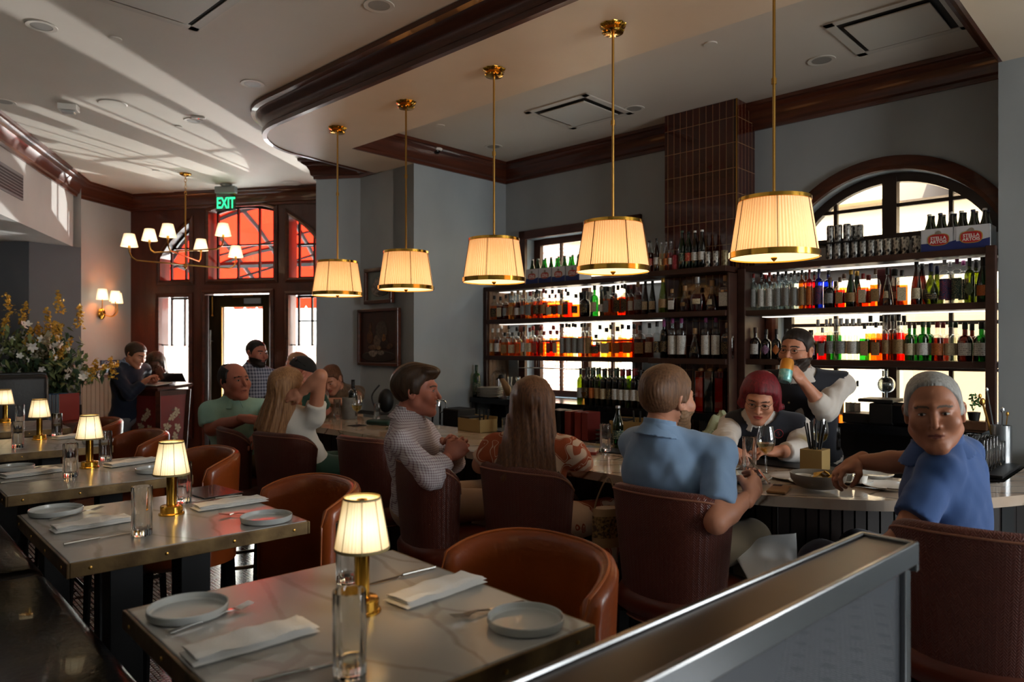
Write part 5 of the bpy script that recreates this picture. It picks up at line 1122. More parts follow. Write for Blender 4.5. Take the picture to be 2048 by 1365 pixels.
row([(1636,'round',C,'pink','silver','grey',1.0),(1653,'round',C,'red','silver','grey',1.0),(1673,'round',C,'green','silver','white',1.0),(1694,'round',C,'white','silver','white',1.0),(1718,'round',C,'white','silver','white',1.0),(1741,'round',C,'amber','black','kraft',1.06),(1763,'round',C,'orange','black','kraft',1.06),(1785,'round',C,'amber','black','kraft',1.06),(1808,'round',C,'orange','black','kraft',1.04),(1829,'round','green','none','brown','cream',.86),(1857,'round','green','none','green','white',.88),(1886,'round',C,'dark','red','orange',.86),(1911,'round',C,'white','green','cream',.86),(1944,'apoth','brown','none','black','white',1.12),(1973,'apoth','green','none','black','white',1.12)],5.09,Z3,'right unit lower shelf back','bottles behind on the lower shelf, right unit')
# wine on the counter
w_=[(1161,'wine','olive','none','black','grey',.98),(1173,'wine','dkgreen','none','black','black',1.0),(1184,'wine','dkgreen','none','green','orange',1.0),(1195,'wine','olive','none','green','kraft',1.0),(1207,'wine','dkgreen','none','black','cream',.98),(1219,'wine','dkgreen','none','brown','black',1.0),(1231,'wine','dkgreen','none','green','white',1.0),(1243,'wine','dkgreen','none','red','white',.98),(1255,'wine','olive','none','red','white',.98),(1268,'wine','dkblue','none','red','white',1.0),(1281,'wine','dkgreen','none','black','cream',.96),(1294,'wine','dkgreen','none','black','cream',.96),(1307,'wine','dkgreen','none','black','cream',.96)]
row(w_,4.82,ZC,'front wine row on counter','wine bottles on the back counter')
row([(x+5,k_,g_,l_,c_,b_,s_*1.0) for x,k_,g_,l_,c_,b_,s_ in w_[1:12]],4.94,ZC,'rear wine row on counter','wine bottles behind on the back counter')
row([(1450,'round',C,'none','wood','white',1.0),(1463,'round','dkblue','none','wood','cream',.95),(1477,'square',C,'none','cork','grey',.95),(1489,'round',C,'white','cork','white',1.05),(1502,'round',C,'none','wood','white',1.05),(1672,'round',C,'brown','white','kraft',.92),(1682,'round',C,'amber','white','cream',.92),(1697,'round',C,'none','black','white',.94),(1706,'round',C,'none','black','grey',.94),(1715,'round',C,'none','black','white',.94)],4.90,ZC,'on the counter by the bartenders','bottles on the counter by the bartenders')
# unused prototypes are removed
for k_,v_ in BC.items():
    if not v_[1]:
        for o in v_[0]: bpy.data.objects.remove(o)
# boxes around some bottles
def carton(px,Y,z,w_,d_,h_,c_,label,grp=None,name='gift_box',cat='box'):
    t=empty(name,Bp(BX(px,Y),Y,z+.001),BROT,label,cat,grp); mb=MB(); mb.box(-w_/2,w_/2,-d_/2,d_/2,0,h_,.003); mb.build('carton',mat('carton_'+c_,c_,.6),t); mb=MB(); mb.box(-w_/2-.001,w_/2+.001,-d_/2-.001,d_/2+.001,h_*.8,h_,.002); mb.build('lid',mat('carton_'+c_),t); return t
carton(1211,5.115,Z2,.08,.07,.262,'#20302c','dark green gift carton at the back of the left unit middle shelf'); carton(1265,5.115,Z2,.10,.07,.262,'#3b1519','dark red gift carton at the back of the left unit middle shelf'); carton(1772,5.13,Z2,.09,.06,.25,'#4a1519','dark red gift carton at the back of the right unit middle shelf'); carton(1172,5.115,Z2,.10,.07,.225,'#141416','black gift carton at the back of the left unit middle shelf')
# cans
def can_proto(n,base,spot):
    b=MB(); b.lathe([(.026,0),(.031,.006),(.033,.010),(.033,.112),(.030,.120),(.0275,.122),(.026,.119)],20); return b
def can(loc,c_,spots,label,grp):
    o=empty('drink_can',loc,BROT+random.random(),label,'can',grp); o.scale=(.72,.72,.95); mb=can_proto(0,0,0); mb.build('can_body',mat('can_'+c_,c_,.35,.3,noise=(55,spots,.06,(1,1,.7))),o,smooth=True,angle=40); mb=MB(); mb.lathe([(.0001,.1195),(.0262,.1195)],16,caps=False); mb.build('can_top',steel,o); return o
for i,(px,Y) in enumerate([(1659+i*16.8,5.0) for i in range(10)]+[(1832,5.0)]):
    can(Bp(BX(px,Y),Y,Z1),'#b9bab6' if i<6 else '#d2cfc4','#26282a','patterned grey drink can in the long row on the top right shelf, %s from left'%ORD[i],'cans on the top right shelf')
mb=MB(); 
for i,(px,Y) in enumerate([(1661,5.0),(1677,5.0),(1694,5.0),(1703,5.09),(1711,5.09),(1719,5.09)]): can(Bp(BX(px,Y),Y,Z1+.1225),'#b9bab6','#26282a','patterned grey drink can stacked on the row below it, %s from left'%ORD[i],'stacked cans on the top right shelf')
for i,(px,Y) in enumerate([(1703,5.09),(1711,5.09),(1719,5.09),(1688,5.09)]): can(Bp(BX(px,Y)+ (0),Y,Z1),'#b9bab6','#26282a','patterned grey drink can in the second row on the top right shelf, %s from left'%ORD[i],'cans behind on the top right shelf')
t=empty('can_tray',Bp(BX(1690,5.03),5.04,Z1+.1160),BROT,'thin dark tray between the two layers of cans','tray'); mb=MB(); mb.box(-.15,.15,-.08,.10,0,.006,.001); mb.build('board',black,t)
for i,(px,c_,s_,l) in enumerate([(1351,'#8a2430','#a84a52','small red drink can beside the green beer bottles'),(1416,'#c9c8c2','#2a2c2e','white patterned drink can before the tiled chimney, left one'),(1432,'#c9c8c2','#2a2c2e','white patterned drink can before the tiled chimney, right one'),(1449,'#8d8163','#5b5238','tan drink can at the right end of the chimney top shelf')]):
    can(Bp(BX(px,4.80),4.80,Z1),c_,s_,l,'cans by the chimney' if i else None)
# beer cartons with bottles
def beer_carton(px,Y,label,grp,right):
    w_=.186 if right else .150; X=BX(px,Y); o=empty('beer_carton',Bp(X,Y,Z1+.0008),BROT,label,'beer carton',grp)
    h_=.135
    mb=MB(); t=.003
    mb.box(-w_/2,w_/2,-.085,-.085+t,0,h_); mb.box(-w_/2,w_/2,.085-t,.085,0,h_); mb.box(-w_/2,-w_/2+t,-.085,.085,0,h_); mb.box(w_/2-t,w_/2,-.085,.085,0,h_); mb.box(-w_/2,w_/2,-.085,.085,0,t); mb.build('carton',mat('carton_white','#c9cbd0',.6),o)
    mb=MB(); mb.raw([(-w_/2,-.0858,0),(w_/2,-.0858,0),(w_/2,-.0858,h_*.42),(w_/2*.6,-.0858,h_*.36),(-w_/2*.6,-.0858,h_*.36),(-w_/2,-.0858,h_*.36)],[(0,1,2,3,4,5)]); mb.build('blue_band',mat('carton_blue','#1e2f6e',.5),o)
    k=1.0 if right else .8
    mb=MB(); mb.at((0,-.0868,h_*.5),0,PI/2); mb.lathe([(.0001,0),(1,0)],24,sx=.058*k,sy=.036*k,caps=False,pw=3) ; mb.build('gold_emblem_edge',mat('emblem_gold','#b08a3c',.4),o)
    mb=MB(); mb.at((0,-.0874,h_*.5),0,PI/2); mb.lathe([(.0001,0),(1,0)],24,sx=.053*k,sy=.032*k,caps=False,pw=3); mb.build('red_emblem',mat('emblem_red','#b21f24',.4),o)
    mb=MB(); mb.at((0,-.0872,h_*.78),0,PI/2); mb.lathe([(.0001,0),(.016*k,0)],14,caps=False); mb.build('emblem_crest',mat('crest_grey','#8a8578',.5),o)
    wm_=mat('lettering_white','#e6e4df',.5)
    text('lettering','STELLA',.026*k,wm_,o,(0,-.0880,h_*.505),(PI/2,0,0),1.0,0,.0006); text('lettering','ARTOIS',.026*k,wm_,o,(0,-.0880,h_*.505-.022*k),(PI/2,0,0),1.0,0,.0006)
    return X
nb=0
for i,(px,right) in enumerate([(1076,0),(1102,0),(1129,0),(1157,0),(1884,1),(1949,1)]):
    Y=5.02 if not right else 4.99
    X=beer_carton(px,Y,('white beer carton with red emblem before the square window, %s from left'%ORD[i]) if not right else ('white and blue beer carton with red emblem on the top right shelf, '+('left one' if i==4 else 'right one')),'beer cartons, left shelf' if not right else 'beer cartons, right shelf',right)
    nx=3 if right else 2
    for a in range(nx):
        for b_ in range(2):
            dx=(a-(nx-1)/2)*(.059 if right else .070); loc=Bp(X+dx,Y-.038+b_*.076,Z1+.004)
            place_bottle(loc,BROT,('beer','green' if not right else 'dkgreen','none','silver' if not right else ('navy' if (a+b_)%2 else 'white'),'white',.62,0,False),'green beer bottle, %s carton from left, %s top shelf, %s row %s'%(ORD[i if not right else i-4],'left' if not right else 'right',['front','back'][b_],['left','right','far right'][a] if nx==2 else ['left','middle','right'][a]),'beer bottles standing in cartons',.98,.90)
# ================================================================= tableware
tg=mat('tumbler_glass','#f8fafa',.0,trans=1.0,ior=1.45)
def make_tumbler():
    t=empty('tumbler'); mb=MB()
    rib=lambda r,z,a: r*(1+.042*math.cos(a*10))
    mb.lathe([(.026,0),(.029,.003),(.0295,.05),(.0295,.10),(.0295,.15),(.0288,.1525),(.0278,.15),(.0262,.10),(.0255,.03),(.022,.022),(.0001,.020)],80,rmod=lambda r,z,a: rib(r,z,a) if (r>.02 and z<.151) else r,caps=True); mb.build('glass_wall',tg,t,smooth=True,angle=60); glassy('thick_glass','#cfd8d8',.4,.05); return t
tu0=make_tumbler(); tu_n=0
def tumbler(loc,label,s=1.0,sz=None,grp='ribbed tumblers'):
    global tu_n
    o=tu0 if tu_n==0 else copy_tree(tu0); tu_n+=1; o.location=loc; o.scale=(s,s,sz or s); tag(o,label,'glass',grp); return o
def make_plate(r=.084,h=.019,name='side_plate',m=None):
    t=empty(name); mb=MB(); mb.lathe([(r*.80,0),(r*.97,.003),(r,.010),(r,h),(r*.985,h+.0015),(r*.96,h),(r*.945,.009),(r*.90,.0055),(.0001,.005)],48); mb.build('plate_body',m or ceram,t,smooth=True,angle=28)
    mb=MB(); mb.lathe([(r*.70,-.0002),(r*.72,.0012),(r*.74,-.0002)],40,caps=False); mb.build('foot_ring',m or ceram,t); return t
pl0=make_plate(); pl_n=0
def plate(loc,label,s=1.0):
    global pl_n
    o=pl0 if pl_n==0 else copy_tree(pl0); pl_n+=1; o.location=loc; o.scale=(s,s,1); tag(o,label,'plate','grey side plates on the dining tables')
silver=mat('cutlery_steel','#b9b6b0',.2,1)
def make_fork():
    mb=MB(); L_=.19
    pts=[(0,-.095,.004),(0,-.05,.006),(0,0,.005),(0,.035,.010),(0,.05,.009)]
    vs=[];w_=[.0055,.0045,.003,.003,.006]
    for (x,y,z),w in zip(pts,w_): vs+=[(-w,y,z),(w,y,z),(w,y,z-.0022),(-w,y,z-.0022)]
    fs=[(i*4+q,i*4+(q+1)%4,(i+1)*4+(q+1)%4,(i+1)*4+q) for i in range(4) for q in range(4)]+[(0,3,2,1)]
    mb.raw(vs,fs); mb.raw([(-.006,.05,.009),(.006,.05,.009),(.0115,.062,.006),(-.0115,.062,.006),(-.006,.05,.0068),(.006,.05,.0068),(.0115,.062,.0038),(-.0115,.062,.0038)],[(0,1,2,3),(7,6,5,4),(0,4,5,1),(1,5,6,2),(3,7,4,0)])
    for k in range(4):
        x=-.0095+k*.00633; mb.raw([(x-.0018,.062,.006),(x+.0018,.062,.006),(x+.0010,.098,.012),(x-.0010,.098,.012),(x-.0018,.062,.0042),(x+.0018,.062,.0042),(x+.001,.098,.0105),(x-.001,.098,.0105)],[(0,1,2,3),(7,6,5,4),(0,4,5,1),(1,5,6,2),(3,7,4,0),(2,6,7,3)])
    return mb.build('fork',silver)
def make_knife():
    mb=MB(); mb.tube([(0,-.105,.004),(0,-.06,.0045),(0,-.005,.004)],[.0045,.0042,.0038],8)
    mb.raw([(-.001,-.005,.0055),(.0015,-.005,.001),(-.009,.02,.001),(-.010,.07,.001),(-.003,.105,.001),(.001,.10,.0015),(.0015,.05,.003)],[(0,1,6),(1,2,3,4,5,6),(0,6,5,4,3,2)]); return mb.build('table_knife',silver)
fk0,kn0=make_fork(),make_knife(); cn={'f':0,'k':0}
def cutl(k,A,B,label,z=1.0708):
    p0=fk0 if k=='f' else kn0; o=p0 if cn[k]==0 else p0.copy()
    if cn[k]: col.objects.link(o)
    cn[k]+=1; A=PZ(*A,z); B=PZ(*B,z); d=B-A; o.location=(A+B)/2; o.rotation_euler=(0,0,math.atan2(d.y,d.x)-PI/2); tag(o,label,'fork' if k=='f' else 'knife','forks on the tables' if k=='f' else 'table knives')
def make_napkin():
    t=empty('folded_napkin'); mb=MB(); nx,ny=26,8; L_,W_=.215,.078
    for layer,(z,sh) in enumerate([(.004,0),(.011,.004),(.0175,-.003)]):
        vs=[]; 
        for s_ in (0,1):
            for j in range(ny+1):
                for i in range(nx+1):
                    u=i/nx-.5; v=j/ny-.5; e=max(0,abs(v)*2-.75)/.25; e2=max(0,abs(u)*2-.93)/.07
                    zz=z+(1 if s_ else -1)*.0038*math.sqrt(max(0,1-e*e))*math.sqrt(max(0,1-e2*e2*.9))+(.0022*math.sin(u*9+v*3)+.0012*math.sin(u*23+layer)) *(1 if layer==2 else .3)
                    vs.append((u*(L_-layer*.006)+sh,v*(W_-layer*.003)+sh*.4,max(zz,.0002)))
        N_=(nx+1)*(ny+1); g=lambda s_,i,j: s_*N_+j*(nx+1)+i
        fs=[(g(1,i,j),g(1,i+1,j),g(1,i+1,j+1),g(1,i,j+1)) for j in range(ny) for i in range(nx)]+[(g(0,i,j),g(0,i,j+1),g(0,i+1,j+1),g(0,i+1,j)) for j in range(ny) for i in range(nx)]
        fs+=[(g(0,i,0),g(0,i+1,0),g(1,i+1,0),g(1,i,0)) for i in range(nx)]+[(g(0,i,ny),g(1,i,ny),g(1,i+1,ny),g(0,i+1,ny)) for i in range(nx)]+[(g(0,0,j),g(1,0,j),g(1,0,j+1),g(0,0,j+1)) for j in range(ny)]+[(g(0,nx,j),g(0,nx,j+1),g(1,nx,j+1),g(1,nx,j)) for j in range(ny)]
        mb.raw(vs,fs)
    return mb.build('folded_napkin',linen,smooth=True,angle=70)
bpy.data.objects.remove(bpy.data.objects['folded_napkin']) if 'folded_napkin' in bpy.data.objects else None
np0=make_napkin(); nn_=0
for o_ in [o for o in bpy.data.objects if o.name.startswith('folded_napkin') and o.type=='EMPTY']: bpy.data.objects.remove(o_)
np0.name='folded_napkin'
def napkin(A,B,label,z=1.0705):
    global nn_
    o=np0 if nn_==0 else np0.copy()
    if nn_: col.objects.link(o)
    nn_+=1; A=PZ(*A,z); B=PZ(*B,z); d=B-A; o.location=(A+B)/2; o.rotation_euler=(0,0,math.atan2(d.y,d.x)); k=d.length/.215; o.scale=(k,min(1.15,max(.9,k)),1); tag(o,label,'napkin','folded white napkins on the tables')
TN=['the nearest dining table','the second dining table','the third dining table','the fourth dining table','the farthest dining table']
zt=1.0705
plate(PZ(376,1228,zt),'grey side plate on the banquette side of '+TN[0]); plate(PZ(1051,1250,zt),'grey side plate on the chair side of '+TN[0],.97)
plate(PZ(112,1028,zt),'grey side plate on the banquette side of '+TN[1]); plate(PZ(533,1042,zt),'grey side plate on the chair side of '+TN[1])
plate(PZ(28,940,zt),'grey side plate on the banquette side of '+TN[2]); plate(PZ(310,944,zt),'grey side plate on the chair side of '+TN[2]); plate(PZ(196,886,zt),'grey side plate on the chair side of '+TN[3])
cutl('f',(330,1272),(508,1212),'steel fork on the banquette side of '+TN[0]); cutl('f',(1040,1208),(915,1240),'steel fork resting by the plate on the chair side of '+TN[0])
cutl('f',(90,1044),(210,1018),'steel fork on the banquette side of '+TN[1]); cutl('f',(545,1026),(450,1034),'steel fork on the chair side of '+TN[1]); cutl('f',(5,952),(82,938),'steel fork on the banquette side of '+TN[2])
cutl('k',(545,1360),(700,1322),'table knife on the banquette side of '+TN[0]); cutl('k',(862,1140),(738,1170),'table knife on the chair side of '+TN[0])
cutl('k',(138,1090),(266,1066),'table knife on the banquette side of '+TN[1]); cutl('k',(478,994),(375,1006),'table knife on the chair side of '+TN[1]); cutl('k',(5,968),(110,956),'table knife on the banquette side of '+TN[2])
napkin((372,1325),(620,1255),'white folded napkin on the banquette side of '+TN[0]); napkin((790,1214),(950,1160),'white folded napkin on the chair side of '+TN[0])
napkin((103,1066),(262,1040),'white folded napkin on the banquette side of '+TN[1]); napkin((388,1022),(528,1001),'white folded napkin on the chair side of '+TN[1])
napkin((2,958),(124,942),'white folded napkin on the banquette side of '+TN[2]); napkin((212,936),(316,921),'white folded napkin on the chair side of '+TN[2]); napkin((108,880),(190,871),'white folded napkin on the chair side of '+TN[3])
for (px,py),l in [((699,1352),'front ribbed tumbler, nearest the camera on '+TN[0]),((696,1166),'ribbed tumbler behind the lamp on '+TN[0]),((284,1071),'front ribbed tumbler beside the lamp on '+TN[1]),((367,1006),'ribbed tumbler behind the lamp on '+TN[1]),((141,955),'front ribbed tumbler beside the lamp on '+TN[2]),((211,922),'ribbed tumbler behind the lamp on '+TN[2]),((36,896),'front ribbed tumbler beside the lamp on '+TN[3]),((114,874),'ribbed tumbler behind the lamp on '+TN[3]),((40,850),'ribbed tumbler on '+TN[4])]:
    tumbler(PZ(px,py,zt),l)
t=empty('check_presenter',PZ(420,985,zt),TROT+.1,'dark glossy menu card lying on the second dining table','menu'); mb=MB(); mb.box(-.12,.12,-.08,.08,0,.005,.001); mb.build('cover',mat('menu_card','#2b2624',.15,coat=.5),t)
# ---------------- on the marble bar
def make_wineglass(fill=True):
    t=empty('wine_glass'); mb=MB()
    prof=[(.034,0),(.032,.003),(.006,.006),(.0038,.012),(.0035,.085),(.008,.092),(.028,.110),(.038,.135),(.040,.155),(.036,.185),(.030,.215)]
    mb.lathe(prof,32); mb.f.pop(); mb.m.pop(); mb.build('bowl_and_stem',glassy('crystal','#f7fafa',.14,.02),t,smooth=True)
    if fill: mb=MB(); mb.lathe([(.0001,.094),(.026,.110),(.0365,.135),(.0375,.140),(.0001,.140)],28); mb.build('white_wine',glassy('white_wine','#e8d890',.1),t,smooth=True)
    return t
wg0=make_wineglass(); wn=0
zb=ZB+.0008
for (px,py,l) in [(714,850,'glass of white wine on the bar beside the green wallet'),(648,838,'glass of white wine on the bar before the smiling woman'),(1532,950,'large wine glass with a little white wine before the man in light blue'),(1640,925,'large wine glass half full of white wine before the grey-haired man')]:
    o=wg0 if wn==0 else copy_tree(wg0); wn+=1; o.location=PZ(px,py,zb); tag(o,l,'wine glass','wine glasses on the bar')
for (px,py,s_,l) in [(674,835,.95,'water glass on the bar beside the grey wine cooler'),(754,838,.8,'short glass with a straw on the bar behind the green wallet'),(1211,905,1.0,'tall glass of water on the bar beside the green beer bottle'),(1499,944,1.05,'tall water glass before the red-haired bartender'),(1672,900,.8,'small glass behind the half full wine glass'),(1010,868,.7,'low glass on the bar by the long-haired woman')]:
    tumbler(PZ(px,py,zb),l,s_,s_,'glasses on the bar')
def flat(name,label,cat,px,py,w,d,h,m,rz=BROT,parts='cover',bev=.002,z=None,grp=None):
    t=empty(name,PZ(px,py,z or zb),rz,label,cat,grp); mb=MB(); mb.box(-w/2,w/2,-d/2,d/2,0,h,bev); mb.build(parts,m,t); return t
flat('coaster','dark square coaster under the wine glass by the green wallet','coaster',714,852,.10,.10,.003,black); 
t=flat('wallet','closed dark green leather wallet on the bar','wallet',762,850,.20,.10,.035,mat('green_leather','#16362c',.3,coat=.2),BROT+.3,'wallet_body',.012); mb=MB(); mb.box(-.101,.0,-.051,.051,.016,.019); mb.build('flap_seam',black,t)
t=empty('wine_cooler',PZ(699,838,zb),0,'grey stone wine cooler with a bottle beside the wine glass','wine cooler'); mb=MB(); mb.lathe([(.055,0),(.058,.004),(.058,.165),(.054,.168),(.051,.165),(.050,.01),(.0001,.008)],32); mb.build('cylinder',mat('grey_stone','#5f5d58',.6,noise=(20,'#77746d',.2,(1,1,1))),t,smooth=True,angle=50)
t=place=None
def caddy(px,py,label,s=1.0,rz=BROT-.1):
    t=empty('bar_caddy',PZ(px,py,zb),rz,label,'caddy','tan bar caddies'); tn=mat('tan_caddy','#8d7444',.55); 
    mb=MB(); mb.box(-.12*s,.12*s,-.075,-.071,0,.085); mb.box(-.12*s,.12*s,.071,.075,0,.10); mb.box(-.12*s,-.117*s,-.075,.075,0,.085); mb.box(.117*s,.12*s,-.075,.075,0,.085); mb.box(-.002,.002,-.075,.075,0,.085); mb.box(-.12*s,.12*s,-.075,.075,0,.004); mb.build('tray',tn,t)
    mb=MB(); mb.box(-.112*s,-.008,-.066,.066,.004,.095,.004); mb.build('napkin_stack',mat('black_napkins','#141416',.8),t)
    for k in range(3):
        mb=MB(); x=.03*s+k*.03*s; mb.tube([(x,0,.005),(x+.02*(k-1),.01,.15)],.006,6); mb.build('straw_bundle',black,t)
    return t
caddy(955,862,'tan bar caddy with black napkins and straws left of the long-haired woman'); caddy(1262,868,'tan bar caddy with black napkins behind the water glass',1.0,BROT+.2); caddy(628,834,'tan bar caddy before the smiling woman at the far end',.8)
t=empty('straw_holder',PZ(1630,942,zb),BROT,'tan box full of black straws beside the half full wine glass','straw holder'); mb=MB(); mb.box(-.05,.05,-.05,.05,0,.10,.002); mb.build('box',mat('tan_caddy'),t)
for k in range(12):
    mb=MB(); a=k*2.4; r=.03; mb.tube([(r*.5*math.cos(a),r*.5*math.sin(a),.05),(r*1.5*math.cos(a),r*1.5*math.sin(a),.21+.01*(k%3))],.004,5); mb.build('straw',black,t)
place_n=('beer','green','none','white','white',.62,0,False)
# a green beer bottle on the bar, using its own mesh
def solo_bottle(loc,kind,gname,lab,label,cap='silver',s=1.0):
    prof,pw,(sx,sy),(l0,l1,ha),(cr,c0,c1)=K[kind]; mb=MB(); mb.lathe(prof,20,sx,sy,pw); o=mb.build('bottle',glassy('glass_'+gname,GL[gname],.1),smooth=True,angle=50,loc=loc); o.scale=(s,s,s)
    mb=MB(); mb.lathe([(cr,c0),(cr,c1)],12); mb.build('cap',mat('cap_'+cap,CP[cap],.4),o); mb=MB(); mb.lathe([(prof[1][0]+.001,l0),(prof[1][0]+.001,l1)],20,caps=False); mb.build('label',label_mat(lab,1),o); tag(o,label,'bottle'); return o
solo_bottle(PZ(1236,896,zb),'beer','green','dkgreen','small green beer bottle on the bar right of the water glass'); solo_bottle(PZ(953,0,0) if False else Bp(BX(953,4.76),4.76,ZC+.001),'wine','green','dkgreen','tall green water bottle on the back counter beside the plates','green',1.0); solo_bottle(PZ(706,838,zb)+Vector((0,0,.02)),'wine','dkgreen','black','dark wine bottle standing in the grey stone cooler','black',.95)
t=flat('menu_folder','red leather menu folder lying on the bar beside the orange dress','menu',1152,905,.24,.17,.016,mat('red_leather','#7a2a22',.35,coat=.2),BROT+.5); flat('rubber_mat','black rubber bar mat under the tall water glass','mat',1225,903,.42,.14,.006,black,BROT)
flat('rubber_mat','black rubber bar mat before the red-haired bartender','mat',1560,930,.50,.16,.006,black,BROT); flat('coaster','dark coaster under the tall water glass before the bartender','coaster',1500,948,.11,.11,.004,black); flat('rubber_mat','black rubber bar mat by the tan caddy at the middle','mat',1010,862,.34,.14,.006,black,BROT); flat('bar_tray','flat black tray with papers at the far end of the bar','tray',735,826,.55,.16,.006,black,BROT)
def dish(name,label,px,py,r,h,m,prof=None,grp=None,cat='plate'):
    t=empty(name,PZ(px,py,zb),0,label,cat,grp); mb=MB(); mb.lathe(prof or [(r*.62,0),(r*.70,.004),(r*.98,h-.003),(r,h),(r*.985,h+.001),(r*.70,.0075),(.0001,.007)],44); mb.build('body',m,t,smooth=True,angle=50); return t
t=dish('dinner_plate','grey dinner plate with a piece of steak before the man in light blue',1482,962,.125,.022,ceram,grp='plates on the bar'); mb=MB(); mb.ball((.05,-.02,.028),(.038,.03,.022),14,8); o=mb.build('steak',mat('steak','#4a1c12',.4,noise=(30,'#2a1410',.2,(1,1,1))),t,smooth=True)
dish('side_dish','small grey plate beside the hand holding the fork',1448,940,.075,.018,ceram,grp='plates on the bar'); dish('dinner_plate','empty pale plate behind the stoneware bowl',1585,958,.10,.014,ceramw,grp='plates on the bar'); dish('dinner_plate','round grey plate at the right behind the outstretched arm',1745,955,.085,.018,ceram,grp='plates on the bar'); dish('dinner_plate','white plate with a knife on it beside the blue sleeve',1782,978,.105,.016,ceramw,grp='plates on the bar'); dish('side_dish','shallow white plate under the stoneware bowl',1620,968,.085,.014,ceramw,grp='plates on the bar'); dish('side_dish','shallow plate holding two small cups behind the bowl',1705,966,.08,.014,ceram,grp='plates on the bar')
r=.105; t=dish('stoneware_bowl','wide brown-grey stoneware bowl of chips the grey-haired man reaches into',1636,982,r,.055,mat('stoneware','#6d655a',.45),[(r*.62,0),(r*.80,.008),(r*.96,.03),(r,.052),(r*.985,.055),(r*.95,.052),(r*.88,.024),(r*.7,.012),(.0001,.010)],cat='bowl')
t.location.z+=.0145
for k in range(9):
    a=k*1.7; mb=MB(); mb.at((.03+.035*math.cos(a),-.0+.03*math.sin(a),.03+.008*(k%3)),a,.5*math.sin(k),.3); mb.raw([(-.022,-.016,.0),(.022,-.014,.003),(.018,.018,-.002),(-.016,.015,.006),(0,0,.009)],[(0,1,4),(1,2,4),(2,3,4),(3,0,4)]); mb.build('potato_chip',mat('chip_gold','#c99a3c',.6),t)
for k,(x,y) in enumerate([(-.05,.02),(-.025,-.02)]):
    mb=MB(); mb.at((x,y,.022)); mb.lathe([(.022,0),(.030,.022),(.031,.024),(.029,.022),(.021,.004),(.0001,.003)],24); mb.build('sauce_cup',ceramw,t,smooth=True)
for k,(px,py,l) in enumerate([(1692,962,'small dark-filled sauce cup on the plate behind the bowl'),(1722,966,'small clear sauce cup on the plate behind the bowl')]):
    t=empty('sauce_cup',PZ(px,py,zb+.014),0,l,'cup'); mb=MB(); mb.lathe([(.022,0),(.026,.03),(.027,.032),(.025,.03),(.021,.004),(.0001,.003)],24); mb.build('cup_wall',ceramw if k else ceram,t,smooth=True); mb=MB(); mb.lathe([(.0001,.024),(.0245,.024)],20,caps=False); mb.build('sauce',mat('sauce_%d'%k,'#3a1a10' if not k else '#c9bfa8',.2),t)
t=empty('smartphone',PZ(1558,982,zb),BROT+.25,'smartphone lying face down in a tan case before the wine glass','phone'); mb=MB(); mb.box(-.036,.036,-.074,.074,0,.011,.004); mb.build('case',mat('phone_tan','#8a6238',.5),t); mb=MB(); mb.box(-.030,.004,.038,.068,.011,.0135,.002); mb.build('camera_bump',blackg,t)
t=cutl('k',(1790,982),(1752,978),'knife lying across the white plate beside the blue sleeve',zb+.018); 
# glass rack and bar tools at the right end
gr=empty('glass_tray',PZ(1964,951,zb),BROT,'black tray crowded with upturned glasses at the right end of the bar','tray'); mb=MB(); mb.box(-.19,.085,-.05,.40,0,.012,.002); mb.build('tray_base',black,gr)
for j in range(6):
    for i in range(3):
        q=PZ(1964,951,zb)+Bp(-.145+i*.072,-.01+j*.072,.013); tumbler(q,'clear upturned tumbler in the right end tray, %s row, %s column'%(ORD[j],ORD[i]),1.0,.95 if j<4 else .7,'upturned tumblers in the tray at the right end')
t=empty('tool_holder',Bp(-.70,4.15,ZB),0,'steel canister of bar spoons and tongs behind the upturned tumblers','tool holder'); mb=MB(); mb.lathe([(.045,0),(.045,.19),(.042,.19),(.042,.01),(.0001,.01)],24); mb.build('canister',steel,t,smooth=True,angle=50)
for k,(dx,dz,r) in enumerate([(-.10,.33,.003),(-.06,.36,.003),(-.075,.30,.005),(.03,.26,.004),(.06,.24,.003)]):
    mb=MB(); mb.tube([(dx*.1,0,.02),(dx,.01*k,dz)],[r,r*.8],6); mb.ball((dx,.01*k,dz),(r*3,r*1.5,r*4),8,6); mb.build('bar_spoon',chrome if k%2 else brass_soft,t,smooth=True)
q=PZ(2012,880,zb); q=Bp(-.52,4.12,0); t=empty('cocktail_strainer',(q.x,q.y,ZB+.17),0,'metal julep strainer leaning at the right end tools','strainer'); mb=MB(); mb.ball((.03,0,.03),(.05,.02,.04),16,10); mb.build('bowl',mat('dull_bronze','#5a4a34',.35,.8),t,smooth=True); mb=MB(); mb.tube([(-.03,0,-.15),(-.02,0,.06),(0,0,.09)],.005,6); mb.build('handle',chrome,t)
q=PZ(2030,935,zb); q=Bp(-.50,4.35,0); t=empty('steel_bin',(q.x,q.y,ZB),BROT,'square steel box at the far right end of the bar','box'); mb=MB(); mb.box(-.07,.07,-.07,.07,0,.15,.004); mb.build('housing',steel,t)
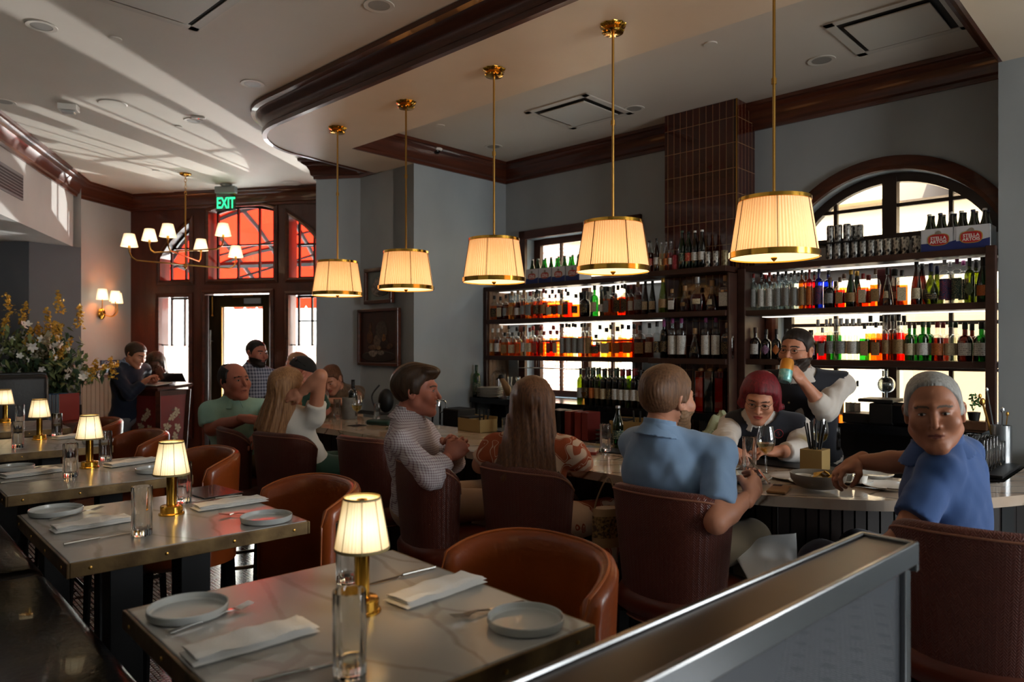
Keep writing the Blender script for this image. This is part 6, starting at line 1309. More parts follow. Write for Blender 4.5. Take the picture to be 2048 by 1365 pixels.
# ---------------- on the back counter
def bc(px,Y,z=None): return Bp(BX(px,Y),Y,(z if z is not None else ZC)+.001)
for k in range(7):
    t=empty('dinner_plate',bc(980,4.80)+Vector((0,0,k*.0135)),0,'white dinner plate in the stack on the back counter, %s from bottom'%ORD[k],'plate','stack of white plates on the back counter'); mb=MB(); r=.125; mb.lathe([(r*.6,0),(r*.68,.003),(r,.013),(r*.99,.0145),(r*.66,.006),(.0001,.006)],40); mb.build('body',ceramw,t,smooth=True)
for k,(px,Y,r,h,l) in enumerate([(994,4.98,.062,.20,'glass cloche dome standing behind the plates, left one'),(1004,5.07,.050,.21,'glass cloche dome standing behind the plates, right one')]):
    t=empty('glass_cloche',bc(px,Y)+Vector((0,0,.05)),0,l,'cloche','glass domes on the back counter'); mb=MB(); mb.lathe([(r,0),(r,h*.6)]+arcp(r,h*.6,.004,h)[1:],32,caps=False); mb.build('dome',glassy('crystal'),t,smooth=True); mb=MB(); mb.ball((0,0,h+.012),.012,10,8); mb.build('knob',glassy('crystal'),t,smooth=True); mb=MB(); mb.lathe([(r*1.1,-.049),(r*1.1,-.002)],28); mb.build('stand',wood,t)
t=empty('wooden_duck',bc(1006,4.80),-.2,'carved wooden decoy bird with a dark head on the back counter','figurine'); mb=MB(); mb.at((0,0,0)); mb.tube(spline([(.05,0,.02),(.045,0,.07),(.015,0,.13),(-.015,0,.18)],5),[.02,.024,.028,.031,.034,.036,.036,.035,.034,.032,.030,.028,.024,.022,.020,.019],12); mb.build('carved_body',mat('carved_oak','#8a6a48',.55),t,smooth=True); mb=MB(); mb.ball((-.018,0,.195),(.028,.024,.024),12,8); mb.tube([(-.03,0,.195),(-.065,0,.17)],[.010,.004],8); mb.build('dark_head',black,t,smooth=True)
for k,(px,Y,l) in enumerate([(1020,4.95,'small glass carafe behind the wooden bird, left one'),(1036,5.0,'small glass carafe behind the wooden bird, right one'),(1052,5.04,'flat glass cake stand dish behind the long-haired woman')]):
    t=empty('carafe' if k<2 else 'cake_stand',bc(px,Y),0,l,'carafe' if k<2 else 'cake stand'); mb=MB()
    mb.lathe([(.03,0),(.034,.004),(.03,.08),(.016,.13),(.024,.19)] if k<2 else [(.05,0),(.01,.01),(.01,.15),(.10,.165),(.105,.172)],28); mb.build('glass_wall',glassy('crystal'),t,smooth=True)
t=empty('marble_canister',bc(1037,4.78),0,'grey marble canister on the back counter behind the long-haired woman','canister'); mb=MB(); mb.lathe([(.06,0),(.065,.005),(.065,.12),(.06,.125)],32); mb.build('body',tmarble,t,smooth=True,angle=40)
t=empty('jigger',bc(1167,4.74),0,'small brass jigger in front of the wine bottles','jigger'); mb=MB(); mb.lathe([(.018,0),(.006,.045),(.006,.05),(.022,.10)],20); mb.build('cups',mat('jigger_brass','#b5802f',.25,1),t,smooth=True)
# red and black books on the lower steel worktop
zl=.936
for k,(px,c_,l) in enumerate([(1110,'#1c1416','black'),(1120,'#24181a','black'),(1130,'#161315','black'),(1148,'#7d2a22','brick red'),(1168,'#8a3028','brick red'),(1182,'#7d2a22','brick red')]):
    t=empty('recipe_book',bc(px,4.48,zl),BROT,l+' book standing under the counter edge, %s from left'%ORD[k],'book','books standing on the lower worktop'); mb=MB(); w_=.018 if k<3 else .03; mb.box(-w_,w_,-.08,.08,0,.215,.003); mb.build('cover',mat('book_'+c_,c_,.6),t); mb=MB(); mb.box(-w_*.85,w_*.85,-.075,.082,.006,.209); mb.build('pages',mat('paper'),t)
t=empty('tray_stack',bc(1255,4.45,zl),BROT,'stack of dark serving trays on the lower worktop','trays'); 
for k in range(4): mb=MB(); mb.box(-.22,.22,-.10,.10,k*.03,k*.03+.012,.004); mb.build('tray',mat('tray_grey','#3a3b3c',.35,.5),t)
t=empty('receipt_printer',bc(905,4.0,.99) if False else Bp(BX(918,4.12),4.12,.99),BROT,'black receipt printer by the wall behind the bar','printer'); mb=MB(); mb.box(-.10,.10,-.10,.10,0,.15,.012); mb.build('housing',black,t)
t=empty('water_tap',PZ(880,850,.99),BROT,'chrome water taps at the inner edge of the bar','tap')
for k,x in enumerate((-.10,.0,.08)):
    mb=MB(); mb.tube(spline([(x,0,0),(x,0,.16),(x,-.02,.21),(x,-.07,.215),(x,-.085,.17)],5),.009 if k<2 else .007,8); mb.build('spout',chrome,t,smooth=True); mb=MB(); mb.tube([(x+.01,0,.10),(x+.045,0,.12)],.006,6); mb.build('lever',chrome,t)
t=empty('induction_cooker',bc(1742,4.86),BROT,'black appliances stack on the counter right of the bartender','appliance'); mb=MB(); mb.box(-.14,.06,-.10,.1,0,.06,.006); mb.box(.02,.16,-.11,.1,.0,.13,.01); mb.build('housing',black,t); mb=MB(); mb.box(-.04,.16,-.12,.1,.135,.155,.004); mb.build('lid',black,t)
t=empty('coffee_machine',bc(1836,4.86),BROT,'black rounded machine on the counter behind the grey-haired man','appliance'); mb=MB(); mb.box(-.13,.13,-.11,.11,0,.14,.02); mb.build('housing',blackg,t)
t=empty('globe_decanter',bc(1772,5.08,ZC+.18),0,'round glass globe on a stand before the arched window','decanter'); mb=MB(); mb.ball((0,0,.05),.055,20,14); mb.lathe([(.012,.10),(.012,.14),(.045,.15)],16); mb.build('globe',glassy('thick_glass'),t,smooth=True); mb=MB(); mb.tube([(0,0,-.18),(0,0,0)],.01,8); mb.lathe([(.05,-.18),(.05,-.17)],20); mb.build('stand',steel,t)
t=empty('planter',bc(1948,4.86),BROT,'small dark plant pot on a wooden block at the right end of the counter','plant pot'); mb=MB(); mb.box(-.07,.07,-.05,.05,0,.05,.003); mb.build('wooden_block',mat('block_wood','#5a3a22',.5),t); mb=MB(); mb.lathe([(.026,.052),(.034,.10),(.03,.10),(.0001,.09)],20); mb.build('pot',black,t); mb=MB()
for k in range(40):
    a=k*2.4; mb.at((.03*math.cos(a)*random.random(),.03*math.sin(a)*random.random(),.11+.09*random.random()),a,1,k); mb.raw([(-.012,0,0),(0,.008,0),(.012,0,0),(0,-.008,0)],[(0,1,2,3)])
mb.build('leaves',mat('shrub_leaf'),t)
# orange bottles advert screen and cloth near the chimney foot
for k,(px,c_,l) in enumerate([(1402,'#d9431a','orange infusion jar with a spigot beside the man in light blue, left one'),(1421,'#7d8a8a','clear infusion jar with a spigot between the two orange ones'),(1441,'#c93f1a','orange infusion jar with a spigot above the folded towel')]):
    t=empty('infusion_jar',bc(px,4.62,.936) if False else Bp(BX(px,4.80),4.80,ZC+.001),BROT,l,'jar','infusion jars before the chimney'); mb=MB(); mb.box(-.034,.034,-.034,.034,0,.30,.006); mb.build('jar_wall',glassy('jar_%d'%k,c_,.15),t); mb=MB(); mb.box(-.028,.028,-.028,.028,.004,.25); mb.build('liquid',mat('infusion_%d'%k,c_,.3,emit=c_,estr=.0),t); mb=MB(); mb.ball((0,0,.305),(.022,.022,.016),12,8); mb.build('stopper',mat('cap_cork','#a07a50',.5),t,smooth=True)
t=empty('bar_towel',PZ(1445,840,.99+.15),0,'crumpled pale green bar towel hanging over a jar behind the bar','towel'); t.location=Bp(BX(1440,4.55),4.55,1.02)
mb=MB(); vs=[]; n=34
for j in range(n+1):
    for i in range(n+1):
        u=i/n*2-1; v=j/n*2-1; r=math.hypot(u,v); a=math.atan2(v,u); z=.17*math.exp(-r*r*2.2)+.035*math.sin(a*5+r*5)*min(1,r*1.6)+.02*math.sin(u*9+v*5); vs.append((u*.15*(1-.2*r),v*.11*(1-.2*r),z+.02))
mb.raw(vs,[(j*(n+1)+i,j*(n+1)+i+1,(j+1)*(n+1)+i+1,(j+1)*(n+1)+i) for j in range(n) for i in range(n)]); o=mb.build('towel_cloth',mat('towel_cloth','#a8ab88',.9,bump=(150,.3,(1,1,1))),t,smooth=True); sm_=o.modifiers.new('s','SOLIDIFY'); sm_.thickness=.006
t=empty('steel_basin',Bp(BX(1440,4.5),4.52,.936),BROT,'low steel basin under the pale green towel','basin'); mb=MB(); mb.box(-.16,.16,-.10,.10,0,.085,.01); mb.build('housing',steel,t)
# flowers
def flowers():
    c=PD(88,700,6.72); o=empty('flower_arrangement',(c.x,c.y,.986),0,'tall arrangement of white blossoms and yellow sprays behind the black booth','flowers')
    mb=MB(); mb.lathe([(.08,0),(.10,.01),(.12,.10),(.10,.2),(.07,.26),(.08,.29)],28); mb.build('vase',mat('dark_vase','#20242a',.3),o,smooth=True)
    rnd=random.Random(11); lm=MB(); st=MB(); dk=MB()
    tips=[]
    for k in range(46):
        a=rnd.random()*2*PI; el=rnd.uniform(.15,1.45); R_=rnd.uniform(.34,.66)
        tip=Vector((math.cos(a)*math.cos(el)*R_*1.0,math.sin(a)*math.cos(el)*R_*.6,.30+math.sin(el)*R_*.85)); mid=Vector((tip.x*.35,tip.y*.35,.25+(tip.z-.25)*.6))
        pts=spline([(0,0,.2),mid,tip],5); st.tube(pts,.003,4); tips.append((tip,mid))
        for q in range(22):
            t_=rnd.uniform(.35,1.02); p=mid.lerp(tip,t_) if t_>.5 else Vector((0,0,.2)).lerp(mid,t_*2); p=p+Vector((rnd.gauss(0,.05),rnd.gauss(0,.05),rnd.gauss(0,.05)))
            m_=(lm if rnd.random()<.65 else dk).at(p,rnd.random()*6,rnd.random()*3,rnd.random()*3); s_=rnd.uniform(.03,.055)
            m_.raw([(-s_,0,0),(-s_*.3,s_*.42,.004),(s_,0,0),(-s_*.3,-s_*.42,.004)],[(0,1,2),(0,2,3)])
    for k in range(260):
        a=rnd.random()*2*PI; p=Vector((math.cos(a)*rnd.uniform(0,.34),math.sin(a)*.2,.22+rnd.uniform(0,.35))); dk.at(p,rnd.random()*6,rnd.random()*3,rnd.random()*3); s_=.045; dk.raw([(-s_,0,0),(0,s_*.5,.004),(s_,0,0),(0,-s_*.5,.004)],[(0,1,2,3)])
    tag(lm.build('light_leaves',mat('sage_leaf','#8a9660',.7),o),kind='stuff'); tag(dk.build('dark_leaves',mat('deep_leaf','#3d5438',.7),o),kind='stuff'); st.build('stems',mat('stem_brown','#4d4a2c',.8),o)
    wf=mat('white_petal','#f4f2ea',.7); yf=mat('yellow_petal','#d9ad42',.75)
    proto=None
    for k in range(92):
        p=MB(); 
        tip,mid=tips[k%46]; c_=mid.lerp(tip,rnd.uniform(.5,1.0))+Vector((rnd.gauss(0,.06),rnd.gauss(0,.05)-.05,rnd.gauss(0,.05)))
        if proto is None:
            for q in range(5):
                p.at((0,0,0),q*2*PI/5,0,-.45); p.raw([(0,0,0),(.014,-.011,.002),(.032,-.006,0),(.034,.006,0),(.014,.011,.002)],[(0,1,2,3,4)])
            proto=p.build('white_blossom',wf,o); b=proto
        else: b=proto.copy(); col.objects.link(b); setparent(b,o)
        b.location=c_; b.rotation_euler=(rnd.uniform(.6,2.2),rnd.random(),rnd.random()*6); s_=rnd.uniform(.9,1.6); b.scale=(s_,s_,s_)
    for k in range(20):
        p=MB(); tip,mid=tips[(k*3)%46]; d=(tip-mid).normalized(); base=tip
        if k<10: base=Vector((-.42+.11*k+rnd.gauss(0,.03),rnd.gauss(0,.08)-.05,.78+.20*math.sin(k*1.3)-(.25 if k>7 else 0))); d=Vector((rnd.uniform(-.3,.3),0,1)).normalized()
        for q in range(80):
            t_=q/80; r=.045*(1-t_*.7); c_=base+d*(t_*.20)+Vector((rnd.gauss(0,r*.6),rnd.gauss(0,r*.6),rnd.gauss(0,.01))); p.at(c_,rnd.random()*6,rnd.random()*3); s_=.014; p.raw([(-s_,0,0),(0,s_,0),(s_,0,0),(0,-s_,0)],[(0,1,2,3)])
        tag(p.build('yellow_spray',yf,o),kind='stuff')
    p=MB(); 
    for q in range(260):
        t_=rnd.random(); r=.055*(1-t_*.75); a=rnd.random()*6.28; c_=Vector((.04,-.12,.55))+Vector((.10,-.02,.26))*t_+Vector((math.cos(a)*r,math.sin(a)*r,0)); p.at(c_,rnd.random()*6,rnd.random()*2); s_=.013; p.raw([(-s_,0,0),(0,s_,0),(s_,0,0),(0,-s_,0)],[(0,1,2,3)])
    p.build('hydrangea_cone',mat('cream_petal','#d6cfb4',.7),o)
flowers()
# woven handbag hanging at the stool beside the light blue polo
q=PD(1214,1043,2.92); t=empty('woven_handbag',(q.x,q.y,q.z-.10),.3,'small tan woven handbag with a thin strap hanging by the bar','handbag')
mb=MB(); mb.lathe([(.055,0),(.062,.01),(.06,.15),(.056,.155)],24,sx=1.0,sy=.6); mb.build('bag_body',mat('tan_leather_bag','#a07a50',.5),t,smooth=True,angle=40); mb=MB(); mb.lathe([(.0635,.04),(.0625,.125)],24,sx=1.0,sy=.6,caps=False); mb.build('woven_panel',mat('cane','#8d6a3c',.6,noise=(90,'#3c2a18',.08,(1,1,1))),t); mb=MB(); mb.tube(spline([(-.055,0,.15),(-.03,.02,.20),(.02,.03,.27),(.05,.02,.19),(.056,0,.15)],6),.004,6); mb.build('strap',mat('strap_tan','#8a6a48',.5),t)
q=PD(772,792,6.0); t=empty('backpack',(q.x,q.y,1.09),0,'black backpack standing at the far end of the bar below the pictures','bag'); mb=MB(); mb.ball((0,0,.12),(.065,.055,.10),18,12); mb.build('bag_body',black,t,smooth=True); mb=MB(); mb.tube(spline([(-.08,-.03,.05),(-.11,-.03,.16),(-.05,-.02,.25)],5),.007,6); mb.build('strap',black,t)
# ================================================================= people: implicit bodies meshed by surface nets
def V(*a): return np.array(a,dtype=np.float64)
def nrm(a): a=np.asarray(a,dtype=float); return a/ (np.linalg.norm(a)+1e-12)
def cone(P,a,b,ra,rb):
    a=np.asarray(a,float); b=np.asarray(b,float); ba=b-a; h=np.clip(((P-a)@ba)/(ba@ba+1e-12),0,1); q=P-a-h[:,None]*ba; return np.sqrt((q*q).sum(1))-(ra+(rb-ra)*h)
def ell(P,c,r,R=None):
    q=P-np.asarray(c,float)
    if R is not None: q=q@R
    r=np.asarray(r,float); k0=np.sqrt(((q/r)**2).sum(1)); k1=np.sqrt(((q/(r*r))**2).sum(1))+1e-9; return k0*(k0-1)/k1
def smin(a,b,k): h=np.clip(.5+.5*(b-a)/k,0,1); return b+(a-b)*h-k*h*(1-h)
def smax(a,b,k): return -smin(-a,-b,k)
def wob(P,f,s=0): return np.sin(P[:,0]*f+s+1.3*np.sin(P[:,1]*f*.7+s))*np.sin(P[:,2]*f*.8+2*s+1.1*np.sin(P[:,0]*f*.6))
def surf(fn,lo,hi,h):
    lo=np.asarray(lo,float); hi=np.asarray(hi,float); n=np.ceil((hi-lo)/h).astype(int)+1; n=((n+3)//4)*4+1
    c=(n-1)//4
    ax=[lo[i]+h*np.arange(n[i]) for i in range(3)]
    cx=[lo[i]+h*4*(np.arange(c[i])+.5) for i in range(3)]
    G=np.stack(np.meshgrid(*cx,indexing='ij'),-1).reshape(-1,3); fc=fn(G).reshape(c)
    act=np.abs(fc)<h*4*1.35+.012
    full=np.repeat(np.repeat(np.repeat(fc,4,0),4,1),4,2); full=np.pad(full,((0,1),)*3,mode='edge').copy()
    m=np.zeros(n,bool); a4=np.repeat(np.repeat(np.repeat(act,4,0),4,1),4,2)
    m[:-1,:-1,:-1]|=a4; m[1:,:-1,:-1]|=a4; m[:-1,1:,:-1]|=a4; m[:-1,:-1,1:]|=a4; m[1:,1:,:-1]|=a4; m[1:,:-1,1:]|=a4; m[:-1,1:,1:]|=a4; m[1:,1:,1:]|=a4
    I=np.argwhere(m); P=lo+I*h; out=np.empty(len(P))
    for s in range(0,len(P),200000): out[s:s+200000]=fn(P[s:s+200000])
    full[I[:,0],I[:,1],I[:,2]]=out
    # surface nets, only on cells with all corners evaluated
    ok=m[:-1,:-1,:-1]&m[1:,:-1,:-1]&m[:-1,1:,:-1]&m[:-1,:-1,1:]&m[1:,1:,:-1]&m[1:,:-1,1:]&m[:-1,1:,1:]&m[1:,1:,1:]
    s=full<0; cnt=np.zeros(np.array(n)-1,int)
    for dx in (0,1):
        for dy in (0,1):
            for dz in (0,1): cnt+=s[dx:n[0]-1+dx,dy:n[1]-1+dy,dz:n[2]-1+dz]
    cell=(cnt>0)&(cnt<8)&ok; C=np.argwhere(cell); idx=-np.ones(np.array(n)-1,int); idx[cell]=np.arange(len(C))
    acc=np.zeros((len(C),3)); w=np.zeros(len(C))
    cor=[(a,b,d) for a in (0,1) for b in (0,1) for d in (0,1)]
    val={k:full[C[:,0]+k[0],C[:,1]+k[1],C[:,2]+k[2]] for k in cor}
    for a in cor:
        for ax_ in range(3):
            if a[ax_]==0:
                b=list(a); b[ax_]=1; b=tuple(b); va,vb=val[a],val[b]; x=(va<0)!=(vb<0); t=np.where(x,va/(va-vb+1e-15),0)
                p=np.array(a,float)[None,:].repeat(len(C),0); p[:,ax_]+=t; acc+=p*x[:,None]; w+=x
    Vt=lo+(C+acc/np.maximum(w,1)[:,None])*h
    F_=[]
    for ax_ in range(3):
        o=[i for i in range(3) if i!=ax_]
        sl0=[slice(None)]*3; sl1=[slice(None)]*3; sl0[ax_]=slice(0,n[ax_]-1); sl1[ax_]=slice(1,n[ax_])
        ch=s[tuple(sl0)]!=s[tuple(sl1)]; E_=np.argwhere(ch)
        k=(E_[:,o[0]]>0)&(E_[:,o[1]]>0)&(E_[:,o[0]]<n[o[0]]-1)&(E_[:,o[1]]<n[o[1]]-1); E_=E_[k]
        q=[]
        for d0,d1 in ((0,0),(1,0),(1,1),(0,1)):
            e=E_.copy(); e[:,o[0]]-=d0; e[:,o[1]]-=d1; q.append(idx[e[:,0],e[:,1],e[:,2]])
        q=np.stack(q,1); q=q[(q>=0).all(1)]
        F_.append(q)
    return Vt,np.concatenate(F_)
def to_obj(name,parts,mats,parent,origin,midx=None):
    """parts: list of (verts world, faces, material index or array)"""
    vs=[];fs=[];ms=[];b=0
    for v,f,mi in parts:
        v=np.asarray(v)-origin; vs.append(v); fs+= [tuple(int(i)+b for i in q) for q in f]; ms+= (list(mi) if hasattr(mi,'__len__') else [mi]*len(f)); b+=len(v)
    me=bpy.data.meshes.new(name); me.from_pydata(np.concatenate(vs).tolist(),[],fs)
    for m in mats: me.materials.append(m)
    me.polygons.foreach_set('material_index',[int(x) for x in ms]); me.polygons.foreach_set('use_smooth',[True]*len(fs))
    bm=bmesh.new(); bm.from_mesh(me); bmesh.ops.recalc_face_normals(bm,faces=bm.faces); bm.to_mesh(me); bm.free()
    o=bpy.data.objects.new(name,me); col.objects.link(o); setparent(o,parent); return o
def frame(f,up=(0,0,1)):
    """columns: right, forward, up"""
    f=nrm(f); r=nrm(np.cross(f,up)); u=np.cross(r,f); return np.stack([r,f,u],1)
# ---------------------------------------------------------------- head in local space: x right, y face, z up
def head_sdf(P,g):
    fem=g.get('fem',0); jw=g.get('jaw',1.0); P=P.copy()
    A=np.abs(P[:,0]); S=np.stack([A,P[:,1],P[:,2]],1)
    d=ell(S,(0,-.014,.032),(.074,.096,.086))
    d=smin(d,ell(S,(0,.028,-.028),(.060*jw,.062,.075)),.03)
    d=smin(d,cone(S,(.050*jw,.005,-.055),(.016,.070,-.098),.020,.015),.03)
    d=smin(d,ell(S,(0,.070,-.100),(.024*jw,.020,.019)),.022)
    d=smin(d,ell(S,(0,.015,-.085),(.045*jw,.055,.028)),.02)
    d=smin(d,ell(S,(.041,.062,-.022),(.026,.022,.024)),.022)          # cheek
    d=smin(d,cone(S,(0,.084,.030),(.040,.068,.026),.010+.002*(1-fem),.010),.014)       # brow
    d=smax(d,-ell(S,(.031,.098,.008),(.019,.016,.013)),.012)          # socket
    d=smin(d,ell(S,(.031,.0735,.006),(.0155,.0125,.0105)),.004)         # lids
    nl=g.get('nose',1.0)
    d=smin(d,cone(S,(0,.082,.018),(0,.086+.021*nl,-.026),.0068,.0105),.011)
    d=smin(d,ell(S,(.011,.089,-.031),(.0082,.0095,.0075)),.006)
    d=smax(d,-ell(S,(.0065,.096,-.0395),(.0038,.006,.004)),.003)
    d=smin(d,ell(S,(0,.074,-.058),(.026,.017,.016)),.016)            # muzzle
    d=smin(d,ell(S,(0,.0885,-.0545),(.0215,.0072,.0052+.0012*fem)),.004)
    d=smin(d,ell(S,(0,.0870,-.0665),(.0185,.0078,.0062+.0012*fem)),.004)
    mo=g.get('smile',0)
    d=smax(d,-ell(S-np.stack([0*A,0*A,mo*A*A*14],1),(0,.096,-.0605),(.022+.006*mo,.0085,.0018+.003*mo)),.003)
    d=smin(d,ell(S,(0,.060,-.083),(.014,.02,.008)),.02)
    # ears
    e=ell(S,(.0765,-.010,-.006),(.009,.0195,.031)); e=smin(e,ell(S,(.079,-.018,.008),(.010,.012,.02)),.008); e=smax(e,-ell(S,(.084,-.008,-.002),(.006,.011,.018)),.005)
    d=smin(d,e,.006)
    d=smin(d,cone(S,(0,-.030,-.05),(0,-.045,-.155),.051 if not fem else .043,.053 if not fem else .045),.03)
    return d
def zl(y,pts):
    return np.interp(y,[p[0] for p in pts],[p[1] for p in pts])
def hair_sdf(P,g):
    st=g['hair']; A=np.abs(P[:,0]); az=np.arctan2(P[:,0],-P[:,1]+.001); x,y,z=P[:,0],P[:,1],P[:,2]
    strand=.0007*np.sin(az*60+2*np.sin(z*24))+.0005*np.sin(az*131+z*30)
    grow=g.get('vol',.012)
    cap=ell(P,(0,-.020,.034),(.074+grow,.097+grow,.086+grow*1.15))
    line=[(-.12,-.085),(-.07,-.075),(-.03,-.035),(-.008,-.006),(.012,-.012),(.024,-.015),(.030,.022),(.05,.050),(.075,.062),(.12,.064)]
    if g.get('front'): line=[(a,b if a<.04 else b+g['front']) for a,b in line]
    if st=='balding': line=[(-.12,-.085),(-.07,-.075),(-.03,-.035),(-.008,-.006),(.012,-.005),(.022,-.005),(.026,.06),(.12,.14)]
    cut=zl(y,line)-z
    d=smax(cap+.0025*np.sin(x*40+y*30)*np.sin(z*45),cut*.8,.020)
    if st in ('short','swept','balding'):
        if st=='balding': d=smax(d,-ell(P,(0,.035,.115),(.068,.095,.062)),.012)
        if st=='swept': d=smin(d,ell(P,(.012,.060,.098),(.058,.050,.026)),.03); strand=.0010*np.sin(x*260+y*60+2*np.sin(y*30))
        d=smin(d,smax(smax(ell(P,(0,-.005,.0),(.080+grow*.5,.04,.07)),cut,.006),-(A-.066),.004),.006)
        return d+strand
    if st=='cap':
        d=smax(cap,(-z+.028+.10*np.maximum(0,y*.4)),.006); return smin(d,ell(P,(0,.105,.035),(.055,.045,.006)),.012)
    L_=g.get('len',.26); w_=g.get('width',.10)
    # long hair: falls from the crown behind the ears to a blunt hem
    back=cone(P*V(1,1.25,1),(0,-.03,.02),(g.get('hx',0),-.055+g.get('hy',0),-L_),.088+grow*.4,w_)
    side=cone(np.stack([A,y,z],1),(.062,.0,.03),(.082,-.012+g.get('hy',0)*.6,-L_*.75),.024,.034)
    hem=-(z+L_+.012*np.sin(x*60)+.010*np.sin(x*133)+.2*g.get('tilt',0)*x)
    if st=='long': dd=smin(smax(back,hem,.008),smax(side,hem*1,.008),.03); d=smin(d,dd,.03)
    if st=='pony':
        d=smin(d,cone(P,(0,-.105,.01),(0,-.13,-.05),.022,.024),.02); d=smin(d,cone(P,(0,-.13,-.05),(0,-.10,-.16),.024,.014),.02)
    if st=='bob': dd=smax(smin(back,side,.02),-(z+L_),.008); d=smin(d,dd,.03); 
    # keep the face clear
    face=ell(P,(0,.085,-.03),(.058,.075,.088)); d=smax(d,-face,.012)
    strand=(.0032*np.sin(x*150+4*np.sin(z*9)+y*40)+.0018*np.sin(x*310+y*120+z*12))*np.clip((.09-z)/.12,.15,1)
    return d+strand
def beard_sdf(P,g):
    A=np.abs(P[:,0]); S=np.stack([A,P[:,1],P[:,2]],1); b=head_sdf(P,{**g})-g.get('beardt',.006)
    low=P[:,2]+.046-.30*(A-.03); low=smax(low,-(P[:,2]+.125),.01); d=smax(b,low,.006)
    d=smax(d,-(P[:,1]-(-.010)),.01)
    d=smax(d,-ell(S,(0,.098,-.0605),(.023,.022,.009)),.003); d=smax(d,-ell(S,(0,.098,-.032),(.03,.03,.015)),.004)
    return d+.0012*np.sin(P[:,0]*400+P[:,2]*300)
HC={}
def head_parts(g,h,hc,fwd,up,scale):
    R=frame(fwd,up); fem_=g.get('fem',0)
    key=(g.get('fem',0),g.get('jaw',1.0),g.get('nose',1.0),g.get('smile',0),h)
    if key not in HC: HC[key]=surf(lambda P:head_sdf(P,g),(-.10,-.13,-.17),(.10,.13,.135),h)
    v,f=HC[key]; fc=v[f].mean(1); mi=np.zeros(len(f),int)
    lip=(np.abs(fc[:,0])<.0225)&(fc[:,1]>.078)&(np.abs(fc[:,2]+.0605)<(.0115 if fem_ else .0075)-.25*np.abs(fc[:,0])); mi[lip]=1
    br=(np.abs(np.abs(fc[:,0])-.031)<.020)&(np.abs(fc[:,2]-.0285+.10*np.abs(np.abs(fc[:,0])-.028))<(.0030 if fem_ else .0034))&(fc[:,1]>.06); mi[br]=2
    W=lambda q:(np.asarray(q)*scale)@R.T+hc
    out=[(W(v),f,mi)]
    # eyes
    for sx in (-1,1):
        mb=MB(); mb.ball((sx*.031,.0790,.0055),(.0118,.0080,.0052),14,10); e=np.array(mb.v); fe=[q for q in mb.f]; out.append((W(e),fe,3))
        gx=g.get('gaze',0); mb=MB(); mb.ball((sx*.031+gx*.004,.0855,.0052),(.0048,.0024,.0046),12,8); out.append((W(np.array(mb.v)),mb.f,4))
        mb=MB(); mb.tube([(sx*.0195,.0835,.0075),(sx*.031,.0885,.0112),(sx*.0425,.0815,.0070)],[.0012,.0016,.0010],5); out.append((W(np.array(mb.v)),mb.f,2))
    return out,W
def hand_prims(P,o,R,curl,spread,thumb,scale=1.0,side=1):
    """R columns: x thumb side, y fingers, z back of the hand"""
    q=((P-o)@R)/scale; q=q*V(side,1,1)
    d=ell(q,(0,.045,0),(.042,.052,.015)); d=smin(d,cone(q,(.0,-.03,0),(0,.02,0),.026,.026),.02)
    d=smin(d,cone(q,(.026,.02,-.004),(.030,.045,-.008),.017,.012),.012)
    L_=[(.030,.082,.070,.0088),(.0105,.088,.078,.0092),(-.0105,.085,.072,.0088),(-.030,.076,.058,.0078)]
    for i,(x,y,l,r) in enumerate(L_):
        c=curl[i] if hasattr(curl,'__len__') else curl; p=V(x,y-.015,0.002); a=0; sp=spread*(1.5-i)*.12; seg=[l*.48,l*.30,l*.24]; d=smin(d,cone(q,V(x*.7,.03,0),p,.012,r),.008)
        for k in range(3):
            a+=c*(.75 if k==0 else 1.0); n_=p+seg[k]*V(math.sin(sp)*math.cos(a),math.cos(sp)*math.cos(a),-math.sin(a)); d=smin(d,cone(q,p,n_,r*(1-.07*k),r*(1-.07*(k+1))),.0035); p=n_
    t0=V(.026,.012,-.006); t1=t0+V(.026,.022,-.010-.012*thumb); t2=t1+.030*nrm(V(.35-.9*thumb,.75,-.35-.5*thumb)); t3=t2+.024*nrm(V(.0-.8*thumb,.8,-.3-.3*thumb))
    d=smin(d,cone(q,t0,t1,.014,.0115),.010); d=smin(d,cone(q,t1,t2,.0112,.0098),.004); d=smin(d,cone(q,t2,t3,.0098,.0078),.003)
    return d*scale
eye_w=mat('eye_white','#b9b4ab',.25); eye_i=mat('eye_iris','#1c130d',.15)
def skin(n,c): 
    m=mat('skin_'+n,c,.48,noise=(14,tuple(max(0,x*.90) for x in [int(c[i:i+2],16)/255 for i in (1,3,5)]),.3,(1,1,1)),bump=(180,.05,(1,1,1))); return m
def hairm(n,c,c2): return mat('hair_'+n,c,.38,noise=(10,c2,.25,(16,16,1.2)),bump=(40,.35,(22,22,.8)),spec=.35)
def fabric(n,c,c2=None,sc_=6,b=.2): return mat('cloth_'+n,c,.85,noise=(sc_,c2 or c,.3,(1,1,1)),bump=(16,b,(1,1,.6)),sheen=.15)
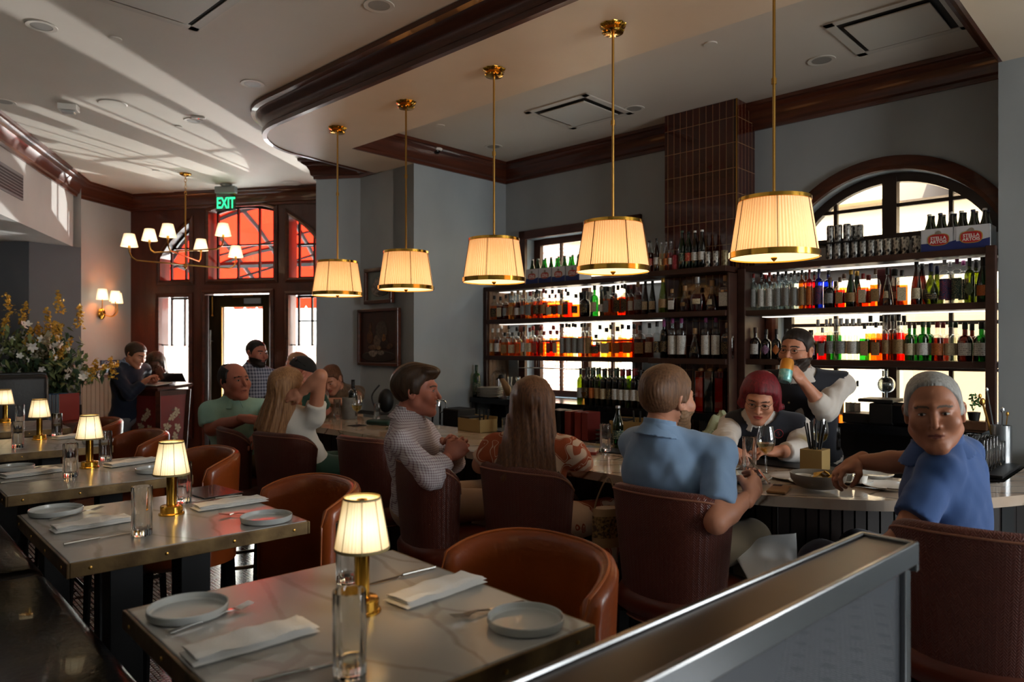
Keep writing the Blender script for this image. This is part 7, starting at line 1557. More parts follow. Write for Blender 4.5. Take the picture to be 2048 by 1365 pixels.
def gingham(n,base,line,pitch,rot=0.0,line2=None,wd=.28):
    m=mat('cloth_'+n,base,.8); nt=m.node_tree; b=bsdf(m); N=nt.nodes.new; L=nt.links.new
    tc=N('ShaderNodeTexCoord'); mp=N('ShaderNodeMapping'); mp.inputs['Rotation'].default_value=(0,0,rot); L(tc.outputs['Object'],mp.inputs[0]); sp=N('ShaderNodeSeparateXYZ'); L(mp.outputs[0],sp.inputs[0])
    a=math_node(nt,'ADD',sp.outputs[0],math_node(nt,'MULTIPLY',sp.outputs[1],.7)); f1=math_node(nt,'LESS_THAN',math_node(nt,'FRACT',math_node(nt,'DIVIDE',math_node(nt,'ADD',a,50.0),pitch)),wd); f2=math_node(nt,'LESS_THAN',math_node(nt,'FRACT',math_node(nt,'DIVIDE',sp.outputs[2],pitch)),wd)
    k=math_node(nt,'MULTIPLY',math_node(nt,'ADD',f1,f2),.5); mx=N('ShaderNodeMix'); mx.data_type='RGBA'; L(k,mx.inputs['Factor']); mx.inputs['A'].default_value=srgb(base); mx.inputs['B'].default_value=srgb(line); L(mx.outputs['Result'],b.inputs['Base Color'])
    n_=N('ShaderNodeTexNoise'); n_.inputs['Scale'].default_value=14; L(tc.outputs['Object'],n_.inputs[0]); bp=N('ShaderNodeBump'); bp.inputs['Strength'].default_value=.2; bp.inputs['Distance'].default_value=.01; L(n_.outputs['Fac'],bp.inputs['Height']); L(bp.outputs[0],b.inputs['Normal']); return m
def arr(p): return np.array([p.x,p.y,p.z]) if hasattr(p,'x') else np.asarray(p,float)
def person(label,g,J,cloth,hb=.010,hh=.0034,group=None):
    """J: joints in world space. cloth: dict of materials"""
    J={k:arr(v) for k,v in J.items() if k not in('face','up')}|{'face':np.asarray(J['face'],float),'up':np.asarray(J.get('up',(0,0,1)),float)}
    fem=g.get('fem',0); sk=g['skin']; hs=g.get('hs',1.0)
    HR0=frame(J['face'],J['up']); W0=lambda q:(np.asarray(q,float)*hs)@HR0.T+J['head']
    J['neck']=W0((0,-.045,-.135)); pel,nk,sl,sr=J['pelvis'],J['neck'],J['shl'],J['shr']; up=nrm(nk-pel); rt=nrm(sr-sl); rt=nrm(rt-up*(rt@up)); fw=np.cross(up,rt); R=np.stack([rt,fw,up],1)
    base=empty('person',(pel[0],pel[1],g.get('floor',0.0)),0,label,'person',group); org=np.array([pel[0],pel[1],g.get('floor',0.0)])
    TL=np.linalg.norm(nk-pel); wd=g.get('wide',1.0); bl=g.get('belly',1.0)
    def torso(P,e=0.0):
        d=ell(P,pel+up*TL*.66,(.158*wd+e,.112*bl**.5+e,TL*.36+e),R)
        d=smin(d,ell(P,pel+up*TL*.34+fw*.012*bl,(.145*wd+e,.112*bl+e,TL*.32+e),R),.05)
        d=smin(d,ell(P,pel+up*.01,(.165*wd+e,.130+e,.125+e),R),.06)
        d=smin(d,cone(P,sl,sr,.048+e,.048+e),.045)
        d=smin(d,cone(P,nk+up*.015,(sl+sr)/2-up*.02,.060+e*.6,.075+e),.06)
        d=smin(d,cone(P,nk-up*.01,sl-up*.0,.045+e*.7,.055+e),.03); d=smin(d,cone(P,nk-up*.01,sr,.045+e*.7,.055+e),.03)
        if fem: 
            for s in (-1,1): d=smin(d,ell(P,pel+up*TL*.66+fw*.085+rt*.07*s,(.062+e,.06+e,.062+e),R),.03)
        return d
    arms=[]
    for s,sh in (('l',sl),('r',sr)):
        if 'el'+s in J: arms.append((s,sh,J['el'+s],J['wr'+s]))
    ar=g.get('arm',1.0)
    def arm_d(P,a,e=0.0,part=2):
        s,sh,el,wr=a; d=cone(P,sh,el,.048*ar+e,.038*ar+e)
        if part>1: d=smin(d,cone(P,el,el+(wr-el)*.35,.038*ar+e,.039*ar+e),.02); d=smin(d,cone(P,el+(wr-el)*.35,wr,.039*ar+e,.025*ar+e),.015)
        return d
    legs=[]
    for s in 'lr':
        if 'hip'+s in J: legs.append((J['hip'+s],J['kn'+s],J['an'+s]))
    def leg_d(P,e=0.0):
        d=None
        for hp,kn,an in legs:
            q=smin(cone(P,hp,kn,.082+e,.058+e),cone(P,kn,an,.056+e,.040+e),.03); d=q if d is None else smin(d,q,.02)
        return d
    # ---- skin body
    def body(P):
        d=torso(P,-.006); d=smin(d,cone(P,nk-up*.02,J['head']+(-.04)*nrm(J['face'])+np.array([0,0,-.06]),.052,.047),.03)
        for a in arms: d=smin(d,arm_d(P,a),.02)
        if legs: d=smin(d,leg_d(P,-.004),.03)
        return d
    pts=[pel,nk,sl,sr,J['head']]+[x for a in arms for x in a[1:]]+[x for l in legs for x in l]; lo=np.min(pts,0)-.20; hi=np.max(pts,0)+.20
    lo[2]=max(lo[2],min(p[2] for p in pts)-.12)
    v,f=surf(body,lo,hi,hb*1.15)
    parts=[(v,f,0)]
    hp_,W=head_parts(g,hh,J['head'],J['face'],J['up'],hs); parts+=hp_
    for a in arms:
        s=a[0]; hd=g.get('hand'+s)
        if hd is None: dirn=nrm(a[3]-a[2]); bk=np.array([0,0,1.0]); curl,spr,th=.45,.3,.4
        else: dirn,bk,curl,spr,th=hd; dirn=nrm(dirn) if dirn is not None else nrm(a[3]-a[2])
        z=np.asarray(bk,float); z=nrm(z-dirn*(z@dirn)); x=np.cross(dirn,z)   # right-handed: x = y cross z
        HR=np.stack([x,dirn,z],1); side=-1 if s=='r' else 1
        o_=a[3]; hf=lambda P,o_=o_,HR=HR,curl=curl,spr=spr,th=th,side=side: hand_prims(P,o_,HR,curl,spr,th,g.get('hand_scale',1.0)*(.90 if fem else 1.0),side)
        c_=o_+dirn*.07; v,f=surf(hf,c_-.135,c_+.135,g.get('hres',.0038)); parts.append((v,f,0))
    eb=g.get('brow_m') or g['hair_m']
    to_obj('body',parts,[sk,mat('lips_'+g['lips'].strip('#'),g['lips'],.4),eb,eye_w,eye_i],base,org)
    # ---- hair
    if g.get('hair'):
        ext=g.get('len',.1)+.03; hl=(-.16,-.20,-max(.13,ext)); hh_=(.16,.17,.17)
        v,f=surf(lambda P:hair_sdf(P,g),hl,hh_,hh*1.1); to_obj('cap' if g['hair']=='cap' else 'hair',[(W(v),f,0)],[g['hair_m']],base,org)
    if g.get('beard'):
        v,f=surf(lambda P:beard_sdf(P,g),(-.10,-.06,-.15),(.10,.13,.0),hh); to_obj('beard',[(W(v),f,0)],[g['beard']],base,org)
    if g.get('glasses'):
        mb=MB(); 
        for s in (-1,1): mb.tube([(s*.031+.019*math.cos(t),.094-.004*abs(math.cos(t)),.004+.014*math.sin(t)) for t in [2*PI*i/16 for i in range(17)]],.0013,5,caps=False); mb.tube([(s*.049,.090,.008),(s*.074,.04,.010),(s*.078,-.01,.006)],.0012,5)
        mb.tube([(-.012,.094,.006),(0,.098,.008),(.012,.094,.006)],.0012,5); to_obj('glasses',[(W(np.array(mb.v)),mb.f,0)],[mat('glasses_frame',g['glasses'],.3,.7)],base,org)
    # ---- upper garment
    amp=g.get('fold',.0055)
    slv=cloth.get('sleeve','short')
    def garment(P,e=.010):
        d=torso(P,e)
        q0=P-org; dg=q0@(rt*.6+up*.8+fw*.3); fold=amp*wob(q0,30,1.0)+amp*.8*np.sin(dg*52+3*np.sin(q0@rt*11)+2*np.sin(q0@up*7))*np.clip(np.sin(q0@up*9+q0@rt*6),0,1)+amp*.35*wob(q0,75,2.0)
        if slv!='none':
            for a in arms:
                s,sh,el,wr=a
                if slv=='short':
                    end=sh+(el-sh)*cloth.get('slen',.72); q=cone(P,sh,end,.050*ar+e*.6,.053*ar+e); q=np.maximum(q,(P-end)@nrm(el-sh)); q=np.maximum(q,-( .0+cone(P,sh+(el-sh)*.5,el,.049*ar,.047*ar)) if False else q)
                else:
                    end=el+(wr-el)*cloth.get('slen',.92); q=smin(cone(P,sh,el,.050*ar+e,.045*ar+e),cone(P,el,end,.050*ar+e,.034*ar+e*1.3),.02); q=np.maximum(q,(P-end)@nrm(wr-el))
                    t=((P-el)@nrm(wr-el)); q=q+.0035*np.sin(t*150)*np.exp(-(t/.09)**2)
                d=smin(d,q,.016)
        if cloth.get('skirt'): d=smin(d,leg_d(P,.03),.06)
        neckhole=cone(P,nk-up*.01,W0((0,-.030,-.03)),.055 if not cloth.get('wideneck') else .10,.060)
        d=smax(d+fold,-neckhole,.006)
        if cloth.get('vneck'): d=smax(d,-cone(P,nk+fw*.05,nk+fw*.15-up*cloth['vneck'],.045,.008),.006)
        return d
    glo,ghi=lo.copy(),hi.copy()
    v,f=surf(garment,glo,ghi,hb)
    to_obj(cloth.get('name','shirt'),[(v,f,0)],[cloth['m']],base,org)
    if cloth.get('vest'):
        def vest(P):
            d=torso(P,.020)+.5*amp*wob(P-org,30,3)
            for sh in (sl,sr): d=smax(d,-ell(P,sh+rt*(.055 if sh is sr else -.055)-up*.02,(.070,.12,.085),R),.015)
            nh=cone(P,nk-up*.0,nk+fw*.14-up*.22,.072,.015); d=smax(d,-nh,.008); d=smax(d,-cone(P,nk,nk+up*.2,.09,.09),.008); d=smax(d,-((P-pel)@up-0.02),.01); return d
        v,f=surf(vest,glo,ghi,hb); to_obj('vest',[(v,f,0)],[cloth['vest']],base,org)
    if cloth.get('tie'):
        mb=MB(); c0=nk+fw*.075-up*.035; c1=nk+fw*.125-up*.10; c2=nk+fw*.138-up*.26
        for (a,b,wa,wb_) in [(c0,c0-up*.025+fw*.012,.013,.009),(c0-up*.025+fw*.012,c2,.010,.030)]:
            vs=[a-rt*wa,a+rt*wa,b+rt*wb_,b-rt*wb_]; vs+= [p+fw*.012 for p in vs]; mb.raw([tuple(p) for p in vs],[(0,1,2,3),(7,6,5,4),(0,4,5,1),(1,5,6,2),(2,6,7,3),(3,7,4,0)])
        to_obj('tie',[(np.array(mb.v),mb.f,0)],[cloth['tie']],base,org)
    if cloth.get('collar'):
        nd=nrm(W0((0,-.03,-.05))-W0((0,-.045,-.155))); f_=fw-nd*(fw@nd); CR=frame(f_,nd); cc=W0((0,-.040,-.112))
        def col_(P):
            q=(P-cc)@CR; r=np.sqrt(q[:,0]**2+(q[:,1]*.95)**2); ra=g.get('cr',.0605)+np.clip(.018-q[:,2],0,.07)*.7; d=np.abs(r-ra)-.0042
            d=np.maximum(d,q[:,2]-.026-.012*(q[:,1]<0)); d=np.maximum(d,-(q[:,2]+.026+.020*np.clip(q[:,1]/.07,0,1))); op=.012+.55*np.clip(.03-q[:,2],0,.1)*.6; d=np.where((q[:,1]>0),np.maximum(d,op-np.abs(q[:,0])),d); return d
        v,f=surf(col_,cc-.13,cc+.12,.0042); to_obj('collar',[(v,f,0)],[cloth.get('collar_m') or cloth['m']],base,org)
    # ---- legs
    if legs and cloth.get('trousers'):
        v,f=surf(lambda P: smin(leg_d(P,.014)+.004*wob(P-org,28,4),smax(torso(P,.014),(P-pel)@up-.03,.02),.03),lo,hi,hb*1.2); to_obj('trousers',[(v,f,0)],[cloth['trousers']],base,org)
    if legs:
        for i,(hp,kn,an) in enumerate(legs):
            dd=fw.copy(); dd[2]=0; dd=nrm(dd); mb=MB(); 
            v,f=surf(lambda P: smax(smin(ell(P,an+dd*.10+np.array([0,0,-.035]),(.05,.05,.035)),cone(P,an+np.array([0,0,-.02]),an+dd*.14+np.array([0,0,-.045]),.048,.036),.02),-(P[:,2]-an[2]+.078),.004),an-np.array([.22,.22,.12]),an+np.array([.22,.22,.10]),.010); to_obj('shoe',[(v,f,0)],[cloth.get('shoes',black)],base,org)
    return base,W
def seated_legs(pel,fw2,rt2,seat=.80,kn=.40,ank=.36,drop=.0,spread=.10):
    fw2=nrm(np.array([fw2[0],fw2[1],0])); rt2=np.array([fw2[1],-fw2[0],0]); p=arr(pel); out={}
    for s,k in (('l',-1),('r',1)):
        h=p+rt2*.085*k; h[2]=seat+.075; q=h+fw2*kn+rt2*spread*.5*k; q[2]=seat+.07; a=q-fw2*.06; a[2]=ank; out['hip'+s]=h; out['kn'+s]=q; out['an'+s]=a
    return out
def standing_legs(pel,fw2,floor=0.0):
    fw2=nrm(np.array([fw2[0],fw2[1],0])); rt2=np.array([fw2[1],-fw2[0],0]); p=arr(pel); out={}
    for s,k in (('l',-1),('r',1)):
        h=p+rt2*.085*k; h[2]=p[2]-.04; q=h.copy()+rt2*.01*k; q[2]=floor+(p[2]-floor)*.52; a=q.copy(); a[2]=floor+.085; out['hip'+s]=h; out['kn'+s]=q; out['an'+s]=a
    return out
vB=np.array([.689,.7245,0]); uB=np.array([.7245,-.689,0])
skA=skin('fair','#c98a6c'); skB=skin('ruddy','#b8705a'); skC=skin('tan','#b07a58'); skD=skin('deep','#5f3a28')
brown_h=hairm('brown','#2a1c12','#4a3320'); sandy=hairm('sandy','#4f3524','#865f42'); grey_h=hairm('grey','#777673','#a9a8a3'); dark_h=hairm('dark','#15100d','#2a201a'); blonde=hairm('blonde','#714d35','#b8895c'); ash=hairm('ash_blonde','#3f2518','#805436'); redh=hairm('red','#3a0f14','#8a1f2c')
# ================================================================= the people in the room
# man in the light blue polo, seated with his back three-quarters to the camera
c=arr(PD(1350,890,2.78)); pel=arr(PD(1345,0,2.80)); pel[2]=.90
J=dict(pelvis=pel,neck=c+np.array([.02,.02,.055]),shl=c-uB*.185-np.array([0,0,.015]),shr=c+uB*.185-np.array([0,0,.02]),head=arr(PD(1338,800,2.72)),face=(.86,.50,-.04),up=(0,0,1),
 ell=PD(1300,1000,3.08),wrl=PD(1425,912,3.02),elr=PD(1432,1046,2.47),wrr=PD(1500,992,2.56),**seated_legs(pel,vB,0))
blue_polo=fabric('light_blue','#84a0c0','#7490b0')
person('man in a light blue polo eating at the bar with his back half turned',dict(skin=skA,lips='#9a5a4a',hair='short',hair_m=sandy,vol=.014,jaw=1.05,beard=hairm('stubble','#6b4c34','#8a6848'),beardt=.0022,handr=((.55,.62,.5),(.75,-.5,.3),.75,.1,.9),handl=((.8,.3,.35),(-.2,-.3,1),.7,.1,.8)),J,
 dict(m=blue_polo,sleeve='short',slen=.78,collar=1,trousers=fabric('khaki','#85765f')),hb=.009)
# woman with long straight hair and an orange print dress, from behind
c=arr(PD(1062,893,3.20)); pel=arr(PD(1060,0,3.22)); pel[2]=.88; fwd=nrm(np.array([.30,.95,0])); rr=np.array([fwd[1],-fwd[0],0])
J=dict(pelvis=pel,neck=c+np.array([0,0,.05]),shl=c-rr*.175-np.array([0,0,.02]),shr=c+rr*.175-np.array([0,0,.02]),head=arr(PD(1066,813,3.22)),face=(.25,.95,-.05),up=(.02,0,1),
 ell=PD(962,930,3.28),wrl=PD(1010,903,3.55),elr=PD(1168,926,3.26),wrr=PD(1140,905,3.55),**seated_legs(pel,vB,0))
m=mat('orange_print','#c9a88a',.8); nt=m.node_tree; b=bsdf(m); tc=nt.nodes.new('ShaderNodeTexCoord'); vo=nt.nodes.new('ShaderNodeTexNoise'); vo.inputs['Scale'].default_value=9; vo.inputs['Detail'].default_value=0; vo.inputs['Distortion'].default_value=1.6; nt.links.new(tc.outputs['Object'],vo.inputs[0])
k=math_node(nt,'GREATER_THAN',vo.outputs['Fac'],.50); k2=math_node(nt,'LESS_THAN',math_node(nt,'ABSOLUTE',math_node(nt,'SUBTRACT',vo.outputs['Fac'],.565)),.012); k=math_node(nt,'SUBTRACT',k,k2); mx=nt.nodes.new('ShaderNodeMix'); mx.data_type='RGBA'; mx.clamp_factor=True; nt.links.new(k,mx.inputs['Factor']); mx.inputs['A'].default_value=srgb('#cfae93'); mx.inputs['B'].default_value=srgb('#9c4620'); nt.links.new(mx.outputs['Result'],b.inputs['Base Color'])
person('woman with long straight dark blonde hair in an orange leaf print dress',dict(fem=1,skin=skA,lips='#a85a50',hair='long',hair_m=ash,vol=.016,len=.30,width=.150,arm=1.0,hy=-.03),J,dict(m=m,name='dress',sleeve='short',slen=.72,skirt=0,trousers=m),hb=.009)
# man in the small check shirt, in profile to the right
pel=arr(PD(838,0,3.62)); pel[2]=.88; nk=arr(PD(822,852,3.46)); 
J=dict(pelvis=pel,neck=nk,shl=nk+np.array([.02,.17,-.055]),shr=nk+np.array([-.02,-.17,-.06]),head=arr(PD(835,783,3.46)),face=(.98,-.10,-.03),up=(.04,0,1),
 ell=PD(905,925,3.62),wrl=PD(905,893,3.42),elr=PD(862,952,3.17),wrr=PD(898,912,3.27),**seated_legs(pel,(.93,.35,0),0,ank=.38))
ging=gingham('pink_check','#c9c2c4','#6f4a5a',.011,0)
person('man with neat dark hair in a small red and blue checked shirt, in profile',dict(skin=skB,lips='#9a4f44',hair='swept',hair_m=brown_h,vol=.017,jaw=1.02,nose=1.05,handr=((.75,.1,.5),(.3,-.9,.2),.95,.0,.9),handl=((.2,-.6,.4),(.6,.2,.7),.9,.0,.8)),J,
 dict(m=ging,sleeve='long',slen=.80,collar=1,trousers=fabric('beige_short','#a68a72')),hb=.009)
# bartender drinking from a can
c=arr(PD(1606,762,4.06)); pel=arr(PD(1612,0,4.12)); pel[2]=1.02; fwd=nrm(np.array([-.45,-.9,0])); rr=np.array([fwd[1],-fwd[0],0])
can_c=arr(PD(1572,742,3.70))
J=dict(pelvis=pel,neck=c+np.array([-.01,0,.06]),shl=c-rr*.20-np.array([0,0,.02]),shr=c+rr*.20-np.array([0,0,.02]),head=arr(PD(1592,703,3.96)),face=(-.72,-.69,-.02),up=(.06,.0,1),
 ell=PD(1652,822,3.80),wrl=PD(1604,762,3.74),elr=PD(1536,850,4.0),wrr=PD(1545,900,3.85),**standing_legs(pel,fwd))
shirt_w=fabric('white_shirt','#cfc8c0','#beb6ae'); vest_n=fabric('navy_vest','#14161f','#191c28')
hd=nrm(can_c-J['wrl'] if not hasattr(J['wrl'],'x') else can_c-arr(J['wrl']))
bt,_=person('bartender in navy vest with dark ponytail and beard drinking from a can',dict(skin=skA,lips='#8a4a40',hair='pony',hair_m=dark_h,vol=.008,glasses='#5a4a3a',beard=hairm('beard','#1c130d','#33241a'),beardt=.010,wide=1.08,belly=1.1,arm=1.0,handl=(None,(.15,-.75,.6),.85,.2,.8)),J,
 dict(m=shirt_w,sleeve='long',slen=.45,collar=1,vest=vest_n,tie=mat('blue_tie','#2c4a6c',.5),trousers=fabric('dark_trouser','#16161a')),hb=.010)
ax=nrm(np.array([-.25,-.3,-.9])); t=empty('drink_can',Vector(can_c),0,'teal and orange drink can raised to the bartender\'s mouth','can'); t.rotation_euler=Vector(-ax).to_track_quat('Z','Y').to_euler()
mb=MB(); mb.lathe([(.026,-.062),(.031,-.056),(.033,-.05),(.033,.0)],22); mb.build('can_lower',mat('can_teal','#5fa3a0',.35,.3,noise=(60,'#8fc2bc',.06,(1,1,1))),t,smooth=True,angle=40); mb=MB(); mb.lathe([(.033,.0),(.033,.05),(.028,.06),(.026,.059)],22); mb.build('can_upper',mat('can_orange','#c9862f',.35,.3),t,smooth=True,angle=40)
# bartender with red hair looking down
c=arr(PD(1530,848,3.80)); pel=arr(PD(1525,0,4.02)); pel[2]=.98; fwd=nrm(np.array([-.35,-.93,0])); rr=np.array([fwd[1],-fwd[0],0])
J=dict(pelvis=pel,neck=c+np.array([0,-.02,.05]),shl=c-rr*.165-np.array([0,0,.02]),shr=c+rr*.165-np.array([0,0,.02]),head=arr(PD(1520,797,3.70)),face=(-.36,-.80,-.42),up=(-.05,-.35,1),
 ell=PD(1600,902,3.62),wrl=PD(1548,904,3.40),elr=PD(1450,880,3.62),wrr=PD(1458,898,3.42),**standing_legs(pel,fwd))
person('bartender with red-streaked hair in navy vest looking down behind the bar',dict(fem=1,skin=skA,lips='#a0483e',hair='bob',len=.06,width=.075,hair_m=redh,vol=.016,glasses='#4a3430',arm=1.0,handl=((-.95,-.15,.05),(0,-.2,1),.45,.1,.5),handr=((.45,-.5,-.2),(-.2,0,1),.6,.1,.7),brow_m=dark_h),J,
 dict(m=shirt_w,sleeve='long',slen=.62,collar=1,vest=vest_n,tie=mat('dark_tie','#1a1c24',.5),trousers=fabric('dark_trouser','#16161a')),hb=.009)
lg=empty('badge',Vector(arr(PD(1556,866,3.55))),0) ; bpy.data.objects.remove(lg)
# grey-haired man in the blue polo
pel=arr(PD(1912,0,2.42)); pel[2]=.88; nk=arr(PD(1896,886,2.42)); fwd=nrm(np.array([-.72,.70,0])); rr=np.array([fwd[1],-fwd[0],0])
J=dict(pelvis=pel,neck=nk,shl=nk-rr*.17+np.array([.02,0,-.075]),shr=nk+rr*.18+np.array([0,0,-.06]),head=arr(PD(1868,825,2.34)),face=(-.50,-.86,-.06),up=(-.10,0,1),
 ell=PD(1800,1085,2.20),wrl=PD(1690,1130,2.42),elr=PD(1822,925,2.52),wrr=PD(1712,925,2.62),**seated_legs(pel,(-.6,.8,0),0))
person('grey-haired man in a royal blue polo looking at the camera while reaching for chips',dict(skin=skin('weathered','#a4694b'),lips='#7a453a',hair='short',front=.030,hair_m=grey_h,brow_m=mat('brow_grey','#5a4a3e',.7),vol=.007,jaw=1.08,nose=1.1,wide=1.06,belly=1.1,arm=1.0,cr=.068,gaze=.3,hs=1.04,handr=((-.85,-.10,-.42),(-.35,.1,.9),.75,.15,.9)),J,
 dict(m=fabric('royal_blue','#2c4f86','#244273'),sleeve='short',slen=.70,collar=1,trousers=fabric('navy_trouser','#22283a')),hb=.009)
# man in the green polo turning to the right
c=arr(PD(478,815,4.85)); pel=arr(PD(485,0,4.95)); pel[2]=.88; fwd=nrm(np.array([.55,-.75,0])); rr=np.array([fwd[1],-fwd[0],0])
J=dict(pelvis=pel,neck=c+np.array([0,0,.055]),shl=c-rr*.19-np.array([0,0,.02]),shr=c+rr*.19-np.array([0,0,.02]),head=arr(PD(470,764,4.82)),face=(.80,-.58,.08),up=(-.08,0,1),
 ell=PD(545,850,4.75),wrl=PD(520,870,4.6),elr=PD(424,858,4.72),wrr=PD(490,838,4.55),**seated_legs(pel,(.9,.3,0),0))
person('heavy-set man in a pale green polo resting his arm on the stool back',dict(skin=skB,lips='#8a4a42',hair='balding',hair_m=dark_h,vol=.010,jaw=1.15,wide=1.2,belly=1.35,arm=1.2,hs=1.06,handr=((.9,-.1,-.1),(0,-.5,.85),.6,.1,.5)),J,
 dict(m=fabric('mint','#9cc4b4','#8ab3a3'),sleeve='short',slen=.75,collar=1,trousers=fabric('khaki','#85765f')),hb=.012,hh=.0042)
# blonde woman in white over green with a raised arm
pel=arr(PD(608,0,4.62)); pel[2]=.90; c=arr(PD(590,838,4.50)); rr=nrm(np.array([.85,-.3,0]))
J=dict(pelvis=pel,neck=c+np.array([-.03,0,.05]),shl=c-rr*.16-np.array([0,0,.03]),shr=c+rr*.14+np.array([0,0,.01]),head=arr(PD(577,778,4.46)),face=(.72,.68,.0),up=(.28,0,1),
 ell=PD(560,900,4.6),wrl=PD(610,905,4.75),elr=PD(641,752,4.34),wrr=PD(601,786,4.36),**seated_legs(pel,(.75,.6,0),0))
person('blonde woman in a white top over green with one arm raised behind her head',dict(fem=1,skin=skA,lips='#a85a50',hair='long',hair_m=blonde,vol=.018,len=.26,width=.125,hy=-.05,handr=((-.9,-.1,-.25),(.1,-.8,.4),.5,.1,.4)),J,
 dict(m=fabric('white_top','#dedad0','#cdc8bc'),name='top',sleeve='short',slen=.35,trousers=fabric('deep_green','#24483a','#1c3a2e')),hb=.011,hh=.0042)
# bearded man standing in a checked shirt near the door
c=arr(PD(511,752,6.55)); pel=arr(PD(511,0,6.55)); pel[2]=.98; fwd=nrm(np.array([.45,-.9,0])); rr=np.array([fwd[1],-fwd[0],0])
J=dict(pelvis=pel,neck=c+np.array([0,0,.06]),shl=c-rr*.19-np.array([0,0,.02]),shr=c+rr*.19-np.array([0,0,.02]),head=arr(PD(514,707,6.5)),face=(.85,-.52,-.10),up=(0,0,1),
 ell=PD(553,800,6.4),wrl=PD(548,850,6.3),elr=PD(476,800,6.45),wrr=PD(486,850,6.3),**standing_legs(pel,fwd))
person('bearded man standing by the door in a blue checked shirt',dict(skin=skB,lips='#8a4a42',hair='short',hair_m=dark_h,vol=.004,jaw=1.08,beard=hairm('beard','#1c130d','#33241a'),beardt=.004,wide=1.12,belly=1.1),J,
 dict(m=gingham('navy_check','#b4b7c6','#2c3350',.030,0,wd=.42),sleeve='long',slen=.9,collar=1,trousers=fabric('navy_trouser','#22283a')),hb=.014,hh=.005)
# host in a navy blazer
c=arr(PD(262,742,7.25)); pel=arr(PD(252,0,7.30)); pel[2]=.95; fwd=nrm(np.array([.9,-.25,0])); rr=np.array([fwd[1],-fwd[0],0])
J=dict(pelvis=pel,neck=c+np.array([.02,0,.05]),shl=c-rr*.18,shr=c+rr*.18-np.array([0,0,.02]),head=arr(PD(272,711,7.2)),face=(.88,-.25,-.40),up=(.25,0,1),
 ell=PD(290,790,7.5),wrl=PD(306,764,7.3),elr=PD(258,790,7.08),wrr=PD(288,765,7.15),**standing_legs(pel,fwd))
person('host in a navy blazer and grey trousers reading at the host stand',dict(skin=skA,lips='#8a4a42',hair='short',hair_m=brown_h,vol=.012),J,dict(m=fabric('navy_blazer','#141d30','#1a2438'),name='blazer',sleeve='long',slen=.93,collar=1,collar_m=mat('pale_blue_collar','#8a9cb8',.7),trousers=fabric('grey_trouser','#77787c')),hb=.014,hh=.005)
# hostess in black with braids
c=arr(PD(310,757,7.72)); pel=arr(PD(312,0,7.76)); pel[2]=.92; fwd=nrm(np.array([-.05,-1,0])); rr=np.array([fwd[1],-fwd[0],0])
J=dict(pelvis=pel,neck=c+np.array([0,0,.05]),shl=c-rr*.155-np.array([0,0,.02]),shr=c+rr*.155-np.array([0,0,.02]),head=arr(PD(311,729,7.66)),face=(.12,-.92,-.38),up=(0,-.2,1),
 ell=PD(334,775,7.5),wrl=PD(322,752,7.48),elr=PD(285,785,7.6),wrr=PD(300,772,7.45),**standing_legs(pel,fwd))
person('hostess in a black dress with long braids holding her chin behind the host stand',dict(fem=1,skin=skD,lips='#5a2a28',hair='long',hair_m=mat('braids','#17110f',.5,noise=(30,'#5a3f20',.1,(8,8,1)),bump=(90,.6,(8,8,1))),vol=.014,len=.27,width=.085,glasses='#3a2a24',handl=((-.25,-.1,.9),(.3,-.9,.1),.8,.1,.5)),J,dict(m=fabric('black_dress','#101214'),name='dress',sleeve='long',slen=.75,wideneck=1,skirt=1),hb=.014,hh=.005)
# smiling woman leaning on the far end of the bar
c=arr(PD(690,778,6.65)); pel=arr(PD(690,0,6.62)); pel[2]=.92; rr=nrm(np.array([-.95,.1,0]))
J=dict(pelvis=pel,neck=arr(PD(676,772,6.6)),shl=arr(PD(715,786,6.7)),shr=arr(PD(655,782,6.6)),head=arr(PD(664,760,6.42)),face=(-.22,-.82,-.50),up=(-.25,-.4,1),
 ell=PD(712,806,6.3),wrl=PD(660,802,6.05),elr=PD(640,806,6.3),wrr=PD(648,812,5.95),**standing_legs(pel,(0,-1,0)))
person('smiling woman with brown hair leaning on her arms at the far end of the bar',dict(fem=1,skin=skA,lips='#b05a50',hair='pony',hair_m=ash,vol=.010,smile=1.0,handr=((.3,-.9,-.1),(0,0,1),.3,.2,.3)),J,dict(m=fabric('tan_print_top','#7a6248','#4a3a2c',30),name='top',sleeve='short',slen=.3),hb=.014,hh=.005)
# dark-haired person with sunglasses pushed up, seen from behind
c=arr(PD(606,800,5.75)); pel=arr(PD(606,0,5.8)); pel[2]=.90; fwd=nrm(np.array([.5,.8,0])); rr=np.array([fwd[1],-fwd[0],0])
J=dict(pelvis=pel,neck=c+np.array([0,0,.06]),shl=c-rr*.18,shr=c+rr*.18,head=arr(PD(607,747,5.72)),face=(.75,.35,-.30),up=(.2,0,1),ell=PD(570,835,5.9),wrl=PD(600,820,6.0),elr=PD(650,822,5.7),wrr=PD(650,812,5.9),**seated_legs(pel,(.6,.8,0),0))
b_,W_=person('man with dark cap and sunglasses pushed up on it, mostly hidden',dict(skin=skB,lips='#8a4a42',hair='cap',hair_m=fabric('black_cap','#0f1012'),brow_m=dark_h,vol=.012),J,dict(m=fabric('deep_green','#24483a','#1c3a2e'),sleeve='short',collar=1,trousers=fabric('khaki','#85765f')),hb=.014,hh=.005)
mb=MB()
for s in (-1,1): mb.ball((s*.034,-.095,.082),(.026,.008,.017),12,8)
mb.tube([(-.06,-.09,.085),(0,-.115,.088),(.06,-.09,.085)],.003,5); mb.tube([(.06,-.09,.085),(.085,-.02,.06)],.002,5); mb.tube([(-.06,-.09,.085),(-.085,-.02,.06)],.002,5)
to_obj('sunglasses',[(W_(np.array(mb.v)),mb.f,0)],[mat('sunglass_lens','#2a2c30',.05,.6)],b_,np.array(b_.location))
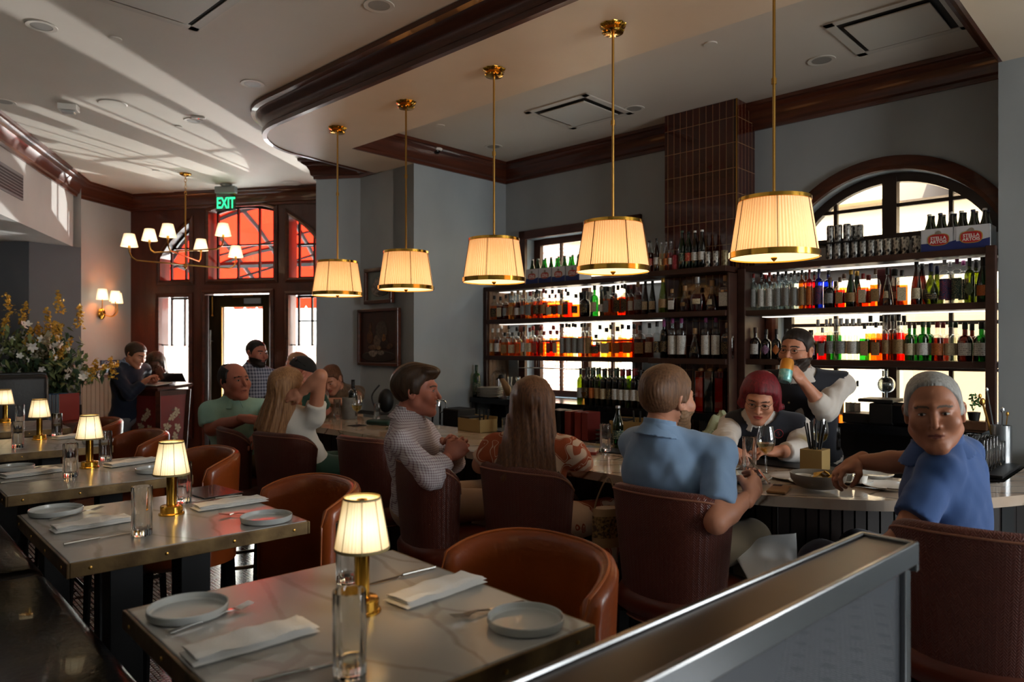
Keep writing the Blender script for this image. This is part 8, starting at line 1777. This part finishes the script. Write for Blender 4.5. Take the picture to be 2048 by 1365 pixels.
# blonde woman in profile to the left by the curtain
c=arr(PD(598,778,6.9)); pel=arr(PD(600,0,6.9)); pel[2]=.92; fwd=nrm(np.array([-.9,-.2,0])); rr=np.array([fwd[1],-fwd[0],0])
J=dict(pelvis=pel,neck=c+np.array([0,0,.05]),shl=c-rr*.16,shr=c+rr*.16,head=arr(PD(592,732,6.9)),face=(-.96,-.1,.0),up=(.1,0,1),ell=PD(600,850,7.1),wrl=PD(570,850,7.1),elr=PD(600,850,6.8),wrr=PD(570,850,6.8),**standing_legs(pel,fwd))
person('blonde woman in profile by the right curtain, mostly hidden behind others',dict(fem=1,skin=skA,lips='#a85a50',hair='pony',hair_m=blonde,vol=.012),J,dict(m=fabric('white_top','#b5aea0','#a59d8f'),name='top',sleeve='short',trousers=fabric('khaki','#85765f')),hb=.014,hh=.005)
# cloth napkin over the lap of the man in light blue, forks in his hands
t=empty('lap_napkin',PD(1525,1120,2.72),0,'white cloth napkin draped over the lap of the man in light blue','napkin'); o_=arr(PD(1525,1120,2.72)); n=26; vs=[]
cor=[arr(PD(1448,1078,2.90)),arr(PD(1592,1068,2.98)),arr(PD(1598,1150,2.72)),arr(PD(1522,1205,2.60))]
for j in range(n+1):
    for i in range(n+1):
        u,v_=i/n,j/n; p=(cor[0]*(1-u)+cor[1]*u)*(1-v_)+(cor[3]*(1-u)+cor[2]*u)*v_; p=p+np.array([0,0,.035*math.sin(PI*u)*math.sin(PI*v_)+.012*math.sin(u*14+v_*5)*v_])+np.array([0,-.02*math.sin(u*11),0])*v_; vs.append(tuple(p-o_))
mb=MB(); mb.raw(vs,[(j*(n+1)+i,j*(n+1)+i+1,(j+1)*(n+1)+i+1,(j+1)*(n+1)+i) for j in range(n) for i in range(n)]); o=mb.build('napkin_cloth',linen,t,smooth=True); md=o.modifiers.new('s','SOLIDIFY'); md.thickness=.003
def held(name,mesh_o,A,B,label,cat,grp):
    o=mesh_o.copy(); col.objects.link(o); A=Vector(A); B=Vector(B); d=(B-A).normalized(); o.location=(A+B)/2; o.rotation_euler=d.to_track_quat('Y','Z').to_euler(); tag(o,label,cat,grp); return o
held('fork',fk0,PD(1440,903,2.95),PD(1476,955,2.86),'steel fork in the left hand of the man in light blue, stuck into the steak','fork','cutlery in use'); held('table_knife',kn0,PD(1530,958,2.62),PD(1505,925,2.74),'steel knife in the right hand of the man in light blue','knife','cutlery in use')
# stitched badge and buttons, laid on the cloth where the photo shows them
from mathutils.bvhtree import BVHTree
def on_cloth(person_o,part,px,py):
    bpy.context.view_layer.update()
    for ch in kids(person_o):
        if ch.name.split('.')[0]==part:
            t=BVHTree.FromPolygons([person_o.location+v.co for v in ch.data.vertices],[tuple(p.vertices) for p in ch.data.polygons])
            o=Vector((0,0,CH)); d=(PD(px,py,1.0)-o).normalized(); h=t.ray_cast(o,d)
            if h[0] is not None: return h[0],h[1],ch
    return None,None,None
pp=[o for o in bpy.data.objects if o.name.startswith('person') and o.type=='EMPTY']
for o in pp:
    if 'red-streaked' in o['label']:
        p,n,ch=on_cloth(o,'vest',1557,868)
        if p:
            q=Matrix.Translation(p+n*.002)@n.to_track_quat('Z','Y').to_matrix().to_4x4(); mb=MB(); mb.M=q; mb.tube([(.022*math.cos(a),.022*math.sin(a),0) for a in [2*PI*i/20 for i in range(21)]],.0014,4,caps=False); mb.tube([(-.010,.008,0),(.002,.010,0),(-.006,0,0),(.006,-.002,0),(.000,-.012,0)],.0012,4); b_=mb.build('stitched_badge',mat('badge_red','#b3323a',.6)); b_.location=-Vector(o.location); setparent(b_,ch); b_['label']='round red embroidered emblem'
    if 'dark ponytail' in o['label']:
        for k,(x,y) in enumerate([(1578,806),(1582,832),(1586,858)]):
            p,n,ch=on_cloth(o,'vest',x,y)
            if p: mb=MB(); mb.ball(p+n*.002,.006,10,6); b_=mb.build('button',mat('horn_button','#c9b48a',.3)); b_.location=-Vector(o.location); setparent(b_,ch)
WORLD,SUN,GLINT,EXPO=15.0,32.0,5500.0,0.05
# ================================================================= light and camera
w=bpy.data.worlds.new('daylight'); sc.world=w; w.use_nodes=True; nt=w.node_tree; bg=nt.nodes['Background']
tc=nt.nodes.new('ShaderNodeTexCoord'); sp=nt.nodes.new('ShaderNodeSeparateXYZ'); nt.links.new(tc.outputs['Generated'],sp.inputs[0])
mr=nt.nodes.new('ShaderNodeMapRange'); mr.inputs['From Min'].default_value=-.1; mr.inputs['From Max'].default_value=.8; nt.links.new(sp.outputs[2],mr.inputs[0])
mx=nt.nodes.new('ShaderNodeMix'); mx.data_type='RGBA'; mx.inputs['A'].default_value=(1,.985,.95,1); mx.inputs['B'].default_value=(.72,.86,1,1); nt.links.new(mr.outputs[0],mx.inputs['Factor']); nt.links.new(mx.outputs['Result'],bg.inputs[0])
bg.inputs[1].default_value=WORLD
def portal(name,corners_loc,w_,h_,rot):
    L=bpy.data.lights.new(name,'AREA'); L.shape='RECTANGLE'; L.size=w_; L.size_y=h_; L.cycles.is_portal=True
    o=bpy.data.objects.new(name,L); col.objects.link(o); o.location=corners_loc; o.rotation_euler=rot; tag(o,kind='helper')
# area lights shine along local -Z; windows face the room
portal('window_portal',Bp(-4.14,5.40,1.95),1.25,1.55,(PI/2,0,BROT))
portal('arched_window_portal',Bp(-1.53,5.40,2.0),1.5,1.7,(PI/2,0,BROT))
dwr=math.atan2(E.y,E.x)
q=P1+E*1.49-NW*.17
portal('entrance_portal',(q.x,q.y,1.9),2.2,2.7,(PI/2,0,dwr))
for i,(sx) in enumerate((2.1,4.7)):
    d_=Vector((1.5,7.0,0)).normalized(); q=Vector((4.5,-2.5,0))+d_*sx+Vector((d_.y,-d_.x,0))*.17; portal('side_window_portal',(q.x,q.y,1.9),1.9,2.1,(PI/2,0,math.atan2(-d_.y,-d_.x)+PI))
# sun, high and behind the bar wall, and the glint it throws up from parked cars
S=bpy.data.lights.new('sun','SUN'); S.energy=SUN; S.angle=.01; S.color=(1,.95,.87)
so_=bpy.data.objects.new('sun',S); col.objects.link(so_); so_.rotation_euler=Vector((.25,.62,-.75)).to_track_quat('-Z','Y').to_euler()
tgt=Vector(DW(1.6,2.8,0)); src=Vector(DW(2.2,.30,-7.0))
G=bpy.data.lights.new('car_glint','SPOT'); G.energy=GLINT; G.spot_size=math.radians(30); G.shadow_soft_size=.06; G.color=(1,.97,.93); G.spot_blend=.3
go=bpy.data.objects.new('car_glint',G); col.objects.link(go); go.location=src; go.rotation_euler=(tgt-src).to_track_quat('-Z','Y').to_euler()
cam=bpy.data.cameras.new('camera'); co=bpy.data.objects.new('camera',cam); col.objects.link(co); co.location=(0,0,CH); co.rotation_euler=(PI/2,0,0)
cam.sensor_width=36; cam.lens=36*F/2048; cam.shift_y=(693-682.5)/2048; cam.clip_start=.05
cam.dof.use_dof=True; cam.dof.focus_distance=3.3; cam.dof.aperture_fstop=3.2
sc.camera=co
v=sc.view_settings; v.view_transform='Standard'; v.look='None'; v.gamma=1; v.use_curve_mapping=False; v.exposure=EXPO
cy=sc.cycles; cy.use_denoising=True; cy.max_bounces=10; cy.diffuse_bounces=4; cy.glossy_bounces=4; cy.transmission_bounces=6; cy.transparent_max_bounces=20; cy.sample_clamp_indirect=6; cy.caustics_reflective=False; cy.caustics_refractive=False; cy.use_light_tree=True; cy.adaptive_threshold=.03
try: cy.denoiser='OPENIMAGEDENOISE'
except Exception: pass
